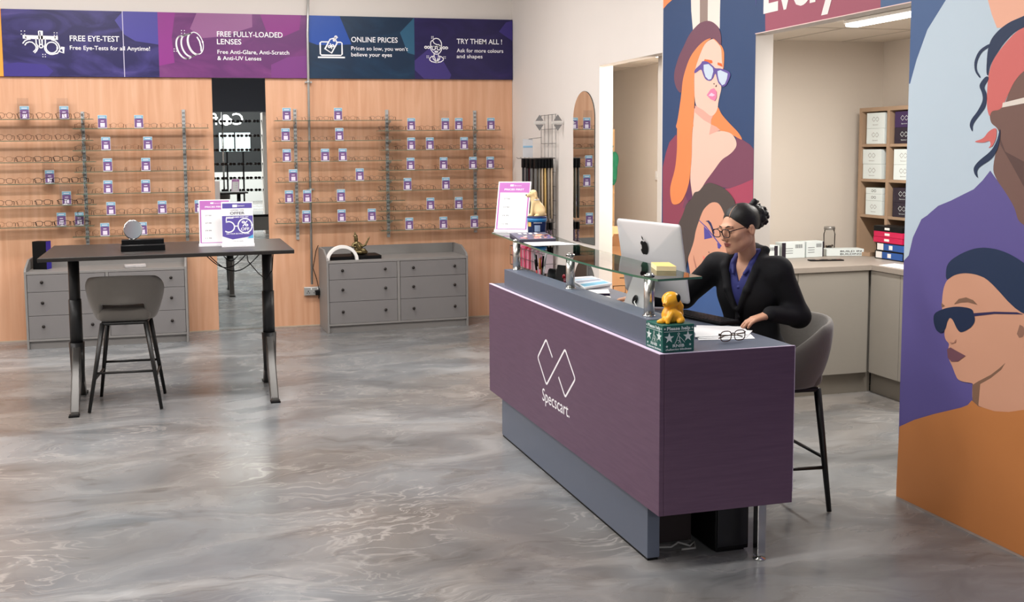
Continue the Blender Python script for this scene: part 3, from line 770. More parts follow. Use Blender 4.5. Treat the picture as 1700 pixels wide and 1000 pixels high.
board('blue-violet sign board with the free eye-test text, leftmost of the four', -5.184, -3.731, ('violet', ((36, 28, 92), (70, 60, 136), (112, 98, 168))),
      [((72, 66, 150), [(-4.14, 3.16), (-4.06, 3.25), (-3.731, 3.25), (-3.731, 2.93), (-3.95, 2.96), (-4.05, 3.02)]),
       ((60, 48, 130), [(-5.184, 2.606), (-5.184, 2.72), (-5.05, 2.74), (-4.8, 2.72), (-4.73, 2.66), (-4.78, 2.606)])], ic1,
      [('FREE EYE-TEST', -4.567, 2.952, 0.463, 0.056, 0.010), ('Free Eye-Tests for all Anytime!', -4.57, 2.868, 0.756, 0.042, 0.008)], seam=-4.066)
A = px_map(-3.625, 3.135, (5.75e-3 / 15.38, 5.75e-3 / 15.38))
W2 = 0.009
def ell(cx, cy, rx, ry, th, a0=0, a1=360):
    c_, s_ = math.cos(math.radians(th)), math.sin(math.radians(th))
    return [(cx + x * c_ - y * s_, cy + x * s_ + y * c_) for x, y in arc(0, 0, rx, ry, a0, a1, 36)]
ic2 = [(A(ell(690, 500, 185, 300, -16)), W2, True), (A(ell(640, 520, 160, 290, -16, 75, 285)), W2, False),
       (A(ell(520, 560, 190, 300, -16, 70, 275)), W2, False), (A(ell(490, 570, 178, 300, -16, 75, 275)), W2, False),
       (A(ell(400, 610, 195, 320, -18, 70, 278)), W2, False), (A(ell(375, 615, 190, 318, -18, 75, 278)), W2, False),
       (A([(300, 325), (520, 250)]), W2, False), (A([(560, 860), (700, 805)]), W2, False), (A([(370, 310), (550, 245)]), W2, False),
       (A([(725, 330), (790, 440), (825, 600), (830, 720)]), 0.014, False)] + dots(A, 365, 205, 38) + dots(A, 150, 690, 30)
board('magenta sign board with the fully-loaded lenses text, above the tall mirror', -3.731, -2.243, ('magenta', ((112, 50, 118), (132, 60, 132), (158, 94, 150))),
      [((140, 48, 134), [(-3.731, 2.72), (-3.731, 3.25), (-3.56, 3.25), (-3.6, 3.0), (-3.58, 2.75)]), ((146, 92, 140), [(-3.42, 3.09), (-3.35, 3.25), (-2.8, 3.25), (-2.8, 3.12), (-3.1, 3.02), (-3.3, 3.0)]),
       ((134, 40, 126), [(-2.72, 3.25), (-2.3, 3.25), (-2.32, 3.1), (-2.5, 3.02), (-2.66, 3.08)]), ((120, 54, 126), [(-2.62, 2.606), (-2.62, 2.74), (-2.45, 2.82), (-2.243, 2.84), (-2.243, 2.606)])], ic2,
      [('FREE FULLY-LOADED', -3.156, 3.018, 0.661, 0.056, 0.010), ('LENSES', -3.158, 2.942, 0.243, 0.056, 0.010),
       ('Free Anti-Glare, Anti-Scratch', -3.156, 2.846, 0.724, 0.042, 0.008), ('& Anti-UV Lenses', -3.158, 2.783, 0.44, 0.042, 0.008)])
A = px_map(-2.186, 3.128, (5.95e-3 / 16.67, 5.95e-3 / 16.67))
W3 = 0.012
ic3 = [(A([(450, 410), (250, 410), (215, 440), (215, 760), (250, 795), (820, 795), (855, 760), (855, 440), (815, 415), (715, 415)]), W3, False),
       (A([(140, 855), (935, 855)]), 0.016, False), (A([(355, 610), (510, 330), (650, 295), (710, 440), (545, 730)]), W3, True),
       (A(arc(678, 270, 32, 32, 0, 360, 14)), W3, True), (A(arc(625, 360, 20, 20, 0, 360, 10)), 0.014, True),
       (A(arc(480, 545, 30, 30, 0, 360, 12)), 0.01, True), (A(arc(585, 518, 30, 30, 0, 360, 12)), 0.01, True), (A([(510, 450), (555, 610)]), 0.01, False)]
board('dark teal sign board with the online prices text, right of the steel conduit', -2.228, -1.103, ('teal', ((18, 48, 78), (22, 58, 90), (30, 76, 104))),
      [((30, 74, 160), [(-2.228, 2.98), (-2.228, 3.25), (-1.9, 3.25), (-1.78, 2.96), (-1.95, 2.95), (-2.14, 2.95)]), ((44, 92, 122), [(-1.26, 3.09), (-1.103, 3.25), (-1.103, 2.86), (-1.18, 2.88)])], ic3,
      [('ONLINE PRICES', -1.782, 2.985, 0.496, 0.056, 0.010), ('Prices so low, you won\u2019t', -1.784, 2.9, 0.608, 0.042, 0.008), ('believe your eyes', -1.785, 2.836, 0.435, 0.042, 0.008)])
A = px_map(-1.071, 3.105, (5.95e-3 / 16.67, 5.95e-3 / 16.67))
W4 = 0.009
ic4 = [(A([(475, 250), (520, 205), (580, 190), (650, 205), (710, 260), (740, 330), (745, 440), (735, 540), (690, 610), (640, 650), (575, 662), (510, 640), (450, 580), (410, 520), (405, 440), (405, 320), (430, 270), (475, 250)]), W4, False),
       (A([(470, 265), (520, 340), (590, 375), (660, 375), (700, 410), (715, 460)]), W4, False),
       (A(arc(500, 478, 52, 55, 0, 360, 20)), W4, True), (A(arc(655, 480, 52, 55, 0, 360, 20)), W4, True), (A([(420, 430), (735, 430)]), W4, False),
       (A(ell(578, 588, 45, 18, 0)), W4, True), (A([(510, 645), (510, 740)]), W4, False), (A([(640, 645), (640, 740)]), W4, False),
       (A([(505, 715), (430, 730), (370, 790), (370, 830), (430, 880), (580, 910), (720, 885), (795, 830), (790, 780), (730, 730), (650, 715)]), W4, False),
       (A([(520, 740), (560, 860), (590, 900), (640, 760)]), W4, False), (A([(470, 730), (480, 800), (590, 900), (680, 800), (690, 730)]), W4, False),
       (A(arc(255, 460, 35, 32, 0, 360, 14)), W4, True), (A(arc(340, 460, 35, 32, 0, 360, 14)), W4, True), (A(arc(812, 468, 35, 32, 0, 360, 14)), W4, True), (A(arc(895, 470, 35, 32, 0, 360, 14)), W4, True)]
ic4 += dots(A, 465, 163, 22) + dots(A, 312, 740, 24) + dots(A, 832, 758, 24)
board('dark violet sign board with the try-them-all text, next to the right wall', -1.103, -0.006, ('indigo', ((34, 26, 84), (44, 34, 96), (66, 46, 116))),
      [((62, 50, 118), [(-1.103, 2.70), (-1.103, 2.8), (-0.93, 2.94), (-0.85, 2.9), (-0.7, 2.65), (-0.72, 2.606), (-1.0, 2.606)]), ((56, 44, 120), [(-0.16, 3.12), (-0.08, 3.22), (-0.006, 3.24), (-0.006, 3.02)])], ic4,
      [('TRY THEM ALL !', -0.637, 2.984, 0.51, 0.056, 0.010), ('Ask for more colours', -0.638, 2.893, 0.525, 0.042, 0.008), ('and shapes', -0.639, 2.831, 0.29, 0.042, 0.008)])
t = thing('sign_board', 'orange end of another sign board at the left edge of the photo', 'sign', (-5.6, 0, ZB), 0, None)
MB().box(-0.4, 0.414, YB, -0.001, 0, ZT - ZB).build('panel', mat('board_orange', rgb(236, 160, 62), 0.4), t)

# ------------------------------------------------------------ steel conduit and socket on the back wall
cd = thing('conduit', 'steel conduit pipe running down over the sign boards to a wall socket', 'pipe', (-2.24, -0.066, 0.45))
m = MB().tube([(0.03, 0, 3.4), (0.0, 0, 2.6), (-0.012, 0, 0.0)], 0.013, 12); m.build('pipe', STEEL, cd)
for z in (2.115, 1.0):
    k = MB().lathe([(0.017, -0.012), (0.02, -0.008), (0.02, 0.008), (0.017, 0.012)], (-0.003, 0, z)); k.box(-0.035, 0.035, 0.008, 0.045, z - 0.008, z + 0.008); k.build('saddle_clip', STEEL, cd)
so = thing('wall_socket', 'brushed metal double wall socket with a black plug, left of the right dresser', 'socket', (-2.25, -0.02, 0.375))
MB().box(-0.085, 0.085, -0.045, 0, -0.045, 0.045).build('back_box', STEEL, so, bev=0.006)
sm = MB()
for sx in (-0.042, 0.03):
    for dx, dz, hx, hz in ((0, 0.0, 0.004, 0.008), (-0.012, -0.018, 0.006, 0.003), (0.012, -0.018, 0.006, 0.003)):
        sm.box(sx + dx - hx, sx + dx + hx, -0.0465, -0.044, dz - hz, dz + hz)
sm.build('pin_hole', BLACK, so)
MB().box(-0.016, -0.004, -0.05, -0.044, 0.016, 0.034).box(0.052, 0.064, -0.05, -0.044, 0.016, 0.034).build('rocker_switch', WHITE, so, bev=0.002)
MB().box(0.03, 0.08, -0.085, -0.046, -0.04, 0.012).build('plug', BLACK, so, bev=0.008)
pc = MB().tube([(-2.19, -0.09, 0.34), (-2.19, -0.1, 0.3), (-2.17, -0.08, 0.34), (-2.2, -0.06, 0.5), (-2.235, -0.05, 0.62), (-2.2, -0.05, 0.8), (-2.175, -0.05, 0.86)], 0.004, 6)
tag(pc.build('power_cord', BLACK), 'thin black cord rising from the wall socket behind the right dresser', 'cord')

# ------------------------------------------------------------ chests of drawers
DGREY = mat('dresser_grey', rgb(121, 118, 118), 0.5, noise=0.02, nscale=20)
DEDGE = mat('dresser_edge', rgb(132, 129, 127), 0.5, noise=0.02, nscale=20)
KNOB = mat('knob_bronze', rgb(52, 48, 46), 0.35, metal=0.7)
def dresser(label, loc, W, D, rz):
    """Six-drawer chest; local x along the front, y = 0 at the front, z = 0 at the floor."""
    t = thing('chest_of_drawers', label, 'dresser', loc, rz, 'grey chests of drawers against the beech wall')
    H, ht = 0.745, 0.02
    m = MB()
    prof = [(0, 0), (D, 0), (D, H + 0.095), (0.22, H + 0.095), (0.03, H + 0.03), (0.0, H)]
    for x0 in (-W / 2, W / 2 - ht):
        m.prism(prof[::-1], lambda a, b, d, x0=x0: (x0 + d, a, b), ht)
    m.box(-W / 2 + ht, W / 2 - ht, 0.002, D - 0.02, H - 0.03, H - 0.006)
    m.box(-W / 2 + ht, W / 2 - ht, D - 0.02, D, 0.0, H + 0.095)
    m.box(-0.014, 0.014, 0.004, D - 0.02, 0.09, H - 0.03)
    m.box(-W / 2 + ht, W / 2 - ht, 0.004, D - 0.02, 0.075, 0.095)
    m.box(-W / 2 + ht, W / 2 - ht, 0.03, 0.05, 0.0, 0.076)
    m.build('carcass', DEDGE, t, bev=0.002)
    MB().box(-W / 2 + ht, W / 2 - ht, 0.1, D - 0.03, 0.1, H - 0.035).build('drawer_void_shade', mat('drawer_gap_shade', rgb(20, 19, 19), 0.9), t)  # near-black block stands for the shade behind the drawer fronts
    rows = [(0.097, 0.318), (0.322, 0.545), (0.549, H - 0.034)]
    for side in (-1, 1):
        x0, x1 = (-W / 2 + ht + 0.004, -0.018) if side < 0 else (0.018, W / 2 - ht - 0.004)
        for z0, z1 in rows:
            d = MB().box(x0, x1, 0.004, 0.024, z0, z1).build('drawer', DGREY, t, bev=0.0015)
            for fx in (0.19, 0.82):
                kx, kz = x0 + (x1 - x0) * fx, (z0 + z1) / 2 + 0.012
                k = MB().lathe([(0.006, 0), (0.005, 0.012), (0.014, 0.018), (0.016, 0.024), (0.013, 0.03), (0.004, 0.032), (0, 0.032)], n=14)
                k.xf(Matrix.Translation((kx, 0.004, kz)) @ Matrix.Rotation(math.radians(90), 4, 'X'))
                k.build('knob', KNOB, d)
    return t
dresser('grey six-drawer dresser on the right, with a bronze figurine on a black tray on top', (-1.42, -0.56, 0), 1.49, 0.53, math.radians(0.8))
dresser('grey six-drawer dresser on the left, behind the tall black table and stool', (-4.28, -0.55, 0), 1.49, 0.52, math.radians(-1.5))

# ------------------------------------------------------------ tall height-adjustable table
TBLACK = mat('table_top_black', rgb(37, 33, 31), 0.36, noise=0.05, nscale=30, stretch=(1, 8, 1))
TLEG = mat('table_leg', rgb(44, 44, 45), 0.42, metal=0.35)
TLEG2 = mat('table_leg_strut', rgb(72, 70, 68), 0.3, metal=0.5)
TX0, TX1, TY0, TY1, TZ = -4.545, -2.795, -3.38, -2.36, 1.14
def tall_table(label, cx, cy, W, D, Z, lx, ly0, ly1, group=None):
    t = thing('tall_table', label, 'table', (cx, cy, 0), 0, group)
    MB().box(-W / 2, W / 2, -D / 2, D / 2, Z - 0.028, Z).build('tabletop', TBLACK, t, bev=0.004)
    MB().box(lx[0] - 0.1, lx[1] + 0.1, -0.05, 0.05, Z - 0.055, Z - 0.0282).build('underframe', TLEG, t)
    for x in lx:
        g = MB().tube([(x, 0, 0.62), (x, 0, Z - 0.05)], 0.04, 18); g.build('leg', TLEG, t)
        lg = t.children[-1]
        MB().tube([(x, 0, 0.44), (x, 0, 0.78)], 0.046, 18).build('middle_tube', TLEG, lg)
        MB().tube([(x, 0, 0.16), (x, 0, 0.46)], [0.046, 0.056], 18).build('outer_tube', TLEG, lg)
        s = MB()
        for y in (ly0, ly1):
            a = [(x - 0.05, 0.06 if y < 0 else -0.06, 0.48), (x + 0.05, 0.06 if y < 0 else -0.06, 0.48)]
            sg = -1 if y < 0 else 1
            # tapering blade from the tube down to the foot
            P = [(sg * 0.0, 0.50), (sg * 0.06, 0.42), (y - sg * 0.02, 0.02), (y, 0.02), (y, 0.0), (y - sg * 0.075, 0.0), (sg * 0.02, 0.22), (0.0, 0.2)]
            if sg > 0: P = P[::-1]
            s.prism(P, lambda p, q, d, x=x: (x - 0.03 + d, p, q), 0.06)
        s.build('foot_strut', TLEG2, lg, bev=0.012)
        f = MB()
        for y in (ly0, ly1): f.box(x - 0.036, x + 0.036, y - 0.04 if y < 0 else y - 0.03, y + 0.03 if y < 0 else y + 0.04, 0.0, 0.012)
        f.build('foot_pad', BLACK, lg, bev=0.003)
    return t
tall_table('tall black table in front of the left dresser, carrying the 50% off sign', (TX0 + TX1) / 2, -2.87, TX1 - TX0, TY1 - TY0, TZ, (-0.69, 0.72), -0.40, 0.34)
cb = MB()
for dx, sag, x0, x1, y in ((0, 0.10, -3.42, -3.12, -3.2), (0.02, 0.13, -3.40, -3.02, -3.18), (0.1, 0.05, -3.3, -3.18, -3.22)):
    cb.tube([(x0 + (x1 - x0) * i / 12, y, TZ - 0.032 - sag * math.sin(math.pi * i / 12)) for i in range(13)], 0.004, 6)
cb.tube([(-3.12, -3.1, TZ - 0.03), (-3.11, -3.1, TZ - 0.1), (-3.04, -3.08, TZ - 0.19), (-2.98, -3.06, TZ - 0.25), (-2.93, -3.06, TZ - 0.18), (-2.92, -3.08, TZ - 0.03)], 0.004, 6)
tag(cb.build('cable', BLACK), 'loose black cables hanging under the right end of the tall black table', 'cable')

# ------------------------------------------------------------ bar stools
VEL = mat('grey_velvet', rgb(110, 105, 99), 0.85, noise=0.12, nscale=6, sheen=0.35, bump=0.08, bscale=90)
STLEG = mat('stool_leg_black', rgb(20, 19, 19), 0.4)
def bar_stool(label, loc, rz, opening=True, splay=1.0):
    """Tub-backed bar stool facing local -y, back at +y."""
    t = thing('bar_stool', label, 'stool', loc, rz, 'grey velvet bar stools')
    # seat cushion
    s = Vol((-0.3, -0.3, 0.55), (0.3, 0.3, 0.82), 0.009)
    s.box((0, -0.02, 0.688), (0.186, 0.196, 0.052), rnd=0.05)
    s.ell((0, -0.03, 0.732), (0.175, 0.185, 0.022), k=0.03)
    s.build('seat', VEL, t)
    # wrap-around back shell
    n, mrows = 61, 12
    V, FC = [], []
    for side in (0, 1):
        for i in range(n):
            th = math.radians(-128 + 256 * i / (n - 1))
            a = abs(math.degrees(th))
            top = 0.985 - 0.02 * (a / 60) ** 2 if a < 60 else 0.965 - 0.2 * ((a - 60) / 68) ** 1.15
            bot = 0.64
            if opening and a < 52:
                q = min(1, (52 - a) / 14)
                bot = 0.64 + 0.13 * (q * q * (3 - 2 * q))
            for j in range(mrows):
                f = j / (mrows - 1)
                z = bot + (top - bot) * f
                hz = (z - 0.64) / 0.34
                R = 0.205 + 0.075 * (1 - (1 - min(1, max(0, hz))) ** 2.2)
                if a > 100: R -= 0.012 * ((a - 100) / 28)
                rr = R + (0.0 if side else -0.036)
                zz = z
                if f > 0.93: rr += (0.009 if side == 0 else -0.009)
                V.append((rr * math.sin(th) * 1.02, rr * math.cos(th) * (0.98 if a < 90 else 0.98 + 0.12 * (a - 90) / 38), zz + (0.0 if f < 1 else 0.0)))
    N1 = n * mrows
    for i in range(n - 1):
        for j in range(mrows - 1):
            a, b, c, d = i * mrows + j, (i + 1) * mrows + j, (i + 1) * mrows + j + 1, i * mrows + j + 1
            FC.append((a, b, c, d)); FC.append((N1 + d, N1 + c, N1 + b, N1 + a))
        for j in (0, mrows - 1):
            a, b = i * mrows + j, (i + 1) * mrows + j
            FC.append((N1 + a, N1 + b, b, a) if j == 0 else (a, b, N1 + b, N1 + a))
    for i in (0, n - 1):
        for j in range(mrows - 1):
            a, b = i * mrows + j, i * mrows + j + 1
            FC.append((N1 + b, N1 + a, a, b) if i == 0 else (a, N1 + a, N1 + b, b))
    sh = MB().add(V, FC, 0, True).build('backrest', VEL, t, bev=0.0, sub=1)
    ring = MB().box(-0.165, 0.165, -0.165, 0.165, 0.615, 0.637).build('seat_plate', STLEG, t, bev=0.01)
    tops = [(-0.15, -0.15), (0.15, -0.15), (0.15, 0.15), (-0.15, 0.15)]
    feet = [(-0.235, -0.24), (0.235, -0.24), (0.25, 0.26), (-0.25, 0.26)]
    feet = [(a * splay, b * splay) for a, b in feet]
    for (a, b), (c, d) in zip(tops, feet):
        MB().tube([(a, b, 0.63), (c, d, 0.006)], [0.019, 0.012], 12).build('leg', STLEG, t)
    def at(k, z):
        (a, b), (c, d) = tops[k], feet[k]
        f = (0.63 - z) / 0.624
        return (a + (c - a) * f, b + (d - b) * f, z)
    for i, j, z in ((0, 1, 0.28), (2, 3, 0.28), (1, 2, 0.23), (3, 0, 0.23)):
        MB().tube([at(i, z), at(j, z)], 0.009, 10).build('footrest_bar', STLEG, t)
    return t
bar_stool('empty grey velvet bar stool seen from behind at the tall black table', (-3.995, -2.985, 0), math.radians(176))
bar_stool('grey velvet bar stool the person sits on behind the reception desk', (-0.655, -6.205, 0), math.radians(-95), opening=False, splay=0.78)

# ------------------------------------------------------------ slotted uprights and glass shelves
SLOT = mat('slotted_steel', rgb(186, 188, 188), 0.38, metal=0.45, noise=0.1, nscale=30)
DARKSLOT = mat('slot_hole', rgb(42, 38, 36), 0.8)
UPR = [(-4.48, 0.93, 2.265), (-3.511, 0.95, 2.285), (-2.387, 0.925, 2.29), (-1.413, 0.92, 2.28), (-0.438, 0.94, 2.27)]
UPL = ['leftmost slotted steel upright on the back wall', 'second slotted upright from the left, just left of the tall mirror', 'slotted steel upright just right of the tall mirror, beside the conduit',
       'slotted steel upright in the middle of the right-hand shelves', 'rightmost slotted steel upright, near the white side wall']
for (x, z0, z1), lb in zip(UPR, UPL):
    t = thing('slotted_upright', lb, 'shelf upright', (x, -0.02, z0), 0, 'shelf uprights on the back wall')
    m = MB().box(-0.016, 0.016, -0.022, 0, 0, z1 - z0)
    m.build('channel', SLOT, t)
    h = MB(); z = 0.03
    while z < z1 - z0 - 0.03:
        h.box(-0.0095, -0.004, -0.0235, -0.021, z, z + 0.02); h.box(0.004, 0.0095, -0.0235, -0.021, z, z + 0.02); z += 0.042
    h.build('slots', DARKSLOT, t)
    for o_ in (t.children[-1],): o_['kind'] = 'stuff'
BAYN = {'A': 'far-left bay', 'B': 'bay left of mirror', 'C': 'bay right of mirror', 'D': 'bay by white wall'}
ORD = ['first', 'second', 'third', 'fourth', 'fifth', 'sixth', 'seventh', 'eighth', 'ninth', 'tenth', 'eleventh', 'twelfth']
ROWN = ['top shelf', 'second shelf down', 'third shelf down', 'fourth shelf down', 'fifth shelf down', 'lowest shelf']
BR = {'A': [-4.48], 'B': [-4.48, -3.511], 'C': [-2.387, -1.413], 'D': [-1.413, -0.438]}

# spectacle frames: front frame (rims, bridge), two temples
FR = {}
def rim(cx, cz, rx, rz, p, n=26):
    out = []
    for i in range(n):
        a = 2 * math.pi * i / n
        c_, s_ = math.cos(a), math.sin(a)
        out.append((cx + rx * math.copysign(abs(c_) ** p, c_), 0, cz + rz * math.copysign(abs(s_) ** p, s_) * (1.0 if s_ > 0 else 1.08)))
    return out
def frame_meshes(kind, m, rx, rz, p, r, temple_m):
    f = MB(); zc = rz + 0.010
    for s in (-1, 1): f.tube(rim(s * (rx + 0.009), zc, rx, rz, p), r, 6, 0, closed=True)
    f.tube([(-0.0105, 0, zc + rz * 0.35), (0, -0.002, zc + rz * 0.55), (0.0105, 0, zc + rz * 0.35)], r, 6, 0)
    for s in (-1, 1): f.tube([(s * (2 * rx + 0.008), 0, zc + rz * 0.45), (s * (2 * rx + 0.016), 0.006, zc + rz * 0.5)], r * 1.2, 6, 0)
    tm = MB()
    xo = 2 * rx + 0.016
    tm.tube([(xo, 0.004, zc + rz * 0.5), (xo + 0.001, 0.05, zc + rz * 0.45), (xo, 0.092, zc + rz * 0.3), (xo - 0.003, 0.112, zc - rz * 0.15), (xo - 0.006, 0.122, 0.004)], [r * 1.1, r * 1.2, r * 1.3, max(r * 1.3, .0024), max(r * 1.3, .0026)], 6, 0)
    tl = MB().merge(tm, Matrix.Scale(-1, 4, (1, 0, 0)))
    return [(f.mesh('front_frame', m), (tm.mesh('temple', temple_m), tl.mesh('temple', temple_m)))]
ACB = mat('acetate_black', rgb(26, 22, 22), 0.25)
ACT = mat('acetate_tortoise', rgb(74, 44, 30), 0.25, noise=0.5, nscale=80)
GOLD = mat('gold_wire', rgb(150, 104, 74), 0.3, metal=0.5)
SILV = mat('silver_wire', rgb(112, 98, 90), 0.3, metal=0.5)
CLR = mat('clear_acetate', rgb(196, 160, 136), 0.2, spec=0.6)
KINDS = {
    'round tortoiseshell': frame_meshes('r', ACT, 0.026, 0.024, 1.0, 0.0019, ACT),
    'black rectangular': frame_meshes('b', ACB, 0.030, 0.0215, 0.62, 0.0026, ACB),
    'dark brown square': frame_meshes('s', ACT, 0.029, 0.022, 0.7, 0.0023, ACT),
    'fine gold round': frame_meshes('g', GOLD, 0.027, 0.024, 1.0, 0.0016, ACT),
    'fine silver oval': frame_meshes('v', SILV, 0.029, 0.021, 0.85, 0.0017, ACB),
    'clear rimless': frame_meshes('c', CLR, 0.029, 0.020, 0.75, 0.0015, ACT),
    'gold and brown': frame_meshes('t', GOLD, 0.028, 0.022, 0.8, 0.0018, ACB),
}
def spectacles(kind, x, y, z, rz, label, group):
    t = thing('spectacles', label, 'spectacles', (x, y, z), rz, group)
    fr, tps = KINDS[kind][0]
    o = bpy.data.objects.new('front_frame', fr); COL.objects.link(o); o.parent = t
    for q in tps:
        k = bpy.data.objects.new('temple', q); COL.objects.link(k); k.parent = t
    return t
CARDP = mat('card_purple', rgb(112, 78, 130), 0.55)
CARDT = mat('card_teal', rgb(120, 172, 196), 0.55)
CARDW = mat('card_white', rgb(226, 216, 232), 0.6)
ACRYL = glass('clear_acrylic', (0.95, 0.96, 0.97, 1))
cm = MB(); cm.box(-0.04, 0.04, 0, 0.002, 0.006, 0.094, 0); cm.box(-0.04, 0.04, 0, 0.002, 0.094, 0.124, 1)
cm.box(-0.02, 0.022, -0.0006, 0, 0.012, 0.052, 2); cm.box(-0.016, 0.016, -0.0006, 0, 0.066, 0.074, 2); cm.box(-0.026, 0.026, -0.0006, 0, 0.104, 0.112, 2)
CARD_ME = cm.mesh('printed_card', [CARDP, CARDT, CARDW])
hm_ = MB().box(-0.043, 0.043, 0.0025, 0.004, 0, 0.128); hm_.box(-0.043, 0.043, -0.001, 0.005, 0, 0.006)
HOLD_ME = hm_.mesh('acrylic_holder', [mat('acrylic_frosted', rgb(224, 220, 222), 0.2, spec=0.6)])
lm = MB().box(-0.052, 0.052, 0, 0.002, 0, 0.205)
LEAF_ME = lm.mesh('pocket', [ACRYL])
def card(x, y, z, label):
    t = thing('price_card', label, 'card', (x, y, z), 0.0, 'purple and blue cards on the spectacle shelves')
    for n_, me in (('printed_card', CARD_ME), ('acrylic_holder', HOLD_ME)):
        o = bpy.data.objects.new(n_, me); COL.objects.link(o); o.parent = t
POCKETS = {('A', 0, 0), ('A', 0, 1), ('A', 3, 0), ('A', 4, 0), ('C', 4, 2), ('D', 0, 1), ('D', 4, 1)}
SHY0, SHY1 = -0.215, -0.083
for bay in 'ABCD':
    for r, (x0, x1, z, cs) in enumerate(SHELVES[bay]):
        if bay == 'A': x0 -= 0.12
        gx0, gx1 = x0, x1
        t = thing('glass_shelf', 'clear glass spectacle shelf, %s, %s' % (ROWN[r], BAYN[bay]), 'shelf', ((gx0 + gx1) / 2, 0, z), 0, 'glass spectacle shelves')
        hw = (gx1 - gx0) / 2
        MB().box(-hw, hw, SHY0, SHY1, -0.006, 0).build('glass_pane', SHELFGLASS, t)
        MB().box(-hw, hw, SHY0 - 0.0015, SHY0 - 0.0001, -0.006, 0).box(-hw - 0.001, -hw - 0.0001, SHY0, SHY1, -0.006, 0).box(hw + 0.0001, hw + 0.001, SHY0, SHY1, -0.006, 0).build('polished_edge', GLASSEDGE, t)
        for bx in BR[bay]:
            d = bx - (gx0 + gx1) / 2
            dx = 0.012 if bay in 'AC' and bx == BR[bay][-1] or bay == 'B' and bx == -3.511 else -0.012
            MB().prism([(SHY0 + 0.03, -0.007), (-0.035, -0.007), (-0.035, -0.05), (SHY0 + 0.03, -0.018)], lambda a, b_, k, d=d, dx=dx: (d + dx - 0.003 + k, a, b_), 0.006).build('bracket', STEEL, t)
        for k, cx in enumerate(cs):
            card(cx, SHY0 + (0.127 if bay == 'A' else 0.0012), z + 0.0005, 'purple and blue card, %s from left, %s, %s' % (ORD[k], ROWN[r], BAYN[bay]))
            if (bay, r, k) in POCKETS:
                lt = thing('leaflet_pocket', 'clear acrylic pocket behind a card, %s, %s%s' % (ROWN[r], BAYN[bay], ', %s one' % ('left', 'right')[k] if (bay, r) == ('A', 0) else ''), 'holder', (cx - 0.012, SHY0 + (0.1325 if bay == 'A' else 0.0062), z + 0.0005), 0, None)
                o = bpy.data.objects.new('pocket', LEAF_ME); COL.objects.link(o); o.parent = lt
        # spectacles in a row
        rnd = random.Random(ord(bay) * 17 + r * 5)
        pitch = {'A': 0.172, 'B': 0.158, 'C': 0.133, 'D': 0.148}[bay]
        scl = {'A': 1.03, 'B': 0.95, 'C': 0.86, 'D': 0.92}[bay]
        wd = 0.152 * scl
        xs, x, last = [], (gx0 + 0.17 if bay == 'A' else gx0 + 0.085), -99.0
        while x < gx1 - 0.06:
            q = x + rnd.uniform(-0.006, 0.006)
            if bay == 'A':
                for cx in cs:
                    if abs(q - cx) < 0.05 and cx - last >= wd: q = cx
            if q - last >= wd:
                xs.append(q); last = q
                x = q + max(pitch, wd + 0.002)
            else: x += 0.01
        for k, x in enumerate(xs):
            if bay == 'A':
                kd = 'round tortoiseshell' if r < 2 else ('black rectangular' if (k > 1) else rnd.choice(['dark brown square', 'gold and brown']))
                if r in (3, 4) and k == 1: kd = 'fine gold round'
                rz = rnd.uniform(-0.04, 0.04)
            elif bay == 'B':
                kd = rnd.choice(['clear rimless', 'fine gold round', 'clear rimless', 'fine silver oval']) if r < 4 else rnd.choice(['gold and brown', 'fine gold round', 'fine silver oval'])
                rz = math.pi + rnd.uniform(-0.04, 0.04)
            else:
                kd = rnd.choice(['fine silver oval', 'gold and brown', 'clear rimless', 'fine silver oval'])
                rz = math.pi + rnd.uniform(-0.04, 0.04)
            front = abs(rz) < 1
            y = SHY0 + (0.001 if front else 0.1305)
            sp = spectacles(kd, x, y, z + 0.0005, rz, '%s spectacles, %s from left, %s, %s' % (kd, ORD[k], ROWN[r], BAYN[bay]), 'spectacles on the glass shelves')
            sp.scale = (scl, scl, scl)

# ------------------------------------------------------------ reception desk
def foil():
    m = mat('purple_foil', rgb(98, 72, 94), 0.45)
    nt = m.node_tree; b = nt.nodes['Principled BSDF']; L = nt.links.new
    tc = nt.nodes.new('ShaderNodeTexCoord')
    mp = nt.nodes.new('ShaderNodeMapping'); mp.inputs['Scale'].default_value = (5, 5, 60)
    n = nt.nodes.new('ShaderNodeTexNoise'); n.inputs['Scale'].default_value = 1.2; n.inputs['Detail'].default_value = 6
    r = nt.nodes.new('ShaderNodeValToRGB'); e = r.color_ramp.elements
    e[0].position = 0.3; e[0].color = rgb(93, 69, 91); e[1].position = 0.74; e[1].color = rgb(102, 77, 99)
    k = e.new(0.82); k.color = rgb(124, 100, 120)
    L(tc.outputs['Object'], mp.inputs[0]); L(mp.outputs[0], n.inputs['Vector']); L(n.outputs['Fac'], r.inputs[0]); L(r.outputs[0], b.inputs['Base Color'])
    return m
FOIL = foil()
SLATE = mat('slate_blue_laminate', rgb(94, 102, 118), 0.38, noise=0.03, nscale=10)
FOILEDGE = mat('foil_edge', rgb(214, 196, 220), 0.5)
DX0, DX1, DY0, DY1, DZ0, DZ1 = -1.646, -0.995, -6.882, -4.43, 0.262, 0.972
RZ, GZ = 1.094, 1.275
dk = thing('reception_desk', 'purple reception desk with white logo, slate plinth and raised glass shelf', 'reception desk', (-1.32, -5.65, 0))
dm = Vector((-1.32, -5.65, 0))
def L_(x0, x1, y0, y1, z0, z1): return (x0 - dm.x, x1 - dm.x, y0 - dm.y, y1 - dm.y, z0, z1)
MB().box(*L_(DX0, DX0 + 0.022, DY0, DY1, DZ0, DZ1 - 0.001)).build('front_panel', FOIL, dk, bev=0.002)
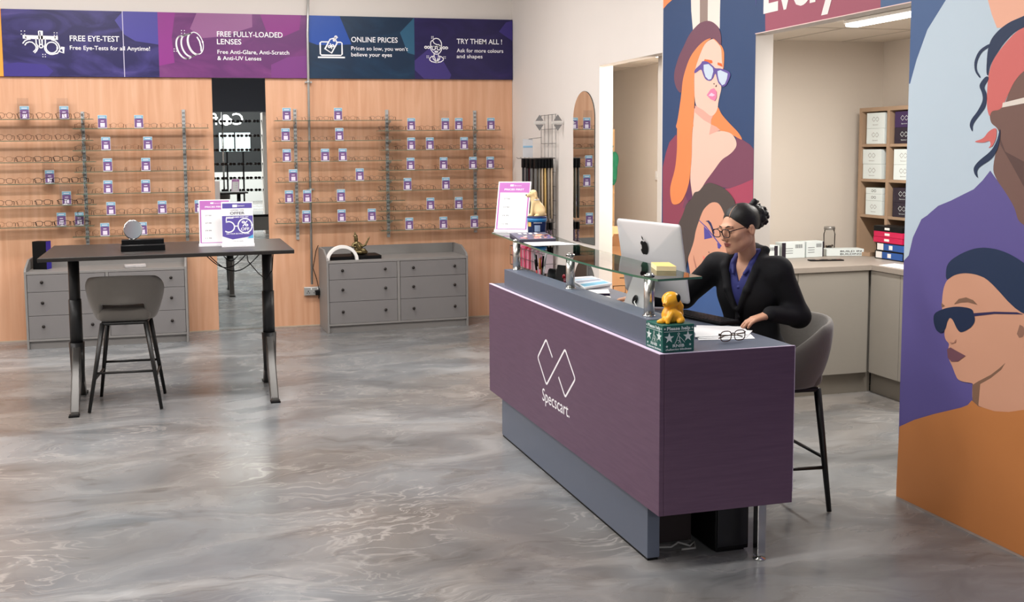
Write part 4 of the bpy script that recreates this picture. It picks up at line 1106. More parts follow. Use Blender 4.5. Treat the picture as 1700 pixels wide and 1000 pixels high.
MB().box(*L_(DX0 + 0.0225, DX1, DY0, DY0 + 0.02, DZ0, DZ1 - 0.001)).build('end_panel', FOIL, dk, bev=0.002)
MB().box(*L_(DX0 + 0.0225, DX1, DY1 - 0.02, DY1, DZ0, DZ1 - 0.022)).build('end_panel', FOIL, dk, bev=0.002)
MB().box(*L_(DX0 + 0.024, DX1, DY0 + 0.0205, DY1, DZ1 - 0.021, DZ1)).build('counter_top', SLATE, dk, bev=0.002)
e_ = MB().box(*L_(DX0, DX0 + 0.0225, DY0, DY1, DZ1 - 0.001, DZ1 + 0.0015)).box(*L_(DX0 + 0.0225, DX1, DY0, DY0 + 0.007, DZ1 - 0.001, DZ1 + 0.0012)).box(*L_(DX0 + 0.0225, DX1, DY0 + 0.007, DY0 + 0.0205, DZ1 - 0.002, DZ1), 1).box(*L_(DX1, DX1 + 0.0015, DY0 - 0.001, DY0 + 0.004, DZ0 + 0.05, DZ1))
e_.build('foil_trim', [FOILEDGE, SLATE], dk)
MB().box(*L_(-1.622, -1.562, -6.725, -4.618, 0.012, DZ0 + 0.2)).build('plinth', SLATE, dk, bev=0.002)
MB().box(*L_(-1.618, -1.568, -6.72, -4.62, 0.0, 0.012)).build('plinth_feet', BLACK, dk)
MB().box(*L_(-1.622, -1.50, -6.712, -4.682, DZ1 + 0.002, RZ)).build('riser', SLATE, dk, bev=0.0015)
lg = MB().box(*L_(-1.15, -1.108, -6.86, -6.82, 0.02, DZ1 - 0.03)).build('support_leg', CHROME, dk, bev=0.003)
MB().lathe([(0.028, 0), (0.028, 0.008), (0.01, 0.012), (0.01, 0.022)], (-1.129 - dm.x, -6.84 - dm.y, 0)).build('levelling_foot', CHROME, lg)
# glass shelf with a bowed front edge, on three posts
fr = [(-1.40, -3.99), (-1.50, -4.03), (-1.53, -4.4), (-1.565, -4.8), (-1.605, -5.3), (-1.632, -5.8), (-1.636, -6.2), (-1.615, -6.55), (-1.588, -6.74)]
bk = [(-1.36, -6.715), (-1.335, -6.0), (-1.30, -5.2), (-1.22, -4.6), (-1.15, -4.06), (-1.20, -3.99)]
out = [(a - dm.x, b - dm.y) for a, b in fr + bk]
gs = MB(); n_ = len(out)
gs.add([(a, b, GZ) for a, b in out] + [(a, b, GZ - 0.010) for a, b in out], [tuple(range(n_)), tuple(reversed(range(n_, 2 * n_)))], 0)
gs.add([(a, b, GZ) for a, b in out] + [(a, b, GZ - 0.010) for a, b in out], [(i, n_ + i, n_ + (i + 1) % n_, (i + 1) % n_) for i in range(n_)], 1)
gs.build('glass_top', [glass('counter_glass', (0.90, 0.95, 0.93, 1)), mat('counter_glass_edge', rgb(66, 112, 92), 0.12, spec=0.7)], dk)
for py, px in ((-4.73, -1.556), (-5.66, -1.566), (-6.62, -1.57)):
    p = MB().cyl((px - dm.x, py - dm.y, RZ), (px - dm.x, py - dm.y, GZ - 0.010), 0.024, n=24).build('glass_post', mat('satin_chrome', rgb(206, 204, 200), 0.24, metal=0.9), dk)
    MB().lathe([(0.03, 0), (0.03, 0.004), (0.025, 0.006)], (px - dm.x, py - dm.y, RZ), 24).build('post_flange', CHROME, p)
    MB().lathe([(0.024, 0), (0.024, 0.006), (0.014, 0.009), (0.014, 0.012), (0, 0.012)], (px - dm.x, py - dm.y, GZ), 24).build('post_cap', CHROME, p)
# logo on the front
lp = lambda a, b, t: (DX0 - dm.x - 0.0006 - t, a - dm.y, b)
lo = MB()
def rounded(P, r=0.018, n=5):
    out_ = [P[0]]
    for i in range(1, len(P) - 1):
        p0, p1, p2 = Vector(P[i - 1]), Vector(P[i]), Vector(P[i + 1])
        a = p1 + (p0 - p1).normalized() * r; b = p1 + (p2 - p1).normalized() * r
        for k in range(n + 1):
            t = k / n
            out_.append(tuple((1 - t) ** 2 * a + 2 * t * (1 - t) * p1 + t * t * b))
    return out_ + [P[-1]]
LOGO = rounded([(-5.598, 0.709), (-5.499, 0.792), (-5.362, 0.665), (-5.504, 0.535), (-5.785, 0.790), (-5.930, 0.660), (-5.788, 0.531), (-5.690, 0.620)], 0.02)
stroke(lo, LOGO, 0.0125, lp)
lo.build('emblem', INK, dk)
lt = MB()
add_text(lt, 'Specscart.', lambda a, b, t: lp(-5.437 - a, 0.434 + b, t), 0, 0, width=0.412, height=0.074, bold=0.004)
lt.build('lettering', INK, dk)

# ------------------------------------------------------------ things on the glass top
def sheet_sign(name, label, loc, rz, lean, W, H, draw, mats, back=True):
    """A leaning printed sign: sheet in a clear holder with a foot; drawn on (x right, z up) from the foot's middle."""
    t = thing(name, label, 'sign', loc, rz)
    ca, sa = math.cos(lean), math.sin(lean)
    p3 = lambda a, b, tt: (a, b * sa - tt * ca, b * ca + tt * sa + 0.004)
    s = MB()
    s.add([p3(-W / 2, 0, 0), p3(W / 2, 0, 0), p3(W / 2, H, 0), p3(-W / 2, H, 0), p3(-W / 2, 0, -0.003), p3(W / 2, 0, -0.003), p3(W / 2, H, -0.003), p3(-W / 2, H, -0.003)],
          [(0, 1, 2, 3), (7, 6, 5, 4), (0, 4, 5, 1), (1, 5, 6, 2), (2, 6, 7, 3), (3, 7, 4, 0)], 0)
    draw(s, p3)
    s.build('printed_sheet', mats, t)
    f = MB().box(-W / 2 - 0.004, W / 2 + 0.004, -0.035, 0.06, 0, 0.003)
    f.add([p3(-W / 2 - 0.004, 0.0, 0.004), p3(W / 2 + 0.004, 0.0, 0.004), p3(W / 2 + 0.004, 0.018, 0.004), p3(-W / 2 - 0.004, 0.018, 0.004)], [(0, 1, 2, 3)])
    f.build('acrylic_foot', mat('acrylic_white', rgb(232, 230, 234), 0.15, spec=0.6), t)
    return t
PINKP = mat('sign_magenta', rgb(190, 112, 188), 0.5)
VIOP = mat('sign_violet', rgb(92, 78, 160), 0.5)
CYANP = mat('sign_cyan', rgb(92, 178, 222), 0.5)
def quad(s, p3, x0, x1, z0, z1, m, t=0.0006): s.add([p3(x0, z0, t), p3(x1, z0, t), p3(x1, z1, t), p3(x0, z1, t)], [(0, 1, 2, 3)], m)
def draw_price(W, H, lines):
    def d(s, p3):
        quad(s, p3, -W / 2 + 0.008, W / 2 - 0.008, 0.012, H - 0.008, 1)
        quad(s, p3, -W / 2 + 0.018, W / 2 - 0.018, 0.024, H * 0.78, 0, 0.001)
        quad(s, p3, -0.03, -0.006, H * 0.905, H * 0.94, 2, 0.001)
        add_text(s, 'Specscart', p3, 0.0, H * 0.91, width=0.05, height=H * 0.022, m=2, t=0.001, bold=0.0)
        add_text(s, 'PRICES FIRST', p3, 0.0, H * 0.825, width=W * 0.6, height=H * 0.035, m=2, t=0.001, bold=0.02, align='C')
        for k, tx_ in enumerate(lines): add_text(s, tx_, p3, -W * 0.3, H * (0.64 - 0.165 * k), width=0.045, height=H * 0.03, m=3, t=0.0014, bold=0.0)
    return d
sheet_sign('price_sign', 'white and mauve price sign standing on the far end of the glass counter shelf', (-1.39, -4.12, GZ + 0.0005), math.radians(-35), math.radians(17), 0.235, 0.36,
           draw_price(0.235, 0.36, ['27.98', '27.98', '19.99', '11.98']), [PAPER, PINKP, INK, GREYINK])
# dog collection box: seated golden dog on a navy tub
GOLDDOG = mat('cream_resin', rgb(232, 202, 150), 0.45, noise=0.08, nscale=20)
db = thing('collection_box', 'charity collection tub with a cream seated dog on top, beside the price sign', 'collection box', (-1.252, -4.262, GZ + 0.0005), math.radians(-15))
tb = MB().lathe([(0.075, 0), (0.079, 0.004), (0.084, 0.112), (0.087, 0.114), (0.087, 0.124), (0.08, 0.126), (0, 0.126)], n=36); tb.build('tub', mat('tub_navy', rgb(24, 42, 92), 0.35), db)
bd = MB().lathe([(0.0845, 0.088), (0.0862, 0.113)], n=36); bd.build('blue_band', mat('tub_blue', rgb(36, 120, 178), 0.35), db)
st = MB()
for a0, a1, z0, z1, m_ in ((-1.9, -1.3, 0.02, 0.065, 0), (-2.75, -2.3, 0.055, 0.085, 1), (-1.9, -0.9, 0.012, 0.015, 2), (-2.0, -1.1, 0.08, 0.083, 2)):
    P = [(a0 + (a1 - a0) * i / 8) for i in range(9)]
    r0, r1 = 0.0795 + 0.0045 * z0 / 0.11, 0.0795 + 0.0045 * z1 / 0.11
    st.add([((r0 + .0008) * math.cos(a), (r0 + .0008) * math.sin(a), z0) for a in P] + [((r1 + .0008) * math.cos(a), (r1 + .0008) * math.sin(a), z1) for a in P], [(i, i + 1, 10 + i, 9 + i) for i in range(8)], m_)
st.build('printed_label', [mat('label_pale', rgb(150, 170, 200), 0.5), mat('label_gold', rgb(232, 186, 96), 0.5), INK], db)
v = Vol((-0.1, -0.12, 0.1), (0.12, 0.12, 0.33), 0.0035)
v.ell((0.02, 0, 0.165), (0.05, 0.052, 0.05), k=0.02).cone((0.02, 0, 0.16), (-0.022, 0, 0.245), 0.048, 0.034, k=0.02)
v.ell((-0.03, 0, 0.285), (0.034, 0.031, 0.03), k=0.015).cone((-0.05, 0, 0.28), (-0.078, 0, 0.272), 0.02, 0.013, k=0.01)
for s in (-1, 1):
    v.cone((-0.03, s * 0.02, 0.22), (-0.045, s * 0.022, 0.132), 0.017, 0.014, k=0.01).ell((-0.058, s * 0.022, 0.131), (0.02, 0.013, 0.009), k=0.008)
    v.ell((0.03, s * 0.042, 0.15), (0.036, 0.022, 0.03), k=0.012).ell((0.0, s * 0.05, 0.131), (0.03, 0.013, 0.009), k=0.008)
    v.cone((-0.015, s * 0.03, 0.298), (-0.008, s * 0.04, 0.262), 0.011, 0.008, k=0.006)
v.chain([(0.06, 0, 0.14), (0.075, 0.03, 0.133), (0.06, 0.055, 0.131)], [0.012, 0.01, 0.006], k=0.01)
v.half((0, 0, 0.1255), (0, 0, -1))
dgo = v.build('dog', GOLDDOG, db)
ed = MB()
for s in (-1, 1): ed.ball((-0.056, s * 0.014, 0.295), 0.0045, m=0)
ed.ball((-0.09, 0, 0.276), 0.0065, m=0)
ed.build('eyes_and_nose', BLACK, dgo)
MB().lathe([(0.034, 0), (0.037, 0.006), (0.034, 0.012)], (-0.014, 0, 0.236), 24).build('collar', mat('collar_white', rgb(232, 226, 220), 0.5), dgo)
db.scale = (0.78, 0.78, 0.95)
# boxed frames / brochure lying on the glass
def slab(name, label, cat, pts, z, h, ms, top=None, group=None):
    """Flat item with a four-cornered outline in world x, y."""
    cx = sum(q[0] for q in pts) / 4; cy = sum(q[1] for q in pts) / 4
    P = [(a - cx, b - cy) for a, b in pts]
    ar = sum(P[i][0] * P[(i + 1) % 4][1] - P[(i + 1) % 4][0] * P[i][1] for i in range(4))
    if ar < 0: P = P[::-1]
    m = MB()
    m.add([(a, b, 0) for a, b in P] + [(a, b, h) for a, b in P], [(3, 2, 1, 0)] + [(i, (i + 1) % 4, 4 + (i + 1) % 4, 4 + i) for i in range(4)], 1 if len(ms) > 1 else 0)
    m.add([(a, b, h) for a, b in P], [(0, 1, 2, 3)], 0)
    if top: top(m, lambda u, w, t=0.0004: tuple(Vector((*P[0], 0)) * (1 - u) * (1 - w) + Vector((*P[1], 0)) * u * (1 - w) + Vector((*P[2], 0)) * u * w + Vector((*P[3], 0)) * (1 - u) * w + Vector((0, 0, h + t))))
    o = m.build(name, ms, None, (cx, cy, z))
    return tag(o, label, cat, group)
def cover(m, q):
    rr = random.Random(4)
    for i in range(26):
        u, w_, a = rr.random() * .85 + .05, rr.random() * .55 + .03, rr.random() * .14 + .05
        m.add([q(u, w_), q(min(.97, u + a), w_ + a * .2), q(min(.97, u + a * .8), w_ + a), q(u - a * .1, w_ + a * .7)], [(0, 1, 2, 3)], 2 + i % 4)
    for k in range(4): m.add([q(0.2 + .15 * k, .75, .001), q(.28 + .15 * k, .75, .001), q(.28 + .15 * k, .92, .001), q(.2 + .15 * k, .92, .001)], [(0, 1, 2, 3)], 6)
slab('brochure_box', 'flat box with a colourful orange, pink and violet lid on the glass shelf', 'box', [(-1.47, -4.335), (-1.225, -4.345), (-1.335, -4.84), (-1.572, -4.834)], GZ + 0.0006, 0.016,
     [mat('lid_slate', rgb(88, 86, 106), 0.5), mat('box_slate', rgb(78, 74, 92), 0.5), mat('lid_violet', rgb(92, 72, 150), 0.5), mat('lid_orange', rgb(240, 158, 100), 0.5), mat('lid_pink', rgb(236, 150, 150), 0.5), mat('lid_cream', rgb(240, 214, 200), 0.5), INK], cover)
slab('paper_sheet', 'long white paper lying on the glass shelf in front of the colourful box', 'paper', [(-1.34, -4.875), (-1.555, -4.86), (-1.57, -5.08), (-1.29, -5.10)], GZ + 0.0006, 0.0012, [PAPER])
sn = slab('sticky_notes', 'yellow pad of sticky notes near the end of the glass shelf', 'note pad', [(-1.405, -6.30), (-1.455, -6.46), (-1.375, -6.50), (-1.325, -6.33)], GZ + 0.0006, 0.022, [mat('note_yellow', rgb(244, 208, 120), 0.7), mat('note_edge', rgb(238, 216, 170), 0.7, noise=0.08, nscale=90, stretch=(0.1, 0.1, 6))])

# ------------------------------------------------------------ things on the counter
T0 = DZ1 + 0.0006
# charity cube box with a yellow dog figure
gb = thing('donation_box', 'dark green cube donation box with white stars and a yellow dog figure on top', 'donation box', (-1.548, -6.778, T0), math.radians(2))
GREEN = mat('box_green', rgb(22, 92, 84), 0.4)
hs, hh = 0.076, 0.118
MB().box(-hs, hs, -hs, hs, 0, hh).build('box', GREEN, gb, bev=0.003)
pr = MB()
def star(cx, cz, r, p3, m=0):
    P = []
    for i in range(10):
        a = math.radians(90 + 36 * i); q = r if i % 2 == 0 else r * 0.4
        P.append((cx + q * math.cos(a), cz + q * math.sin(a)))
    pr.add([p3(a, b, 0) for a, b in P] + [p3(cx, cz, 0)], [(i, (i + 1) % 10, 10) for i in range(10)], m)
for f3 in (lambda a, b, t: (a, -hs - 0.0006 - t, b), lambda a, b, t: (-hs - 0.0006 - t, -a, b)):
    add_text(pr, 'Please help', f3, 0.0, 0.096, width=0.112, height=0.015, bold=0.03, align='C')
    star(-0.066, 0.102, 0.006, f3); star(0.066, 0.102, 0.006, f3)
    pr.add([f3(-0.07, 0.0885, 0), f3(0.07, 0.0885, 0), f3(0.07, 0.0905, 0), f3(-0.07, 0.0905, 0)], [(0, 1, 2, 3)])
    star(-0.045, 0.062, 0.024, f3); star(0.045, 0.066, 0.024, f3)
    stroke(pr, [(-0.018, 0.036), (-0.01, 0.05), (-0.006, 0.062), (0.0, 0.074), (0.004, 0.064), (0.006, 0.05), (0.012, 0.036)], 0.0025, f3)
    stroke(pr, [(0.004, 0.066), (0.016, 0.056), (0.03, 0.04)], 0.002, f3); stroke(pr, [(-0.006, 0.05), (0.006, 0.05), (0.0, 0.038)], 0.002, f3)
    stroke(pr, arc(0, 0.0785, 0.0045, 0.0045, 0, 360, 12), 0.002, f3, closed=True)
    add_text(pr, 'RNIB', f3, 0.0, 0.0215, width=0.056, height=0.013, bold=0.02, align='C')
    add_text(pr, 'challenging blindness', f3, 0.0, 0.008, width=0.124, height=0.009, bold=0.02, align='C')
    star(-0.056, 0.026, 0.007, f3); star(0.056, 0.03, 0.007, f3)
pr.build('printed_text', mat('box_white', rgb(222, 232, 232), 0.5), gb)
YEL = mat('yellow_plastic', rgb(250, 178, 40), 0.3, spec=0.6)
v = Vol((-0.09, -0.09, 0.1), (0.1, 0.1, 0.27), 0.0028)
v.ell((0.006, 0, 0.148), (0.042, 0.04, 0.036), k=0.012).cone((0.006, 0, 0.15), (0.0, 0, 0.185), 0.036, 0.024, k=0.012)
v.ell((0.004, 0, 0.216), (0.04, 0.037, 0.036), k=0.006).cone((-0.02, -0.012, 0.208), (-0.034, -0.022, 0.2), 0.018, 0.013, k=0.01)
v.chain([(0.034, 0.018, 0.13), (0.05, 0.0, 0.15), (0.046, -0.006, 0.185), (0.034, -0.012, 0.205)], [0.011, 0.013, 0.014, 0.012], k=0.006)
v.chain([(-0.02, -0.01, 0.132), (-0.05, -0.02, 0.126), (-0.062, -0.012, 0.124)], [0.016, 0.011, 0.008], k=0.01)
v.chain([(-0.01, -0.03, 0.16), (-0.03, -0.04, 0.14), (-0.035, -0.045, 0.124)], [0.013, 0.011, 0.01], k=0.008)
v.chain([(0.03, -0.028, 0.15), (0.036, -0.038, 0.13), (0.02, -0.045, 0.124)], [0.014, 0.012, 0.011], k=0.008)
v.half((0, 0, hh), (0, 0, -1))
yd = v.build('dog_figure', YEL, gb)
MB().ball((0.022, -0.032, 0.226), 0.010, 0.009, 0.018).build('dark_ear', BLACK, yd)
MB().ball((-0.047, -0.03, 0.203), 0.005).build('nose', mat('nose_amber', rgb(196, 122, 30), 0.4), yd)
# desktop computer seen from behind
ALU = mat('pale_aluminium', rgb(206, 206, 208), 0.35, metal=0.25, spec=0.5)
pcx = thing('desktop_computer', 'silver all-in-one computer seen from behind, facing the seated person', 'computer', (-1.235, -5.93, T0), 0)
Wd, Hd = 0.57, 0.405
tilt = math.radians(9)
ax_w = Vector((0.145, -0.989, 0)).normalized()             # along the screen's width, towards the near side
nrm = Vector((0.989, 0.145, 0))                            # the screen looks this way
up = (Vector((0, 0, 1)) * math.cos(tilt) - nrm * math.sin(tilt)).normalized()
nn = ax_w.cross(up) * -1
c0 = Vector((0.045, 0.0, 0.095))                           # bottom middle of the display
def disp(a, b, t): return tuple(c0 + ax_w * a + up * b + nn * t)
sd = 1 if nn.dot(nrm) > 0 else -1
dp = MB()
rc = []
for cx_, cz_, a0 in ((Wd / 2 - 0.02, 0.02, -90), (Wd / 2 - 0.02, Hd - 0.02, 0), (-Wd / 2 + 0.02, Hd - 0.02, 90), (-Wd / 2 + 0.02, 0.02, 180)):
    rc += arc(cx_, cz_, 0.02, 0.02, a0, a0 + 90, 8)
rd_ = []
for i_ in range(len(rc)):
    (a0_, b0_), (a1_, b1_) = rc[i_], rc[(i_ + 1) % len(rc)]
    ns_ = max(1, int(math.hypot(a1_ - a0_, b1_ - b0_) / 0.03))
    rd_ += [(a0_ + (a1_ - a0_) * k_ / ns_, b0_ + (b1_ - b0_) * k_ / ns_) for k_ in range(ns_)]
rc = rd_
rings = [(0.004, 1.0), (-0.003, 1.0), (-0.0042, 0.997)] + [(-0.0042 - 0.0325 * (1 - q_ ** 2), q_) for q_ in (.93, .85, .75, .64, .52, .4, .28, .16, .06)]
nr = len(rc)
vv = []
for tt, sc_ in rings:
    wq = 1.0 if sc_ > .99 else sc_ ** 1.3
    for a, b in rc:
        an_ = math.atan2((b - Hd / 2) / Hd, a / Wd)
        ex_, ey_ = Wd / 2 * math.cos(an_), Hd / 2 * math.sin(an_)
        vv.append(disp((a * wq + ex_ * (1 - wq)) * sc_, Hd / 2 + ((b - Hd / 2) * wq + ey_ * (1 - wq)) * sc_, sd * tt))
ff = []
for i in range(len(rings) - 1):
    for k in range(nr):
        l = (k + 1) % nr
        ff.append((i * nr + k, i * nr + l, (i + 1) * nr + l, (i + 1) * nr + k))
dp.add(vv, ff, 0, True); dp.add(vv[:nr], [tuple(range(nr))], 1); dp.add(vv[-nr:], [tuple(range(nr))], 0, True)
dpo = dp.build('display', [ALU, BLACK], pcx)
ap = MB()
def lg3(a, b, t): return disp(a * 1.0, b, sd * -(0.0368 + t))
AP = [(0, .018), (.012, .024), (.024, .02), (.031, .01), (.022, -.002), (.023, -.018), (.034, -.026), (.026, -.042), (.014, -.05), (.002, -.046), (-.008, -.049), (-.022, -.044), (-.032, -.026), (-.035, -.006), (-.03, .012), (-.018, .022), (-.006, .021)]
ac = (0.0, 0.285)
ap.add([lg3(-a + ac[0], b + ac[1], 0.0004) for a, b in AP], [tuple(range(len(AP)))], 0)
LF = [(-.002, .028), (.002, .042), (.014, .052), (.013, .038), (.006, .029)]
ap.add([lg3(-a + ac[0], b + ac[1], 0.0004) for a, b in LF], [tuple(range(len(LF)))], 0)
ap.build('emblem', BLACK, dpo)
stn = MB()
hw_ = 0.095
p0 = [Vector((-0.145, 0, 0)), Vector((0.07, 0, 0))]
def sp(a, x, z): return tuple(ax_w * a + nrm * x + Vector((0, 0, z)))
prof = [(-0.125, 0.0), (-0.125, 0.006), (-0.105, 0.03), (-0.03, 0.215), (-0.022, 0.212), (-0.085, 0.03), (-0.07, 0.008), (0.07, 0.008), (0.07, 0.0)]
n9 = len(prof)
sv = [sp(-hw_, a, b) for a, b in prof] + [sp(hw_, a, b) for a, b in prof]
stn.add(sv, [(i, (i + 1) % n9, n9 + (i + 1) % n9, n9 + i) for i in range(n9)] + [tuple(reversed(range(n9))), tuple(range(n9, 2 * n9))], 0)
sto = stn.build('stand', ALU, pcx, bev=0.003)
MB().lathe([(0.024, -0.001), (0.024, 0.002), (0, 0.002)], n=24).xf(Matrix.Translation(sp(0, -0.086, 0.09)) @ Matrix.Rotation(math.radians(-68), 4, 'Y')).build('cable_hole', BLACK, sto)
MB().tube([sp(0, -0.083, 0.085), sp(0.03, -0.11, 0.082), sp(0.08, -0.12, 0.05), sp(0.14, -0.12, 0.012), sp(0.2, -0.1, 0.005)], 0.003, 8).build('power_cable', WHITE, pcx)
# keyboard and mouse
kb = thing('keyboard', 'black computer keyboard on the counter in front of the person', 'keyboard', (-1.03, -6.12, T0), math.radians(12))
MB().box(-0.065, 0.065, -0.21, 0.21, 0, 0.014).build('body', BLACK, kb, bev=0.004)
ky = MB()
for i in range(5):
    for j in range(15):
        ky.box(-0.056 + i * 0.0235, -0.036 + i * 0.0235, -0.2 + j * 0.0268, -0.178 + j * 0.0268, 0.014, 0.018)
ko = ky.build('keys', mat('key_black', rgb(34, 34, 37), 0.5), kb); ko['kind'] = 'stuff'
MOUSE = (-1.225, -5.60)
mo = thing('computer_mouse', 'pale computer mouse under the person\u2019s right hand', 'mouse', (MOUSE[0], MOUSE[1], T0), math.radians(20))
MB().ball((0, 0, 0.0), 0.052, 0.03, 0.026).xf(Matrix.Translation((0, 0, 0.0))).build('shell', WHITE, mo)
mo.children[0].data.transform(Matrix.Identity(4))
for vtx in mo.children[0].data.vertices: vtx.co.z = max(vtx.co.z, 0.0)
# pen pot with pens
pp = thing('pen_pot', 'black pen pot full of pens behind the desk riser, below the glass shelf', 'pot', (-1.44, -4.84, T0))
MB().lathe([(0.038, 0), (0.04, 0.1), (0.037, 0.1), (0.035, 0.006), (0, 0.006)], n=24).build('pot', BLACK, pp)
PC = [('red pen', (200, 40, 44)), ('white and grey marker', (214, 212, 214)), ('black pen', (24, 24, 28)), ('orange pen', (222, 142, 60)), ('red marker with a white cap', (186, 36, 46)), ('silver pen', (176, 178, 182)), ('black marker with a white barrel', (230, 228, 230)), ('pink pen', (226, 120, 150))]
for k, (nm, c_) in enumerate(PC):
    a = k * 2.4
    bx, by = 0.016 * math.cos(a), 0.016 * math.sin(a)
    tx_, ty_ = 0.036 * math.cos(a), 0.05 * math.sin(a)
    L0 = 0.185 + 0.012 * ((k * 3) % 4)
    t = thing('pen', '%s standing in the black pen pot on the desk' % nm, 'pen', (pp.location.x, pp.location.y, T0 + 0.008), 0, None)
    e1 = Vector((tx_, ty_, L0)); s1 = Vector((bx * .6, by * .6, 0.004))
    MB().tube([s1, s1.lerp(e1, 0.65)], 0.0052, 10).build('barrel', mat('pen_' + nm.split()[0] + str(k), rgb(*c_), 0.35), t)
    MB().tube([s1.lerp(e1, 0.65), e1], [0.0064, 0.006], 10).build('cap', BLACK if k % 2 == 0 else mat('pen_cap' + str(k), rgb(*PC[(k + 4) % 8][1]), 0.35), t)
# tape dispenser-like black roll, phone on a stand, glasses case
td = thing('tape_dispenser', 'round black tape dispenser between the pen pot and the middle glass post', 'tape dispenser', (-1.415, -5.0, T0), math.radians(60))
MB().xf(Matrix.Identity(4)).merge(MB().lathe([(0.02, -0.02), (0.052, -0.02), (0.055, -0.016), (0.055, 0.016), (0.052, 0.02), (0.02, 0.02)], n=32), Matrix.Translation((0, 0, 0.062)) @ Matrix.Rotation(math.pi / 2, 4, 'X')).build('roll', BLACK, td)
MB().box(-0.06, 0.09, -0.025, 0.025, 0, 0.02).build('base', BLACK, td, bev=0.006)
bb = thing('bead_chain', 'coil of red and black beads beside the middle glass post', 'beads', (-1.43, -5.245, T0))
q = MB(); rr = random.Random(9)
for i in range(46):
    a = rr.random() * 6.28; r_ = 0.02 + 0.018 * rr.random(); z = 0.008 + 0.075 * rr.random()
    q.ball((r_ * math.cos(a), r_ * math.sin(a), z), 0.0085, nu=8, nv=6, m=i % 3)
qo = q.build('beads', [mat('bead_red', rgb(150, 26, 40), 0.25), BLACK, mat('bead_wine', rgb(92, 20, 34), 0.25)], bb); qo['kind'] = 'stuff'
td.scale = (1.3, 1.3, 1.3); bb.scale = (1.2, 1.2, 1.6)
ph = thing('phone', 'dark phone propped upright next to the middle glass post', 'phone', (-1.44, -5.14, T0), math.radians(-70))
mm = MB().box(-0.04, 0.04, -0.005, 0.005, 0, 0.19); mm.build('body', BLACK, ph, bev=0.003); ph.rotation_euler = (math.radians(-14), 0, math.radians(-64))
BLUEP = mat('leaflet_blue', rgb(120, 186, 214), 0.55, noise=0.2, nscale=14)
WHITEB = mat('leaflet_white', rgb(222, 224, 232), 0.55)
def leaf_top(m, q):
    for k, (u0, u1) in enumerate(((0.05, 0.3), (0.42, 0.6), (0.68, 0.74), (0.8, 0.84))):
        m.add([q(0.06, u0), q(0.94, u0), q(0.94, u1), q(0.06, u1)], [(0, 1, 2, 3)], 2 + k % 2)
for k in range(5):
    a, dx, dy = 0.05 * (k - 2), 0.008 * k, -0.01 * (k % 3)
    slab('leaflet', ['bottom white leaflet of the pile by the middle glass post', 'second leaflet from the bottom of the pile by the middle post', 'middle leaflet of the pile by the middle glass post', 'second leaflet from the top of the pile by the middle post', 'blue and white top leaflet of the pile by the middle post'][k], 'leaflet',
         [(-1.34 + dx, -5.18 + dy - a * .3), (-1.10 + dx, -5.08 + dy), (-1.05 + dx - a * .3, -4.72 + dy), (-1.26 + dx, -4.74 + dy)], T0 + 0.012 * k, 0.0115, [WHITEB, PAPER, BLUEP, mat('leaflet_grey', rgb(150, 160, 178), 0.55)], leaf_top if k == 4 else None, 'pile of leaflets on the counter')
pb = slab('spectacle_box', 'flat white box with a purple end beside the leaflets on the counter', 'box', [(-1.40, -5.36), (-1.22, -5.40), (-1.16, -5.24), (-1.35, -5.22)], T0, 0.045, [PAPER, mat('box_end_purple', rgb(56, 44, 68), 0.5)])
for k, (x, y) in enumerate(((-1.375, -5.60), (-1.315, -5.56))):
    t = thing('sample_jar', 'small black jar with a white lid, %s of two beside the computer' % ('nearer' if k == 0 else 'farther'), 'jar', (x, y, T0))
    MB().lathe([(0.024, 0), (0.026, 0.004), (0.026, 0.034), (0.02, 0.038)], n=20).build('pot', BLACK, t)
    MB().lathe([(0.027, 0.034), (0.027, 0.05), (0.024, 0.053), (0, 0.053)], n=20).build('lid', WHITE, t)
slab('paper_sheet', 'white pages lying just behind the riser near the last glass post', 'paper', [(-1.38, -6.25), (-1.24, -6.28), (-1.22, -6.1), (-1.36, -6.07)], T0, 0.012, [mat('paper_pinkish', rgb(236, 226, 226), 0.7), PAPER])
# paper pile under the left hand, folded spectacles
PL = [[(-1.335, -6.645), (-1.075, -6.69), (-0.98, -6.45), (-1.2, -6.33)], [(-1.32, -6.62), (-1.10, -6.66), (-0.985, -6.52), (-1.19, -6.35)], [(-1.33, -6.60), (-1.07, -6.62), (-0.99, -6.42), (-1.17, -6.32)]]
for k in range(3):
    slab('paper_sheet', ['lowest white sheet of the papers under the left hand', 'middle white sheet of the papers under the left hand', 'top white sheet of the papers under the left hand'][k], 'paper', PL[k], T0 + 0.003 * k, 0.0022, [PAPER], None, 'papers under the hand')
fs = thing('spectacles', 'folded dark tortoiseshell spectacles lying on the counter in front of the papers', 'spectacles', (-1.215, -6.735, T0), math.radians(8))
o = bpy.data.objects.new('front_frame', KINDS['dark brown square'][0][0]); COL.objects.link(o); o.parent = fs
for s in (-1, 1):
    MB().tube([(s * 0.072, 0.006, 0.038), (s * 0.066, 0.012, 0.036), (-s * 0.03, 0.014 + 0.004 * s, 0.03), (-s * 0.062, 0.016 + 0.004 * s, 0.02)], 0.003, 6).build('temple', ACT, fs)
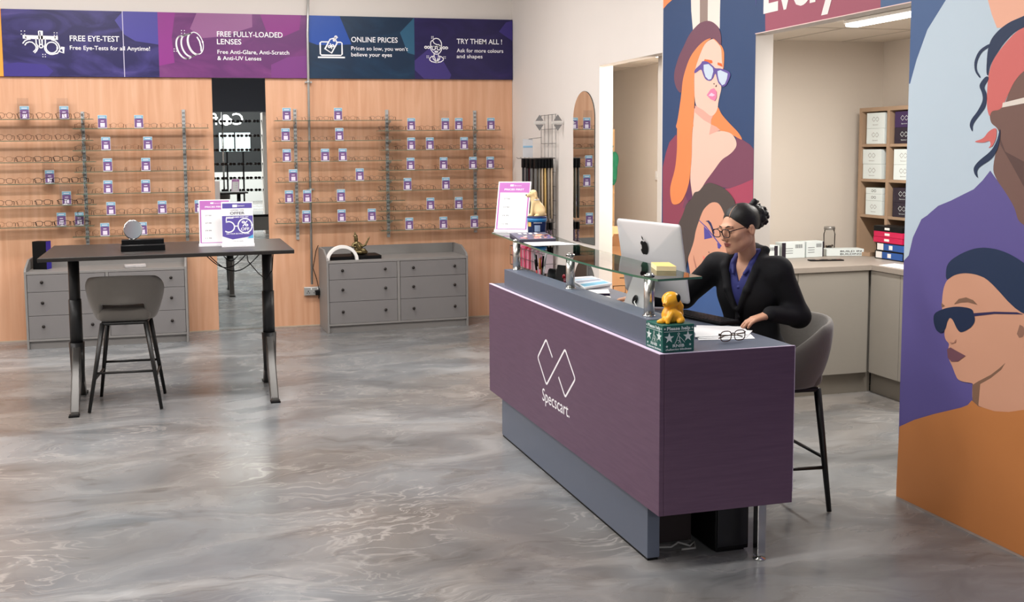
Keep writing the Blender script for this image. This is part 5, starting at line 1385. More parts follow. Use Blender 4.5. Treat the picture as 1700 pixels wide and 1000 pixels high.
# computer tower and cables under the desk
tw = thing('computer_tower', 'black computer tower standing on the floor under the near end of the desk', 'computer tower', (-1.205, -6.52, 0))
MB().box(-0.085, 0.085, -0.215, 0.215, 0.01, 0.43).build('case', BLACK, tw, bev=0.006)
MB().box(-0.07, 0.07, -0.2, 0.2, 0, 0.01).build('feet', BLACK, tw)
MB().box(-0.075, 0.075, -0.22, -0.2155, 0.03, 0.41).build('front_bezel', mat('bezel_black', rgb(22, 22, 26), 0.3), tw, bev=0.002)
ub = thing('storage_box', 'black storage box in the shadow under the desk, behind the plinth', 'box', (-1.42, -6.35, 0))
MB().box(-0.11, 0.11, -0.2, 0.2, 0, 0.36).build('body', mat('dark_brown_board', rgb(40, 30, 32), 0.7), ub, bev=0.004)
MB().box(-0.114, 0.114, -0.204, 0.204, 0.36, 0.395).build('lid', mat('dark_brown_board', rgb(40, 30, 32), 0.7), ub, bev=0.004)
wc = MB().tube([(-1.54, -6.60, 0.006), (-1.45, -6.62, 0.006), (-1.40, -6.59, 0.012), (-1.36, -6.63, 0.006), (-1.32, -6.60, 0.01), (-1.35, -6.66, 0.006), (-1.42, -6.66, 0.006)], 0.005, 8)
tag(wc.build('floor_cable', mat('cable_grey', rgb(150, 148, 146), 0.5)), 'grey cable lying on the floor under the near end of the desk', 'cable')

# ------------------------------------------------------------ things on the tall black table
sheet_sign('price_sign', 'pink and white price sign on the tall black table, partly behind the offer sign', (-3.335, -2.86, TZ + 0.0005), math.radians(-4), math.radians(9), 0.235, 0.35,
           draw_price(0.235, 0.35, ['27.98', '27.98', '19.99', '11.98']), [PAPER, PINKP, INK, GREYINK])
def draw_offer(s, p3):
    W, H = 0.235, 0.335
    quad(s, p3, -W / 2 + .008, W / 2 - .008, H - .05, H - .012, 1)
    quad(s, p3, -0.035, 0.0, H - .042, H - .022, 2, 0.001); add_text(s, 'Specscart', p3, 0.004, H - .036, width=0.05, height=.012, m=2, t=0.001, bold=0)
    add_text(s, 'LIMITED TIME', p3, 0.0, H - .068, width=.1, height=.009, m=3, t=0.001, bold=0, align='C')
    add_text(s, 'OFFER', p3, 0.0, H - .097, width=.108, height=.021, m=3, t=0.001, bold=0.02, align='C')
    s.add([p3(-W / 2 + .004, .075, .0006), p3(-.04, .05, .0006), p3(W / 2 - .03, .068, .0006), p3(W / 2 - .004, .085, .0006), p3(W / 2 - .004, H - .107, .0006), p3(-W / 2 + .004, H - .107, .0006)], [(0, 1, 2, 3, 4, 5)], 1)
    s.add([p3(W / 2 - .05, .056, .0009), p3(W / 2 - .004, .056, .0009), p3(W / 2 - .004, .085, .0009)], [(0, 1, 2)], 4)
    add_text(s, 'BUY 2 FRAMES AND GET', p3, 0.0, H - .122, width=.166, height=.010, m=2, t=0.001, bold=0.02, align='C')
    stroke(s, [(-0.03, .213), (-0.082, .213), (-0.084, .178)] + arc(-.066, .145, .042, .04, 115, -130, 24), .009, p3, 0.001, 2)
    stroke(s, arc(.055, .152, .052, .054, 0, 360, 40), .009, p3, 0.001, 2, True)
    stroke(s, [(-.024, .15), (.003, .15)], .008, p3, 0.001, 2)
    add_text(s, '%', p3, .055, .148, width=.05, height=.042, m=2, t=0.0012, bold=0.02, align='C')
    add_text(s, 'OFF', p3, .055, .116, width=.062, height=.023, m=2, t=0.0012, bold=0.02, align='C')
    add_text(s, 'ON YOUR SECOND FRAME', p3, 0.0, .088, width=.17, height=.010, m=2, t=0.001, bold=0.02, align='C')
    add_text(s, '*Terms apply', p3, 0.0, .034, width=.08, height=.006, m=3, t=0.001, bold=0, align='C')
sheet_sign('offer_sign', 'white and violet 50% off offer sign standing on the tall black table', (-3.17, -2.97, TZ + 0.0005), math.radians(-2), math.radians(8), 0.235, 0.335, draw_offer, [PAPER, VIOP, INK, GREYINK, CYANP])
tr = thing('display_tray', 'low black display tray on the tall black table, holding the round mirror', 'tray', (-3.86, -2.98, TZ + 0.0005), math.radians(2))
MB().box(-0.155, 0.155, -0.1, 0.1, 0, 0.042).build('base', BLACK, tr, bev=0.003)
MB().box(-0.15, 0.15, 0.0, 0.095, 0.042, 0.075).build('raised_step', BLACK, tr, bev=0.003)
rm = thing('vanity_mirror', 'round chrome vanity mirror standing on the black display tray', 'mirror', (-3.93, -2.93, TZ + 0.0757), math.radians(24))
q = Matrix.Translation((0, 0, 0.072)) @ Matrix.Rotation(math.radians(84), 4, 'X')
MB().lathe([(0.0, -0.004), (0.066, -0.004), (0.072, 0.0), (0.072, 0.006), (0.067, 0.008)], n=40).xf(q).build('chrome_rim', CHROME, rm)
MB().lathe([(0.067, 0.0062), (0.0, 0.0064)], n=40).xf(q).build('mirror_glass', MIRROR, rm)
MB().tube([(0, 0.012, 0.072), (0, 0.035, 0.03), (0, 0.02, 0.004)], 0.005, 8).lathe([(0.03, 0), (0.03, 0.004), (0, 0.005)], (0, 0.015, 0), 20).build('stand', CHROME, rm)
# ------------------------------------------------------------ things on the dressers
DTOP = 0.7397
bx = thing('carton', 'tall black carton with a deep blue side on the left dresser', 'carton', (-4.89, -0.25, DTOP), math.radians(-20))
b = MB().box(-0.07, 0.07, -0.05, 0.05, 0, 0.27); b.m = [0, 0, 0, 1, 0, 0]
b.build('carton_body', [BLACK, mat('carton_blue', rgb(40, 28, 150), 0.35)], bx, bev=0.001)
pk = thing('packet', 'small silvery packet lying on the left dresser below the tabletop', 'packet', (-4.02, -0.42, DTOP), 0.1)
MB().box(-0.1, 0.1, -0.05, 0.05, 0, 0.03).build('packet_body', mat('packet_foil', rgb(176, 172, 172), 0.4, noise=0.4, nscale=26), pk, bev=0.006)
ty = thing('display_tray', 'shallow black tray on the right dresser under the bronze figurine', 'tray', (-1.845, -0.34, DTOP), 0.02)
MB().box(-0.26, 0.26, -0.15, 0.15, 0, 0.035).build('base', BLACK, ty, bev=0.003)
aw = thing('arched_stand', 'white arched stand with a dark opening on the left end of the right dresser', 'stand', (-1.985, -0.475, DTOP + 0.0358), 0.03)
# an arch band standing on the tray and dresser
ar = MB(); P = arc(0, 0, 0.165, 0.155, 0, 180, 30); Q = arc(0, 0, 0.135, 0.122, 180, 0, 30)
ar.prism((P + Q)[::-1], lambda a, b, d: (a, -0.015 + d, b), 0.05)
ar.build('arch', WHITE, aw, bev=0.003)
aw.location = (-1.995, -0.525, DTOP)
BRONZE = mat('dark_bronze', rgb(108, 96, 66), 0.28, metal=0.85, noise=0.5, nscale=45)
fg = thing('figurine', 'small dark bronze seated figurine with a raised arm, on the black tray', 'figurine', (-1.80, -0.34, DTOP + 0.0354), 0)
v = Vol((-0.12, -0.09, -0.005), (0.17, 0.09, 0.26), 0.003)
v.ell((0.01, 0, 0.018), (0.085, 0.055, 0.02), k=0.01).ell((0, 0, 0.07), (0.042, 0.032, 0.05), k=0.015).ell((-0.015, 0, 0.11), (0.034, 0.026, 0.03), k=0.012)
v.chain([(-0.03, -0.02, 0.04), (-0.06, -0.04, 0.03), (0.02, -0.05, 0.025), (0.08, -0.03, 0.02)], [0.022, 0.02, 0.018, 0.012], k=0.012)
v.chain([(0.02, 0.0, 0.05), (0.06, -0.01, 0.045), (0.09, 0.0, 0.025)], [0.022, 0.018, 0.012], k=0.01)
v.ell((-0.02, 0, 0.158), (0.022, 0.021, 0.027), k=0.008).cone((-0.022, 0, 0.178), (-0.032, 0, 0.235), 0.02, 0.005, k=0.006).ell((-0.026, 0, 0.195), (0.026, 0.018, 0.008), k=0.004)
v.chain([(0.015, 0, 0.115), (0.045, -0.01, 0.085), (0.075, -0.012, 0.1), (0.11, -0.012, 0.165), (0.122, -0.01, 0.182)], [0.014, 0.011, 0.01, 0.007, 0.004], k=0.006)
v.chain([(-0.045, -0.005, 0.115), (-0.062, -0.02, 0.09), (-0.03, -0.04, 0.085)], [0.013, 0.011, 0.008], k=0.006)
v.half((0, 0, 0), (0, 0, -1))
v.build('statue', BRONZE, fg)

# ------------------------------------------------------------ the seated person
SKIN = mat('skin', rgb(214, 161, 132), 0.5, noise=0.05, nscale=18)
LIPS = mat('lips', rgb(168, 98, 88), 0.45)
HAIR = mat('dark_hair', rgb(18, 14, 13), 0.5, noise=0.4, nscale=60, bump=0.12, bscale=220, stretch=(1, 0.2, 1))
BLAZER = mat('black_wool', rgb(17, 17, 22), 0.85, noise=0.12, nscale=40, bump=0.06, bscale=200)
SHIRT = mat('blue_shirt', rgb(54, 58, 124), 0.75, noise=0.1, nscale=10, bump=0.1, bscale=40)
TROUS = mat('black_trousers', rgb(18, 18, 21), 0.8)
PO = Vector((-0.752, -6.13, 0)); PHI = math.radians(-60)
PM = Matrix.Identity(4)
per = thing('person', 'person in a black blazer and blue shirt, seated at the desk with glasses on', 'person', PO, PHI)
def V3(*a): return np.array(a, float)
HC = V3(0.0, -0.140, 1.436)
def rotm(yaw, pitch, roll=0.0):
    return np.array((Matrix.Rotation(yaw, 3, 'Z') @ Matrix.Rotation(pitch, 3, 'X') @ Matrix.Rotation(roll, 3, 'Y')))
RH = rotm(math.radians(-18), math.radians(12), math.radians(-2))
def H(x, y, z): return HC + RH @ V3(x, y, z)
SL, SR = V3(.168, -.05, 1.225), V3(-.168, -.062, 1.225)
EL, ER = V3(.235, .04, .995), V3(-.37, -.055, 1.045)
WL, WR = V3(.207, -.188, 1.03), V3(-.60, -.135, 1.018)
def hand(v, W, f, tside, drop, k=0.006, sc=1.0):
    """Palm and five fingers from wrist W towards f; tside points to the thumb; drop bends the fingers down."""
    f = f / np.linalg.norm(f)
    s = np.cross(f, V3(0, 0, 1)); s = s / np.linalg.norm(s) * tside
    up_ = np.cross(s, f) * tside; up_ = up_ / np.linalg.norm(up_)
    if up_[2] < 0: up_ = -up_
    K_ = W + f * 0.082 * sc
    for o_, rr_ in ((-0.026, .0125), (-0.009, .0135), (0.009, .0135), (0.025, .013)):
        v.cone(W + s * o_ * .55 + f * .005, K_ + s * o_, rr_ + .002, rr_ - .002, k=0.012)
    v.cone(W - f * .008, W + f * .02, .023, .023, k=0.012)
    lens = [(-0.028, .052 * sc), (-0.0095, .068 * sc), (0.0095, .073 * sc), (0.0275, .064 * sc)]
    for i, (o_, L0) in enumerate(lens):
        a = K_ + s * o_ + f * (-.004 if i in (0, 3) else 0.004)
        sp_ = f + s * (o_ * 3.2)
        sp_ = sp_ / np.linalg.norm(sp_)
        b = a + (sp_ * .92 - up_ * drop * .45) * L0 * .48
        c = b + (sp_ * .8 - up_ * drop * 1.0) * L0 * .33
        d = c + (sp_ * .62 - up_ * drop * 1.25) * L0 * .26
        v.chain([a, b, c, d], [.0092, .0085, .0078, .0066], k=0.003)
    t0 = W + s * .022 + f * .022
    t1 = t0 + (s * .75 + f * .75 - up_ * .35) * .034
    t2 = t1 + (s * .25 + f * .95 - up_ * .35) * .03
    t3 = t2 + (f * .98 - s * .05 - up_ * .3) * .022
    v.chain([t0, t1, t2, t3], [.0135, .0115, .0098, .0075], k=0.008)
v = Vol((-0.80, -0.60, 0.24), (0.44, 0.22, 1.60), 0.004)
# trunk and legs
v.ell((0, .02, .80), (.155, .115, .10), k=.03).cone((0, .015, .82), (0, -.005, .98), .105, .10, k=.04, sq=(1.15, .85, 1)).ell((0, -.04, 1.12), (.145, .095, .14), k=.05)
v.cone(SL, SR, .05, .05, k=.05)
for s in (-1, 1):
    v.chain([(s * .085, .0, .80), (s * .115, -.40, .745), (s * .10, -.29, .36)], [.082, .056, .042], k=.03)
    v.chain([(s * .10, -.29, .345), (s * .105, -.40, .325)], [.04, .03], k=.02)
v.chain([SL, EL, WL], [.046, .036, .024], k=.02).chain([SR, ER, WR], [.046, .036, .024], k=.02)
hand(v, WL, V3(-.62, -.74, -.26), 1, .5, sc=1.13)
hand(v, WR, V3(-.98, -.10, -.02), -1, .42)
# neck and head
v.cone((0, -.045, 1.24), H(0, .034, -.045), .046, .043, k=.014)
v.ell(H(0, .022, .035), (.074, .093, .084), k=.01, rot=RH).ell(H(0, -.03, -.018), (.0615, .064, .088), k=.03, rot=RH)
v.ell(H(0, -.046, -.074), (.043, .042, .033), k=.03, rot=RH).ell(H(0, -.08, -.096), (.019, .016, .016), k=.02, rot=RH)
for s in (-1, 1):
    v.ell(H(s * .040, -.058, -.018), (.022, .024, .019), k=.02, rot=RH)
    v.ell(H(s * .047, -.012, -.058), (.013, .034, .026), k=.022, rot=RH)
v.ell(H(0, -.083, .03), (.048, .013, .011), k=.018, rot=RH)
for s in (-1, 1): v.ell(H(s * .0315, -.1, .011), (.018, .017, .0115), k=.012, sub=True, rot=RH)
for s in (-1, 1):
    v.ell(H(s * .0315, -.0765, .010), (.0155, .0125, .0115), k=.004, rot=RH)
v.cone(H(0, -.088, .022), H(0, -.112, -.022), .0065, .0098, k=.012).ell(H(0, -.109, -.025), (.0105, .0105, .0095), k=.006, rot=RH)
for s in (-1, 1): v.ell(H(s * .0115, -.1, -.028), (.0075, .010, .0075), k=.006, rot=RH)
for s in (-1, 1): v.ell(H(s * .006, -.112, -.0345), (.0032, .004, .003), k=.002, sub=True, rot=RH)
v.ell(H(0, -.0935, -.0515), (.022, .0095, .0062), k=.006, rot=RH).ell(H(0, -.0915, -.0625), (.0185, .0095, .0072), k=.006, rot=RH)
v.cone(H(-.024, -.101, -.0572), H(.024, -.101, -.0572), .0022, .0022, k=.003, sub=True)
for s in (-1, 1):
    v.ell(H(s * .0765, .014, -.006), (.0085, .018, .030), k=.008, rot=RH).ell(H(s * .0835, .009, -.003), (.005, .009, .016), k=.004, sub=True, rot=RH)
def skinmat(c):
    q = (c - HC) @ RH
    return (((np.abs(q[:, 0]) / .0235) ** 2 + ((q[:, 2] + .0568) / .0118) ** 2 < 1) & (q[:, 1] < -.085)).astype(int)
body = v.build('body', [SKIN, LIPS], per, skinmat)
# hair, brows, lashes
h = Vol(HC + V3(-.13, -.16, -.14), HC + V3(.13, .24, .17), .0032)
h.ell(H(0, .026, .038), (.081, .099, .0885), k=0, rot=RH)
h.ell(H(0, -.100, -.020), (.067, .080, .108), k=.010, sub=True, rot=RH)
n1 = RH @ V3(0, -.22, -.975)
h.half(H(0, .01, -.002), n1)
h.half(H(0, .03, -.052), RH @ V3(0, .15, -1))
h.ell(H(0, .122, .034), (.054, .05, .054), k=.02, rot=RH, noise=.008, nf=95)
for i in range(34):
    a, b = 2.4 * i, math.asin(2 * ((i + .5) / 34) - 1)
    d_ = V3(math.cos(a) * math.cos(b), math.sin(a) * math.cos(b), math.sin(b))
    h.ell(H(0, .122, .034) + d_ * .05, (.017, .017, .017), k=.006, noise=.005, nf=150)
h.chain([H(0, .09, .085), H(.01, .12, .112), H(.0, .15, .105)], [.02, .014, .008], k=.01)
h.build('hair', HAIR, per)
bw = MB()
for s in (-1, 1):
    bw.tube([H(s * .012, -.0945, .031), H(s * .03, -.0935, .0375), H(s * .05, -.078, .031)], [.0022, .003, .0012], 8)
bw.build('eyebrows', HAIR, per)
pt = MB(); pp_ = []
for i in range(9):
    y_ = -.0625 + .068 * i / 8
    x_ = .014 - .004 * i / 8
    pp_.append(tuple(H(x_, y_, .038 + .0885 * math.sqrt(max(0, 1 - (x_ / .081) ** 2 - ((y_ - .026) / .099) ** 2)) - .0002)))
pt.tube(pp_, [.0018, .0018, .0017, .0016, .0015, .0013, .0011, .0009, .0006], 8)
pt.build('hair_parting', mat('scalp', rgb(196, 150, 124), 0.5), per)
el = MB()
for s in (-1, 1):
    el.tube([H(s * .020, -.0875, .004), H(s * .030, -.090, .003), H(s * .039, -.0865, .0045)], [.0012, .0022, .0012], 6)
el.build('eyelashes', HAIR, per)
g = MB()
fm = MB()
zc = .0
for s in (-1, 1): fm.tube([tuple(Vector((p[0], p[1], p[2]))) for p in rim(s * .0345, .004, .0265, .0195, .66)], .0023, 8, 0, closed=True)
fm.tube([(-.009, 0, .011), (0, -.002, .014), (.009, 0, .011)], .0023, 8)
for s in (-1, 1): fm.tube([(s * .061, 0, .014), (s * .068, .004, .015), (s * .0745, .06, .014), (s * .077, .115, .010), (s * .0765, .135, -.012)], [.0026, .0026, .0022, .002, .002], 8)
fm.xf(Matrix.Translation(H(0, -.117, .004)) @ Matrix(RH.tolist()).to_4x4())
gl = fm.build('spectacles', mat('spectacle_frame_black', rgb(38, 26, 30), 0.25), per)
ln = MB()
for s in (-1, 1):
    P = [(p[0], p[1], p[2]) for p in rim(s * .0345, .004, .0255, .0185, .66)]
    ln.add(P, [tuple(range(len(P)))])
ln.xf(Matrix.Translation(H(0, -.117, .004)) @ Matrix(RH.tolist()).to_4x4())
ln.build('lenses', glass('lens_clear', (.97, .96, .99, 1)), gl)
# blue shirt
s_ = Vol((-.26, -.24, .86), (.26, .16, 1.36), .004)
s_.cone((0, .015, .84), (0, -.005, .98), .110, .105, k=.03, sq=(1.1, .85, 1)).ell((0, -.042, 1.12), (.135, .105, .15), k=.04).cone(SL * .7 + V3(0, -.015, .37), SR * .7 + V3(0, -.019, .37), .045, .045, k=.04)
def wedge(vol, z0, z1, w1, ymax, x0=0.0, lo=None):
    ax = [vol.lo[i] + vol.h * np.arange(vol.n[i]) for i in range(3)]
    X, Y, Z = np.meshgrid(*ax, indexing='ij', sparse=True)
    d = np.maximum(np.maximum(np.abs(X - x0) - w1 * np.clip((Z - z0) / (z1 - z0), 0, 1.2), Y - ymax), z0 - Z)
    vol.F = np.maximum(vol.F, -d.astype(np.float32))
wedge(s_, 1.165, 1.29, .046, -.02)
for sd_ in (-1, 1):
    s_.chain([(sd_ * .008, .018, 1.315), (sd_ * .056, -.03, 1.315), (sd_ * .05, -.105, 1.26)], [.016, .016, .012], k=.006)
    s_.chain([(sd_ * .052, -.09, 1.265), (sd_ * .066, -.128, 1.205)], [.016, .008], k=.006).chain([(sd_ * .05, -.10, 1.255), (sd_ * .030, -.138, 1.21)], [.014, .008], k=.008)
for zz in (1.14, 1.08, 1.02): s_.ell((0.004, -.149 + (1.14 - zz) * .16, zz), (.006, .005, .006), k=.002)
s_.half((0, 0, .93), (0, 0, -1))
s_.build('shirt', SHIRT, per)
# black blazer
j = Vol((-.68, -.26, .70), (.44, .22, 1.36), .005)
j.ell((0, .03, .80), (.175, .135, .10), k=.03).cone((0, .015, .82), (0, -.005, .98), .132, .126, k=.04, sq=(1.15, .85, 1)).ell((0, -.042, 1.11), (.168, .117, .155), k=.05)
j.cone(SL + V3(-.005, 0, .008), SR + V3(.005, 0, .008), .066, .066, k=.05)
j.chain([SL, EL, WL + (EL - WL) * -.02], [.069, .056, .039], k=.03).chain([SR, ER, WR + (ER - WR) * .10], [.069, .058, .040], k=.03)
j.ell((0, .0, 1.29), (.085, .07, .045), k=.03)
wedge(j, 1.02, 1.30, .088, -.02, .0)
j.cone((0, -.045, 1.24), (0, -.075, 1.40), .056, .062, k=.01, sub=True)
for sd_ in (-1, 1):
    j.chain([(sd_ * .012, -.158, 1.03), (sd_ * .055, -.155, 1.13), (sd_ * .088, -.115, 1.24), (sd_ * .078, -.015, 1.322), (0, .030, 1.33)], [.010, .017, .020, .021, .022], k=.012)
j.cone((.0, -.145, .9), (.004, -.152, 1.03), .012, .010, k=.01)
for zz in (.99, .93): j.ell((.015, -.155 + (1 - zz) * .1, zz), (.009, .006, .009), k=.002)
j.build('blazer', BLAZER, per)
# trousers and shoes
tq = Vol((-.24, -.54, .30), (.24, .18, .92), .006)
tq.ell((0, .02, .80), (.165, .125, .10), k=.03)
for s in (-1, 1): tq.chain([(s * .085, .0, .80), (s * .115, -.40, .745), (s * .10, -.29, .38)], [.092, .066, .056], k=.03)
tq.build('trousers', TROUS, per)
for s in (-1, 1):
    sv_ = Vol((s * .105 - .07, -.48, .27), (s * .105 + .07, -.2, .42), .005)
    sv_.chain([(s * .10, -.28, .325), (s * .105, -.42, .318)], [.046, .036], k=.02, sq=(1, 1, .9)).half((0, 0, .292), (0, 0, -1))
    sv_.build('shoe', BLACK, per)

# ------------------------------------------------------------ white side wall: arched mirrors, grid rack, accessories
def arch_mirror(label, y0, y1, z0, z1):
    t = thing('arched_mirror', label, 'mirror', (-0.001, (y0 + y1) / 2, z0))
    hw = (y1 - y0) / 2; H_ = z1 - z0
    P = [(-hw, 0), (hw, 0)] + arc(0, H_ - hw, hw, hw, 0, 180, 28)
    p3 = lambda a, b, d: (-0.008 + d, -a, b)
    m = MB().prism(P[::-1], p3, 0.0065, 0)
    m.build('mirror_pane', MIRROR, t)
    Q = [(-hw - .003, -.003), (hw + .003, -.003)] + arc(0, H_ - hw, hw + .003, hw + .003, 0, 180, 28)
    MB().prism(Q[::-1], lambda a, b, d: (-0.006 + d, -a, b), 0.0055, 0).build('backing', mat('mirror_backing', rgb(58, 54, 50), 0.6), t)
arch_mirror('tall arched frameless mirror on the white side wall, left of the doorway', -2.318, -1.82, 0.986, 2.362)
arch_mirror('lower arched mirror on the white side wall, seen below the glass shelf', -2.335, -1.84, 0.06, 0.826)
WIRE = mat('wire_grey', rgb(128, 126, 124), 0.35, metal=0.7)
gr = thing('grid_rack', 'wire grid rack on the white side wall holding spectacle cords and chains', 'rack', (-0.03, -1.22, 0.9))
m = MB()
for k in range(5): m.tube([(0, -0.205 + 0.1025 * k, 0), (0, -0.205 + 0.1025 * k, 1.285)], 0.003, 6)
for k in range(10): m.tube([(0, -0.21, 0.02 + 0.14 * k), (0, 0.21, 0.02 + 0.14 * k)], 0.003, 6)
m.build('grid_panel', WIRE, gr)
for z in (0.855, 0.23):
    for k in range(4):
        MB().tube([(0, -0.18 + 0.12 * k, z), (-0.26, -0.18 + 0.12 * k, z), (-0.27, -0.18 + 0.12 * k, z + 0.012)], 0.0035, 6).build('prong', WIRE, gr)
rr = random.Random(5)
UC = [(22, 20, 24), (40, 28, 44), (24, 22, 26), (150, 46, 44), (70, 40, 76), (24, 20, 24), (196, 176, 150), (150, 140, 128), (214, 178, 110), (196, 176, 150), (120, 116, 108), (90, 88, 86)]
UN = ['black', 'dark plum', 'jet black', 'red', 'purple', 'charcoal', 'beige', 'taupe', 'yellow', 'cream', 'grey-brown', 'dark grey']
for k in range(4):
    for q in range(6):
        i = (k * 6 + q) % 12
        ci = (q if k < 2 else 6 + q)
        y, x = -1.22 - 0.18 + 0.12 * (3 - k), -0.07 - 0.032 * q
        c_ = UC[ci]
        t = thing('eyewear_lanyard', '%s eyewear lanyard hanging on the upper prongs of the wire rack' % UN[ci], 'lanyard', (x, y, 1.752), 0, 'lanyards on the wire rack')
        m = MB().box(-0.012, 0.012, -0.03, 0.03, -0.09, 0.0).build('black_clip_head', BLACK, t, bev=0.004)
        m = MB()
        for w_ in (-0.018, -0.006, 0.006, 0.018): m.tube([(rr.uniform(-.003, .003), w_, -0.085), (0, w_ * 1.15, -0.35), (rr.uniform(-.004, .004), w_, -0.585)], 0.0065, 6)
        co = m.build('hanging_cord', mat('cord_' + UN[ci].replace(' ', '_'), rgb(*c_), 0.7, noise=0.2, nscale=50), t)
BEAD = mat('bead_mix', rgb(120, 104, 122), 0.25, metal=0.4, noise=0.9, nscale=130)
for k in range(4):
    for q in range(5):
        y, x = -1.22 - 0.18 + 0.12 * (3 - k), -0.075 - 0.038 * q
        blk = k < 2
        t = thing('spectacle_chain', ('black strap' if blk else 'sparkling beaded spectacle chain') + ' hanging on the lower prongs of the wire rack', 'strap' if blk else 'chain', (x, y, 1.127), 0, 'straps on the wire rack' if blk else 'beaded chains on the wire rack')
        MB().box(-0.011, 0.011, -0.026, 0.026, -0.07, 0.0).build('black_clip_head', BLACK, t, bev=0.004)
        m = MB()
        for w_ in (-0.016, 0.0, 0.016):
            if blk: m.tube([(0, w_, -0.06), (0, w_, -0.24)], 0.007, 6)
            else:
                for b_ in range(13): m.ball((rr.uniform(-.003, .003), w_ + rr.uniform(-.002, .002), -0.07 - 0.0155 * b_), 0.0075, nu=7, nv=5)
        m.build('hanging_strap' if blk else 'bead_string', BLACK if blk else BEAD, t)
DIA = mat('diamond_grey', rgb(132, 130, 130), 0.45)
for y, z, lb in ((-1.22, 2.104, 'grey diamond-shaped clip on the wire rack'), (-1.561, 2.095, 'grey diamond-shaped clip on the white wall, right of the wire rack')):
    xo = -0.06 if y > -1.4 else 0.0
    t = thing('diamond_clip', lb, 'clip', (xo - 0.062, y, z))
    for sg in (1, -1): MB().prism([(-0.042, sg * 0.018), (0.042, sg * 0.018), (0, sg * 0.078)][::sg], lambda a, b, d: (a, -0.003 + d, b), 0.006).build('pointed_plate', DIA, t)
    MB().box(-0.06, 0.06, -0.008, 0.008, -0.014, 0.014).build('clear_bar', mat('clip_pale', rgb(212, 208, 204), 0.3), t, bev=0.005)
lf = thing('leaflet_pouch', 'clear pouch with a pale blue band above the hanging cords', 'pouch', (-0.16, -1.0, 1.762))
MB().box(-0.06, 0.045, -0.002, 0.002, 0, 0.185).build('pouch', mat('pouch_clear', rgb(216, 216, 220), 0.25), lf)
MB().box(-0.058, 0.043, -0.0035, 0.0035, 0.1, 0.118).build('blue_band', mat('pouch_blue', rgb(148, 190, 220), 0.4), lf)
MB().tube([(0, 0.0, 0.185), (0.13, -0.03, 0.2)], 0.003, 6).build('hook', WIRE, lf)
# wire basket of pink packets
wb = thing('wire_basket', 'wire basket on the white wall full of pink packets', 'basket', (-0.02, -0.9, 0.62))
m = MB()
for z in (0.0, 0.1, 0.2): m.tube([(-0.0, -0.5, z), (-0.14, -0.5, z), (-0.14, 0.5, z), (-0.0, 0.5, z)], 0.0035, 6)
for k in range(11): m.tube([(-0.14, -0.5 + 0.1 * k, 0), (-0.14, -0.5 + 0.1 * k, 0.2)], 0.0025, 6)
for k in range(6): m.tube([(0, -0.5 + 0.2 * k, 0), (-0.14, -0.5 + 0.2 * k, 0)], 0.0025, 6)
m.build('wire_frame', WIRE, wb)
for k in range(26):
    nm = ['bright pink', 'pale pink', 'rose pink', 'red and pink'][k % 4] if k < 16 else ['grey-pink', 'silvery pink'][k % 2]
    c_ = {'bright pink': (240, 120, 160), 'pale pink': (246, 168, 190), 'rose pink': (232, 96, 132), 'red and pink': (196, 58, 84), 'grey-pink': (206, 160, 174), 'silvery pink': (196, 180, 188)}[nm]
    t = thing('packet', '%s packet standing in the wire basket' % nm, 'packet', (-0.09, -0.44 - 0.0365 * k, 0.6245), 0, 'pink packets in the wire basket')
    MB().box(-0.055, 0.055, -0.012, 0.012, 0, 0.19 + 0.015 * ((k * 7) % 3)).build('packet_body', mat('pkt_' + nm.replace(' ', '_'), rgb(*c_), 0.35, noise=0.1, nscale=20), t, bev=0.003)

# ------------------------------------------------------------ room behind the narrow doorway
PINE = mat('pale_pine', rgb(206, 164, 118), 0.55, noise=0.08, nscale=12, stretch=(1, 1, 0.2))
rk = thing('ladder_rack', 'pale pine open rack just inside the narrow doorway', 'rack', (0.632, -0.5, 0))
for dx, dy in ((0, 0), (0.34, 0), (0, 0.6), (0.34, 0.6)): MB().box(dx - 0.02, dx + 0.02, dy - 0.02, dy + 0.02, 0, 2.05).build('post', PINE, rk)
for z in (0.35, 0.8, 1.05, 1.35): MB().box(-0.018, 0.358, -0.03, 0.63, z, z + 0.02).build('shelf_board', PINE, rk)
MB().box(-0.012, 0.012, 0.02, 0.58, 1.1, 1.16).build('front_rail', PINE, rk)
gbag = thing('cloth_bag', 'green cloth bag hanging on the pine rack inside the doorway', 'bag', (0.955, -0.57, 1.64))
v = Vol((-.12, -.08, -.3), (.12, .08, .2), .007)
v.ell((0, 0, -.04), (.045, .035, .15), k=.02, noise=.006, nf=45).ell((0.01, -.01, .08), (.045, .035, .09), k=.02)
v.build('bag_body', mat('green_cloth', rgb(44, 132, 96), 0.85, noise=0.25, nscale=20), gbag)
MB().tube([(0, 0, .14), (-.012, .01, .2), (.02, .055, .23)], 0.006, 6).build('strap', mat('green_cloth', rgb(44, 132, 96), 0.85), gbag)
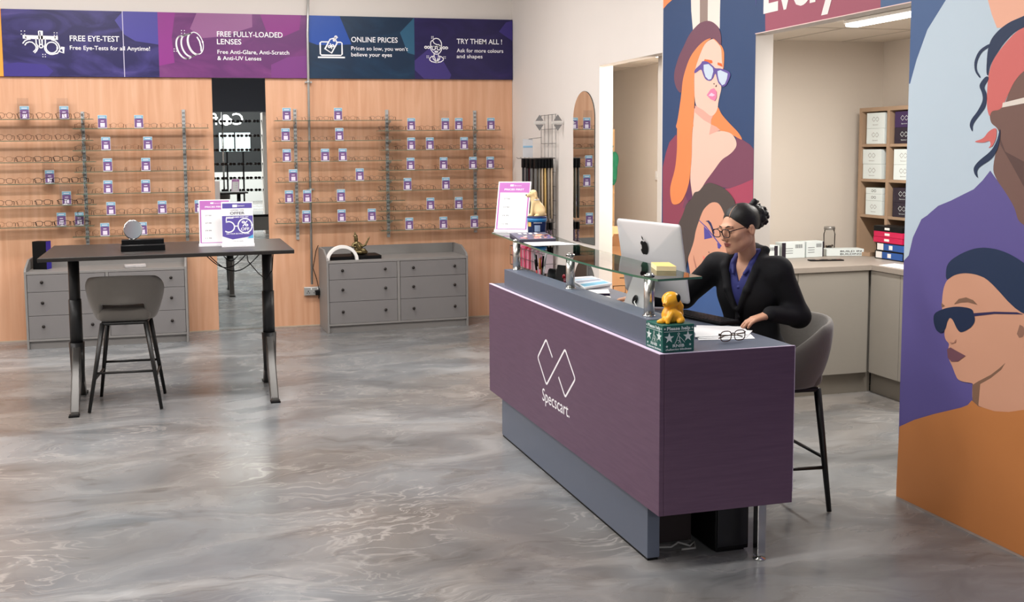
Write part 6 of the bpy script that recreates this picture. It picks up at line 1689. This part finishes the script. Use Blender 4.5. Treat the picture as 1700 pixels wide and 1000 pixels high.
def carton(label, loc, W, D, H_, rz, open_=False, marks=False):
    t = thing('cardboard_box', label, 'box', loc, rz)
    m = MB()
    tk = 0.006
    m.box(-W / 2, W / 2, -D / 2, D / 2, 0, tk)
    m.box(-W / 2, W / 2, -D / 2, -D / 2 + tk, tk, H_).box(-W / 2, W / 2, D / 2 - tk, D / 2, tk, H_).box(-W / 2, -W / 2 + tk, -D / 2 + tk, D / 2 - tk, tk, H_).box(W / 2 - tk, W / 2, -D / 2 + tk, D / 2 - tk, tk, H_)
    if not open_: m.box(-W / 2 + tk, W / 2 - tk, -D / 2 + tk, D / 2 - tk, H_ - tk, H_)
    m.build('carton_body', CARDB, t)
    if open_:
        for sg_, q1, q2 in ((-1, .1, .12), (1, .08, .14)):
            fl = MB()
            fl.add([(-W / 2, sg_ * D / 2, H_), (W / 2, sg_ * D / 2, H_), (W / 2, sg_ * (D / 2 + q1), H_ + q2), (-W / 2, sg_ * (D / 2 + q1), H_ + q2)], [(0, 1, 2, 3)])
            o_ = fl.build('flap', CARDB, t)
            sm_ = o_.modifiers.new('thick', 'SOLIDIFY'); sm_.thickness = 0.005
    else:
        MB().box(-W / 2 - .0006, W / 2 + .0006, -0.03, 0.03, H_ - .14, H_ + .0008).build('green_tape', mat('tape_green', rgb(52, 112, 84), 0.4), t)
    if marks:
        mk = MB(); p3 = lambda a, b, tt: (a, -D / 2 - .0008 - tt, b)
        mk.add([p3(-W * .32, H_ * .78, 0), p3(W * .22, H_ * .78, 0), p3(W * .22, H_ * .8, 0), p3(-W * .32, H_ * .8, 0)], [(0, 1, 2, 3)])
        for x0 in (-W * .44, W * .1):
            stroke(mk, [(x0, H_ * .3), (x0 + .12, H_ * .3), (x0 + .12, H_ * .62), (x0, H_ * .62)], .006, p3, 0, 0, True)
            stroke(mk, [(x0, H_ * .46), (x0 + .12, H_ * .46)], .005, p3)
        mk.build('print', mat('carton_print', rgb(74, 56, 42), 0.8), t)
    return t
carton('sealed cardboard box with printed marks inside the narrow doorway, upper of two', (0.46, -1.95, 0.33), 0.52, 0.5, 0.42, math.radians(0), marks=True)
carton('sealed cardboard box on the floor inside the narrow doorway, under another', (0.46, -1.95, 0.0), 0.56, 0.54, 0.329, math.radians(0))
carton('open cardboard box on top of the sealed boxes inside the doorway', (0.44, -1.9, 0.7505), 0.46, 0.42, 0.2, math.radians(3), open_=True)
sw = thing('light_switch', 'white light switch on the room wall seen through the narrow doorway', 'switch', (1.199, -1.135, 1.56))
MB().box(-0.01, 0, -0.045, 0.045, -0.045, 0.045).build('plate', WHITE, sw, bev=0.003)
MB().box(-0.015, -0.01, -0.015, 0.015, -0.022, 0.022).build('rocker', WHITE, sw, bev=0.002)

# ------------------------------------------------------------ stock room behind the wide opening
CAB = mat('greige_cabinet', rgb(152, 147, 139), 0.5, noise=0.02, nscale=6)
TOPM = mat('worktop_taupe', rgb(156, 147, 138), 0.45, noise=0.05, nscale=40)
KICK = mat('kickboard', rgb(132, 126, 117), 0.5)
def run(label, parts, kick, doors, handle=None):
    t = thing('base_cabinet', label, 'cabinet', (0, 0, 0))
    MB().box(*parts).build('carcass', CAB, t)
    MB().box(*kick).build('kickboard', KICK, t)
    for d in doors: MB().box(*d).build('door', CAB, t, bev=0.0015)
    return t
run('greige base cabinets along the far wall of the stock room', (0.13, 1.355, -4.28, -3.36, 0.155, 0.925), (0.13, 1.40, -4.256, -4.236, 0.0, 0.155),
    [(0.135 + 0.305 * k, 0.435 + 0.305 * k, -4.302, -4.281, 0.157, 0.922) for k in range(2)] + [(0.745, 1.333, -4.302, -4.281, 0.157, 0.922)])
run('greige base cabinets along the right wall of the stock room', (1.376, 2.145, -7.6, -3.36, 0.155, 0.925), (1.41, 1.43, -7.6, -4.256, 0.0, 0.155),
    [(1.354, 1.375, -4.62, -4.304, 0.157, 0.922)] + [(1.354, 1.375, -5.225 - 0.6 * k, -4.625 - 0.6 * k, 0.157, 0.922) for k in range(4)])
wt = MB(); O_ = [(0.13, -4.315), (1.345, -4.315), (1.345, -7.6), (2.148, -7.6), (2.148, -3.352), (0.13, -3.352)]
wt.prism(O_, lambda a, b, d: (a, b, 0.926 + d), 0.04)
tag(wt.build('worktop', TOPM, bev=0.002), 'L-shaped taupe worktop over the stock room cabinets', 'worktop')
WT = 0.9665
# open cubby unit standing on the worktop against the right wall
CUB = mat('oak_board', rgb(166, 140, 116), 0.55, noise=0.1, nscale=6, stretch=(1, 1, 0.15))
CUBD = mat('cubby_back', rgb(70, 58, 50), 0.7)
cu = thing('cubby_unit', 'pale oak cubbyhole unit with stacked boxes, standing on the stock room worktop', 'shelf unit', (1.83, 0, WT))
UY1, UW, UT, UZ = -3.487, 0.338, 0.032, 2.15 - WT
cubm = MB()
for k in range(5): MB().box(0, 0.29, UY1 - UW * k - UT, UY1 - UW * k, 0, UZ - UT).build('upright_panel', CUB, cu)
MB().box(0, 0.29, UY1 - UW * 4 - UT, UY1, UZ - UT, UZ).build('top_panel', CUB, cu)
MB().box(0.285, 0.295, UY1 - UW * 4 - UT, UY1, 0, UZ).build('back_panel', CUBD, cu)
SHZ = [1.285 - WT, 1.575 - WT, 1.857 - WT]
for k in range(4):
    for z in SHZ: MB().box(0.004, 0.285, UY1 - UW * (k + 1) + 0.0005, UY1 - UW * k - UT - 0.0005, z - 0.022, z).build('cubby_shelf', CUB, cu)
BOXW = mat('box_white', rgb(216, 208, 198), 0.6); BOXP = mat('box_purple', rgb(58, 38, 84), 0.5)
BOXD = mat('box_dark_purple', rgb(36, 26, 44), 0.5)
LOGOG = mat('logo_grey', rgb(130, 122, 118), 0.6)
def logo_box(label, y, z, W, Hh, D, bm, lm, pair=False, x=1.842):
    t = thing('stock_box', label, 'box', (x, y, z), 0, 'boxes in the cubbyhole unit')
    MB().box(0, D, -W / 2, W / 2, 0, Hh - 0.001).build('carton_body', bm, t, bev=0.002)
    m = MB(); p3 = lambda a, b, tt: (-0.0008 - tt, -a, b)
    if pair:
        for s in (-1, 1): stroke(m, [(s * .016 + q[0] * .9, Hh * .5 + q[2] * .9) for q in rim(0, 0, .012, .009, .7, 14)], .003, p3, 0, 0, True)
        stroke(m, [(-.004, Hh * .53), (.004, Hh * .53)], .003, p3)
    else:
        cx = (-5.645); S = 0.15 * W / 0.568 * 2.6
        stroke(m, [(-(a - cx) * S, Hh * .58 + (b - 0.661) * S) for a, b in LOGO], .0028, p3)
        add_text(m, 'Specscart', p3, 0, Hh * .2, width=W * .3, height=Hh * .075, m=0, bold=0.0, align='C')
    m.build('logo', lm, t)
c0y, c1y = UY1 - UT - (UW - UT) / 2, UY1 - UW - UT - (UW - UT) / 2
RZ_ = [1.8575, 1.5755, 1.2855]
logo_box('upper white logo box in the top left cubbyhole', c0y + .0, RZ_[0] + .125, .215, .125, .22, BOXW, LOGOG); logo_box('lower white logo box in the top left cubbyhole', c0y + .0, RZ_[0], .215, .125, .22, BOXW, LOGOG)
logo_box('upper purple logo box in the top second cubbyhole', c1y, RZ_[0] + .125, .22, .125, .22, BOXP, BOXW); logo_box('lower dark purple logo box in the top second cubbyhole', c1y, RZ_[0], .22, .125, .22, BOXD, BOXW)
logo_box('upper white logo box in the middle left cubbyhole', c0y + .035, RZ_[1] + .12, .225, .12, .22, BOXW, LOGOG); logo_box('lower white logo box in the middle left cubbyhole', c0y + .03, RZ_[1], .225, .12, .22, BOXW, LOGOG)
logo_box('upper white logo box in the middle second cubbyhole', c1y, RZ_[1] + .12, .22, .12, .22, BOXW, LOGOG); logo_box('lower white logo box in the middle second cubbyhole', c1y, RZ_[1], .22, .12, .22, BOXW, LOGOG)
logo_box('small top white box with a spectacles drawing in the lower left cubbyhole', c0y, RZ_[2] + .17, .195, .05, .2, BOXW, BLACK, True); logo_box('second white box with a spectacles drawing in the lower left cubbyhole', c0y, RZ_[2] + .115, .195, .055, .2, BOXW, BLACK, True)
logo_box('lowest white logo box in the lower left cubbyhole', c0y, RZ_[2], .195, .115, .2, BOXW, LOGOG)
logo_box('upper dark purple logo box in the lower second cubbyhole', c1y, RZ_[2] + .115, .22, .115, .22, BOXD, BOXW); logo_box('lower dark purple logo box in the lower second cubbyhole', c1y, RZ_[2], .22, .115, .22, BOXD, BOXW)
# box files and crimson lever files stacked in front of the unit
def boxfile(label, z, bm, h, off=0.0, kind=0):
    t = thing('box_file', label, 'box file', (1.668, -4.06 + off, z), 0, 'files stacked on the stock room worktop')
    MB().box(0.0, 0.155, -0.2, 0.13, 0, h - 0.001).build('case', bm, t, bev=0.003)
    m = MB()
    if kind == 0: m.box(-0.0015, 0, -0.055, 0.0, h * .3, h * .72, 0)
    elif kind == 1:
        m.box(-0.0015, 0, 0.045, 0.115, h * .12, h * .9, 0); m.box(-0.0012, 0, -0.19, 0.04, h * .12, h * .9, 1); m.box(-0.002, -0.0012, -0.06, -0.02, h * .25, h * .75, 0)
    m.build('label', [WHITE, mat('file_blue', rgb(40, 84, 158), 0.5)], t)
CRIM = mat('file_crimson', rgb(196, 20, 76), 0.5)
h_ = 0.064
boxfile('bottom black box file with a blue and white label, on the worktop', WT + .0005, BLACK, h_, 0.0, 1)
boxfile('second box file from the bottom, black with a blue label', WT + h_, BLACK, h_, -.015, 1)
boxfile('lower crimson file of the stack on the worktop', WT + 2 * h_, CRIM, .044, .022, 0)
boxfile('upper crimson file of the stack on the worktop', WT + 2 * h_ + .044, CRIM, .044, .018, 0)
boxfile('black file on top of the crimson files', WT + 2 * h_ + .088, BLACK, .042, .02, 0)
pf = thing('picture_frame', 'small pale wooden tray frame at the foot of the cubbyhole unit', 'frame', (1.75, -3.68, WT + .0005), math.radians(18))
m = MB().box(-.075, .0, -.11, .11, 0, .008, 1)
m.build('base', mat('frame_inside', rgb(122, 116, 104), 0.6), pf)
MB().box(-.085, -.075, -.12, .12, 0, .03).box(0, .01, -.12, .12, 0, .03).box(-.075, 0, -.12, -.11, 0, .03).box(-.075, 0, .11, .12, 0, .03).build('border', CUB, pf)
wbx = thing('book_box', 'white box with black capital letters on the stock room worktop', 'box', (1.56, -3.66, WT + .0005), math.radians(-14))
MB().box(-.14, .16, -.06, .06, 0, .055).build('carton_body', BOXW, wbx, bev=.002)
m = MB(); p3 = lambda a, b, tt: (a, -.0606 - tt, b)
for tx_, z_ in (('BUILD IN', .031), ('BUILDING', .009)):
    m = MB(); add_text(m, tx_, p3, -.03, z_, width=.17, height=.014, bold=.02)
    m.build('lettering', mat('letter_black', rgb(40, 36, 36), 0.6), wbx)
jr = thing('glass_bottle', 'clear glass bottle with dark contents on the stock room worktop by the far wall', 'bottle', (1.52, -3.56, WT + .0005))
MB().lathe([(.0, .002), (.038, .002), (.042, .008), (.046, .165), (.040, .185), (.040, .2)], n=28).build('glass_body', glass('bottle_glass', (.94, .95, .95, 1), ior=1.18), jr)
MB().lathe([(.041, .2), (.043, .202), (.043, .222), (.039, .226), (0, .226)], n=24).build('lid', mat('lid_grey', rgb(150, 148, 144), .35, metal=.6), jr)
m = MB(); rr = random.Random(3)
for k in range(22):
    a = rr.random() * 6.28; r_ = .026 * math.sqrt(rr.random()); m.ball((r_ * math.cos(a), r_ * math.sin(a), .012 + .06 * rr.random()), .009, nu=8, nv=6, m=k % 2)
mo_ = m.build('contents', [mat('content_dark', rgb(34, 32, 30), .4), mat('content_brown', rgb(88, 74, 62), .5)], jr); mo_['kind'] = 'stuff'
def wbox(label, x, y, W, Hh, D, rz, dark=None):
    t = thing('lens_box', label, 'box', (x, y, WT + .0005), rz, 'white boxes with printed labels on the worktop')
    MB().box(-W / 2, W / 2, 0, D, 0, Hh).build('carton_body', BOXW, t, bev=.0015)
    m = MB(); p3 = lambda a, b, tt: (a, -.0006 - tt, b)
    for k in range(9): m.add([p3(W * .08 + k * W * .035, Hh * .62, 0), p3(W * .08 + k * W * .035 + W * .018, Hh * .62, 0), p3(W * .08 + k * W * .035 + W * .018, Hh * .86, 0), p3(W * .08 + k * W * .035, Hh * .86, 0)], [(0, 1, 2, 3)])
    for k in range(3): m.add([p3(-W * .4, Hh * (.3 + .15 * k), 0), p3(-W * .02, Hh * (.3 + .15 * k), 0), p3(-W * .02, Hh * (.33 + .15 * k), 0), p3(-W * .4, Hh * (.33 + .15 * k), 0)], [(0, 1, 2, 3)])
    m.build('printed_label', mat('label_dark', rgb(70, 68, 74), .6), t)
    if dark:
        MB().box(dark[0], dark[1], -.0012, 0, 0.002, Hh - .002).build('dark_end', mat('box_end_dark', rgb(40, 34, 46), .5), t)
wbox('leftmost white printed box on the worktop, beside the shoulder', .86, -3.72, .2, .105, .09, 0, (.055, .085))
wbox('middle white printed box on the worktop, with a dark left end', 1.085, -3.72, .21, .125, .09, .02, (-.105, -.07))
wbox('right white printed box on the worktop, with a dark right end', 1.285, -3.71, .16, .125, .09, .03, (.07, .08))
cb_ = thing('clipboard', 'dark patterned tablet lying on the stock room worktop', 'tablet', (1.22, -3.96, WT + .0005), math.radians(-12))
MB().box(-.14, .12, -.035, .035, 0, .008).build('slab', BLACK, cb_, bev=.002)
m = MB(); rr = random.Random(8)
for k in range(9):
    u, w_ = rr.uniform(-.11, .07), rr.uniform(-.025, .015)
    m.box(u, u + .03, w_, w_ + .012, .008, .0086, k % 3)
m.build('pattern', [mat('pat_red', rgb(140, 60, 46), .5), mat('pat_cream', rgb(190, 170, 150), .5), mat('pat_brown', rgb(84, 60, 50), .5)], cb_)
slab('paper_sheet', 'white paper on the stock room worktop below the box files', 'paper', [(1.375, -4.36), (1.56, -4.30), (1.56, -4.62), (1.375, -4.62)], WT + .0005, .001, [PAPER])
# ceiling batten lamps
def batten(label, loc, L0, along_y=True, power=30):
    t = thing('ceiling_lamp', label, 'lamp', loc, 0 if along_y else math.pi / 2)
    MB().box(-.06, .06, -L0 / 2, L0 / 2, -.025, 0).build('housing', WHITE, t, bev=.006)
    MB().box(-.05, .05, -L0 / 2 + .01, L0 / 2 - .01, -.045, -.0255).build('diffuser', mat('lamp_diffuser', (1, .97, .92, 1), .5, emit=9), t, bev=.008)
    d = bpy.data.lights.new('batten_light', 'AREA'); d.shape = 'RECTANGLE'; d.size, d.size_y = .1, L0; d.energy = power; d.color = (1, .955, .90)
    o = bpy.data.objects.new('batten_light', d); COL.objects.link(o); o.parent = t; o.location = (0, 0, -.05)
    return t
batten('bright strip lamp on the stock room ceiling', (0.89, -5.23, 2.698), 1.2, power=72)
batten('unseen strip lamp added on the ceiling of the room behind the narrow doorway', (0.62, -2.75, 2.698), 0.9, power=75)  # added out of view to brighten the room behind the doorway

# ------------------------------------------------------------ what the tall mirror shows, beside and behind the camera
tall_table('second tall black table, seen only in the tall mirror', -2.72, -11.65, 1.2, 0.7, 1.0, (-0.42, 0.42), -0.28, 0.28)
sheet_sign('price_sign', 'white price sign on the second tall table, seen in the tall mirror', (-2.38, -11.5, 1.0005), math.radians(200), math.radians(12), 0.17, 0.28,
           draw_price(0.17, 0.28, ['27.98', '27.98', '19.99']), [PAPER, PINKP, INK, GREYINK])
t0 = [o for o in bpy.data.objects if o.name == 'bar_stool'][0]
dup(t0, (-2.72, -12.35, 0), math.radians(0), 'grey velvet bar stool at the second tall table, seen in the tall mirror')
ms = thing('display_stand', 'steel display stand with glass shelves of sunglasses, seen in the tall mirror', 'display stand', (-2.16, -13.0, 0))
for x in (-0.38, 0.62): MB().tube([(x, 0, 0), (x, 0, 3.6)], 0.02, 12).build('pole', CHROME, ms)
RZS = [2.517, 2.188, 1.868, 1.551, 1.232, 0.956]
SUNB = mat('sunglass_black', rgb(14, 13, 14), 0.15)
sg = MB()
for s in (-1, 1):
    P = rim(s * .034, .026, .029, .022, .75)
    sg.tube(P, .0035, 6, 0, closed=True); sg.add(P, [tuple(range(len(P)))])
sg.tube([(-.008, 0, .034), (.008, 0, .034)], .003, 6)
SGM = sg.mesh('front_frame', SUNB)
tg = MB()
tg.tube([(.066, 0, .036), (.067, -.1, .034), (.063, -.13, .012)], .003, 6)
TGR = tg.mesh('temple', SUNB); TGL = MB().merge(tg, Matrix.Scale(-1, 4, (1, 0, 0))).mesh('temple', SUNB)
for r, z in enumerate(RZS):
    MB().box(-0.85, 0.75, -0.09, 0.09, z - 0.008, z).build('glass_shelf', SHELFGLASS, ms)
    for k in range(8):
        t = thing('sunglasses', 'black sunglasses in the tall mirror, %s from left on %s' % (ORD[k], ROWN[r]), 'sunglasses', (-2.9 + .185 * k, -12.94, z + .0005), math.pi, 'sunglasses seen in the tall mirror')
        t.scale = (1.15, 1.15, 1.15)
        for n_, me in (('front_frame', SGM), ('temple', TGR), ('temple', TGL)):
            o = bpy.data.objects.new(n_, me); COL.objects.link(o); o.parent = t
sgn = thing('shop_sign', 'white shop sign with a cloud on a dark wall, reversed in the tall mirror', 'sign', (-2.2, -18.19, 2.6))
m = MB(); p3 = lambda a, b, tt: (-a, 0.004 + tt, b)
for tx_, x_ in (('C', -.46), ('ffee', .22)):
    m = MB(); add_text(m, tx_, p3, x_, .0, height=.34, bold=.0); m.build('lettering', mat('lit_letters', (1, 1, 1, 1), .5, emit=1.5), sgn)
m = MB()
for cx_, cz_, r_ in ((-.08, .1, .09), (.02, .16, .12), (.12, .09, .08), (0, .07, .09)):
    A_ = arc(cx_, cz_, r_, r_, 0, 360, 20)[:-1]; m.add([p3(a, b, 0) for a, b in A_], [tuple(range(len(A_)))])
m.build('cloud_symbol', mat('lit_letters', (1, 1, 1, 1), .5, emit=1.5), sgn)
for k, x in enumerate((-2.33, -1.93)):
    t = thing('menu_screen', '%s pale lit menu screen on the far dark wall, seen in the tall mirror' % ('left' if k else 'right'), 'screen', (x, -15.6, 1.85))
    MB().box(-.2, .2, -.03, .03, 0, .5).build('casing', BLACK, t)
    MB().box(-.185, .185, .03, .034, .015, .485).build('panel', mat('menu_panel', rgb(198, 214, 220), .4, emit=.6, noise=.25, nscale=9), t)
    MB().box(-.02, .02, -.02, .02, -1.85, 0).build('stand', BLACK, t)
bn = thing('perforated_bench', 'grey perforated metal screen panel, low in the tall mirror', 'screen', (-1.72, -12.1, 0))
MB().box(-.5, .5, -.02, .02, .12, .42).build('perforated_panel', mat('perforated_steel', rgb(112, 110, 106), .5, metal=.4), bn)
MB().box(-.54, .54, -.03, .03, .42, .47).box(-.54, -.5, -.03, .03, 0, .42).box(.5, .54, -.03, .03, 0, .42).build('rail_frame', BLACK, bn)
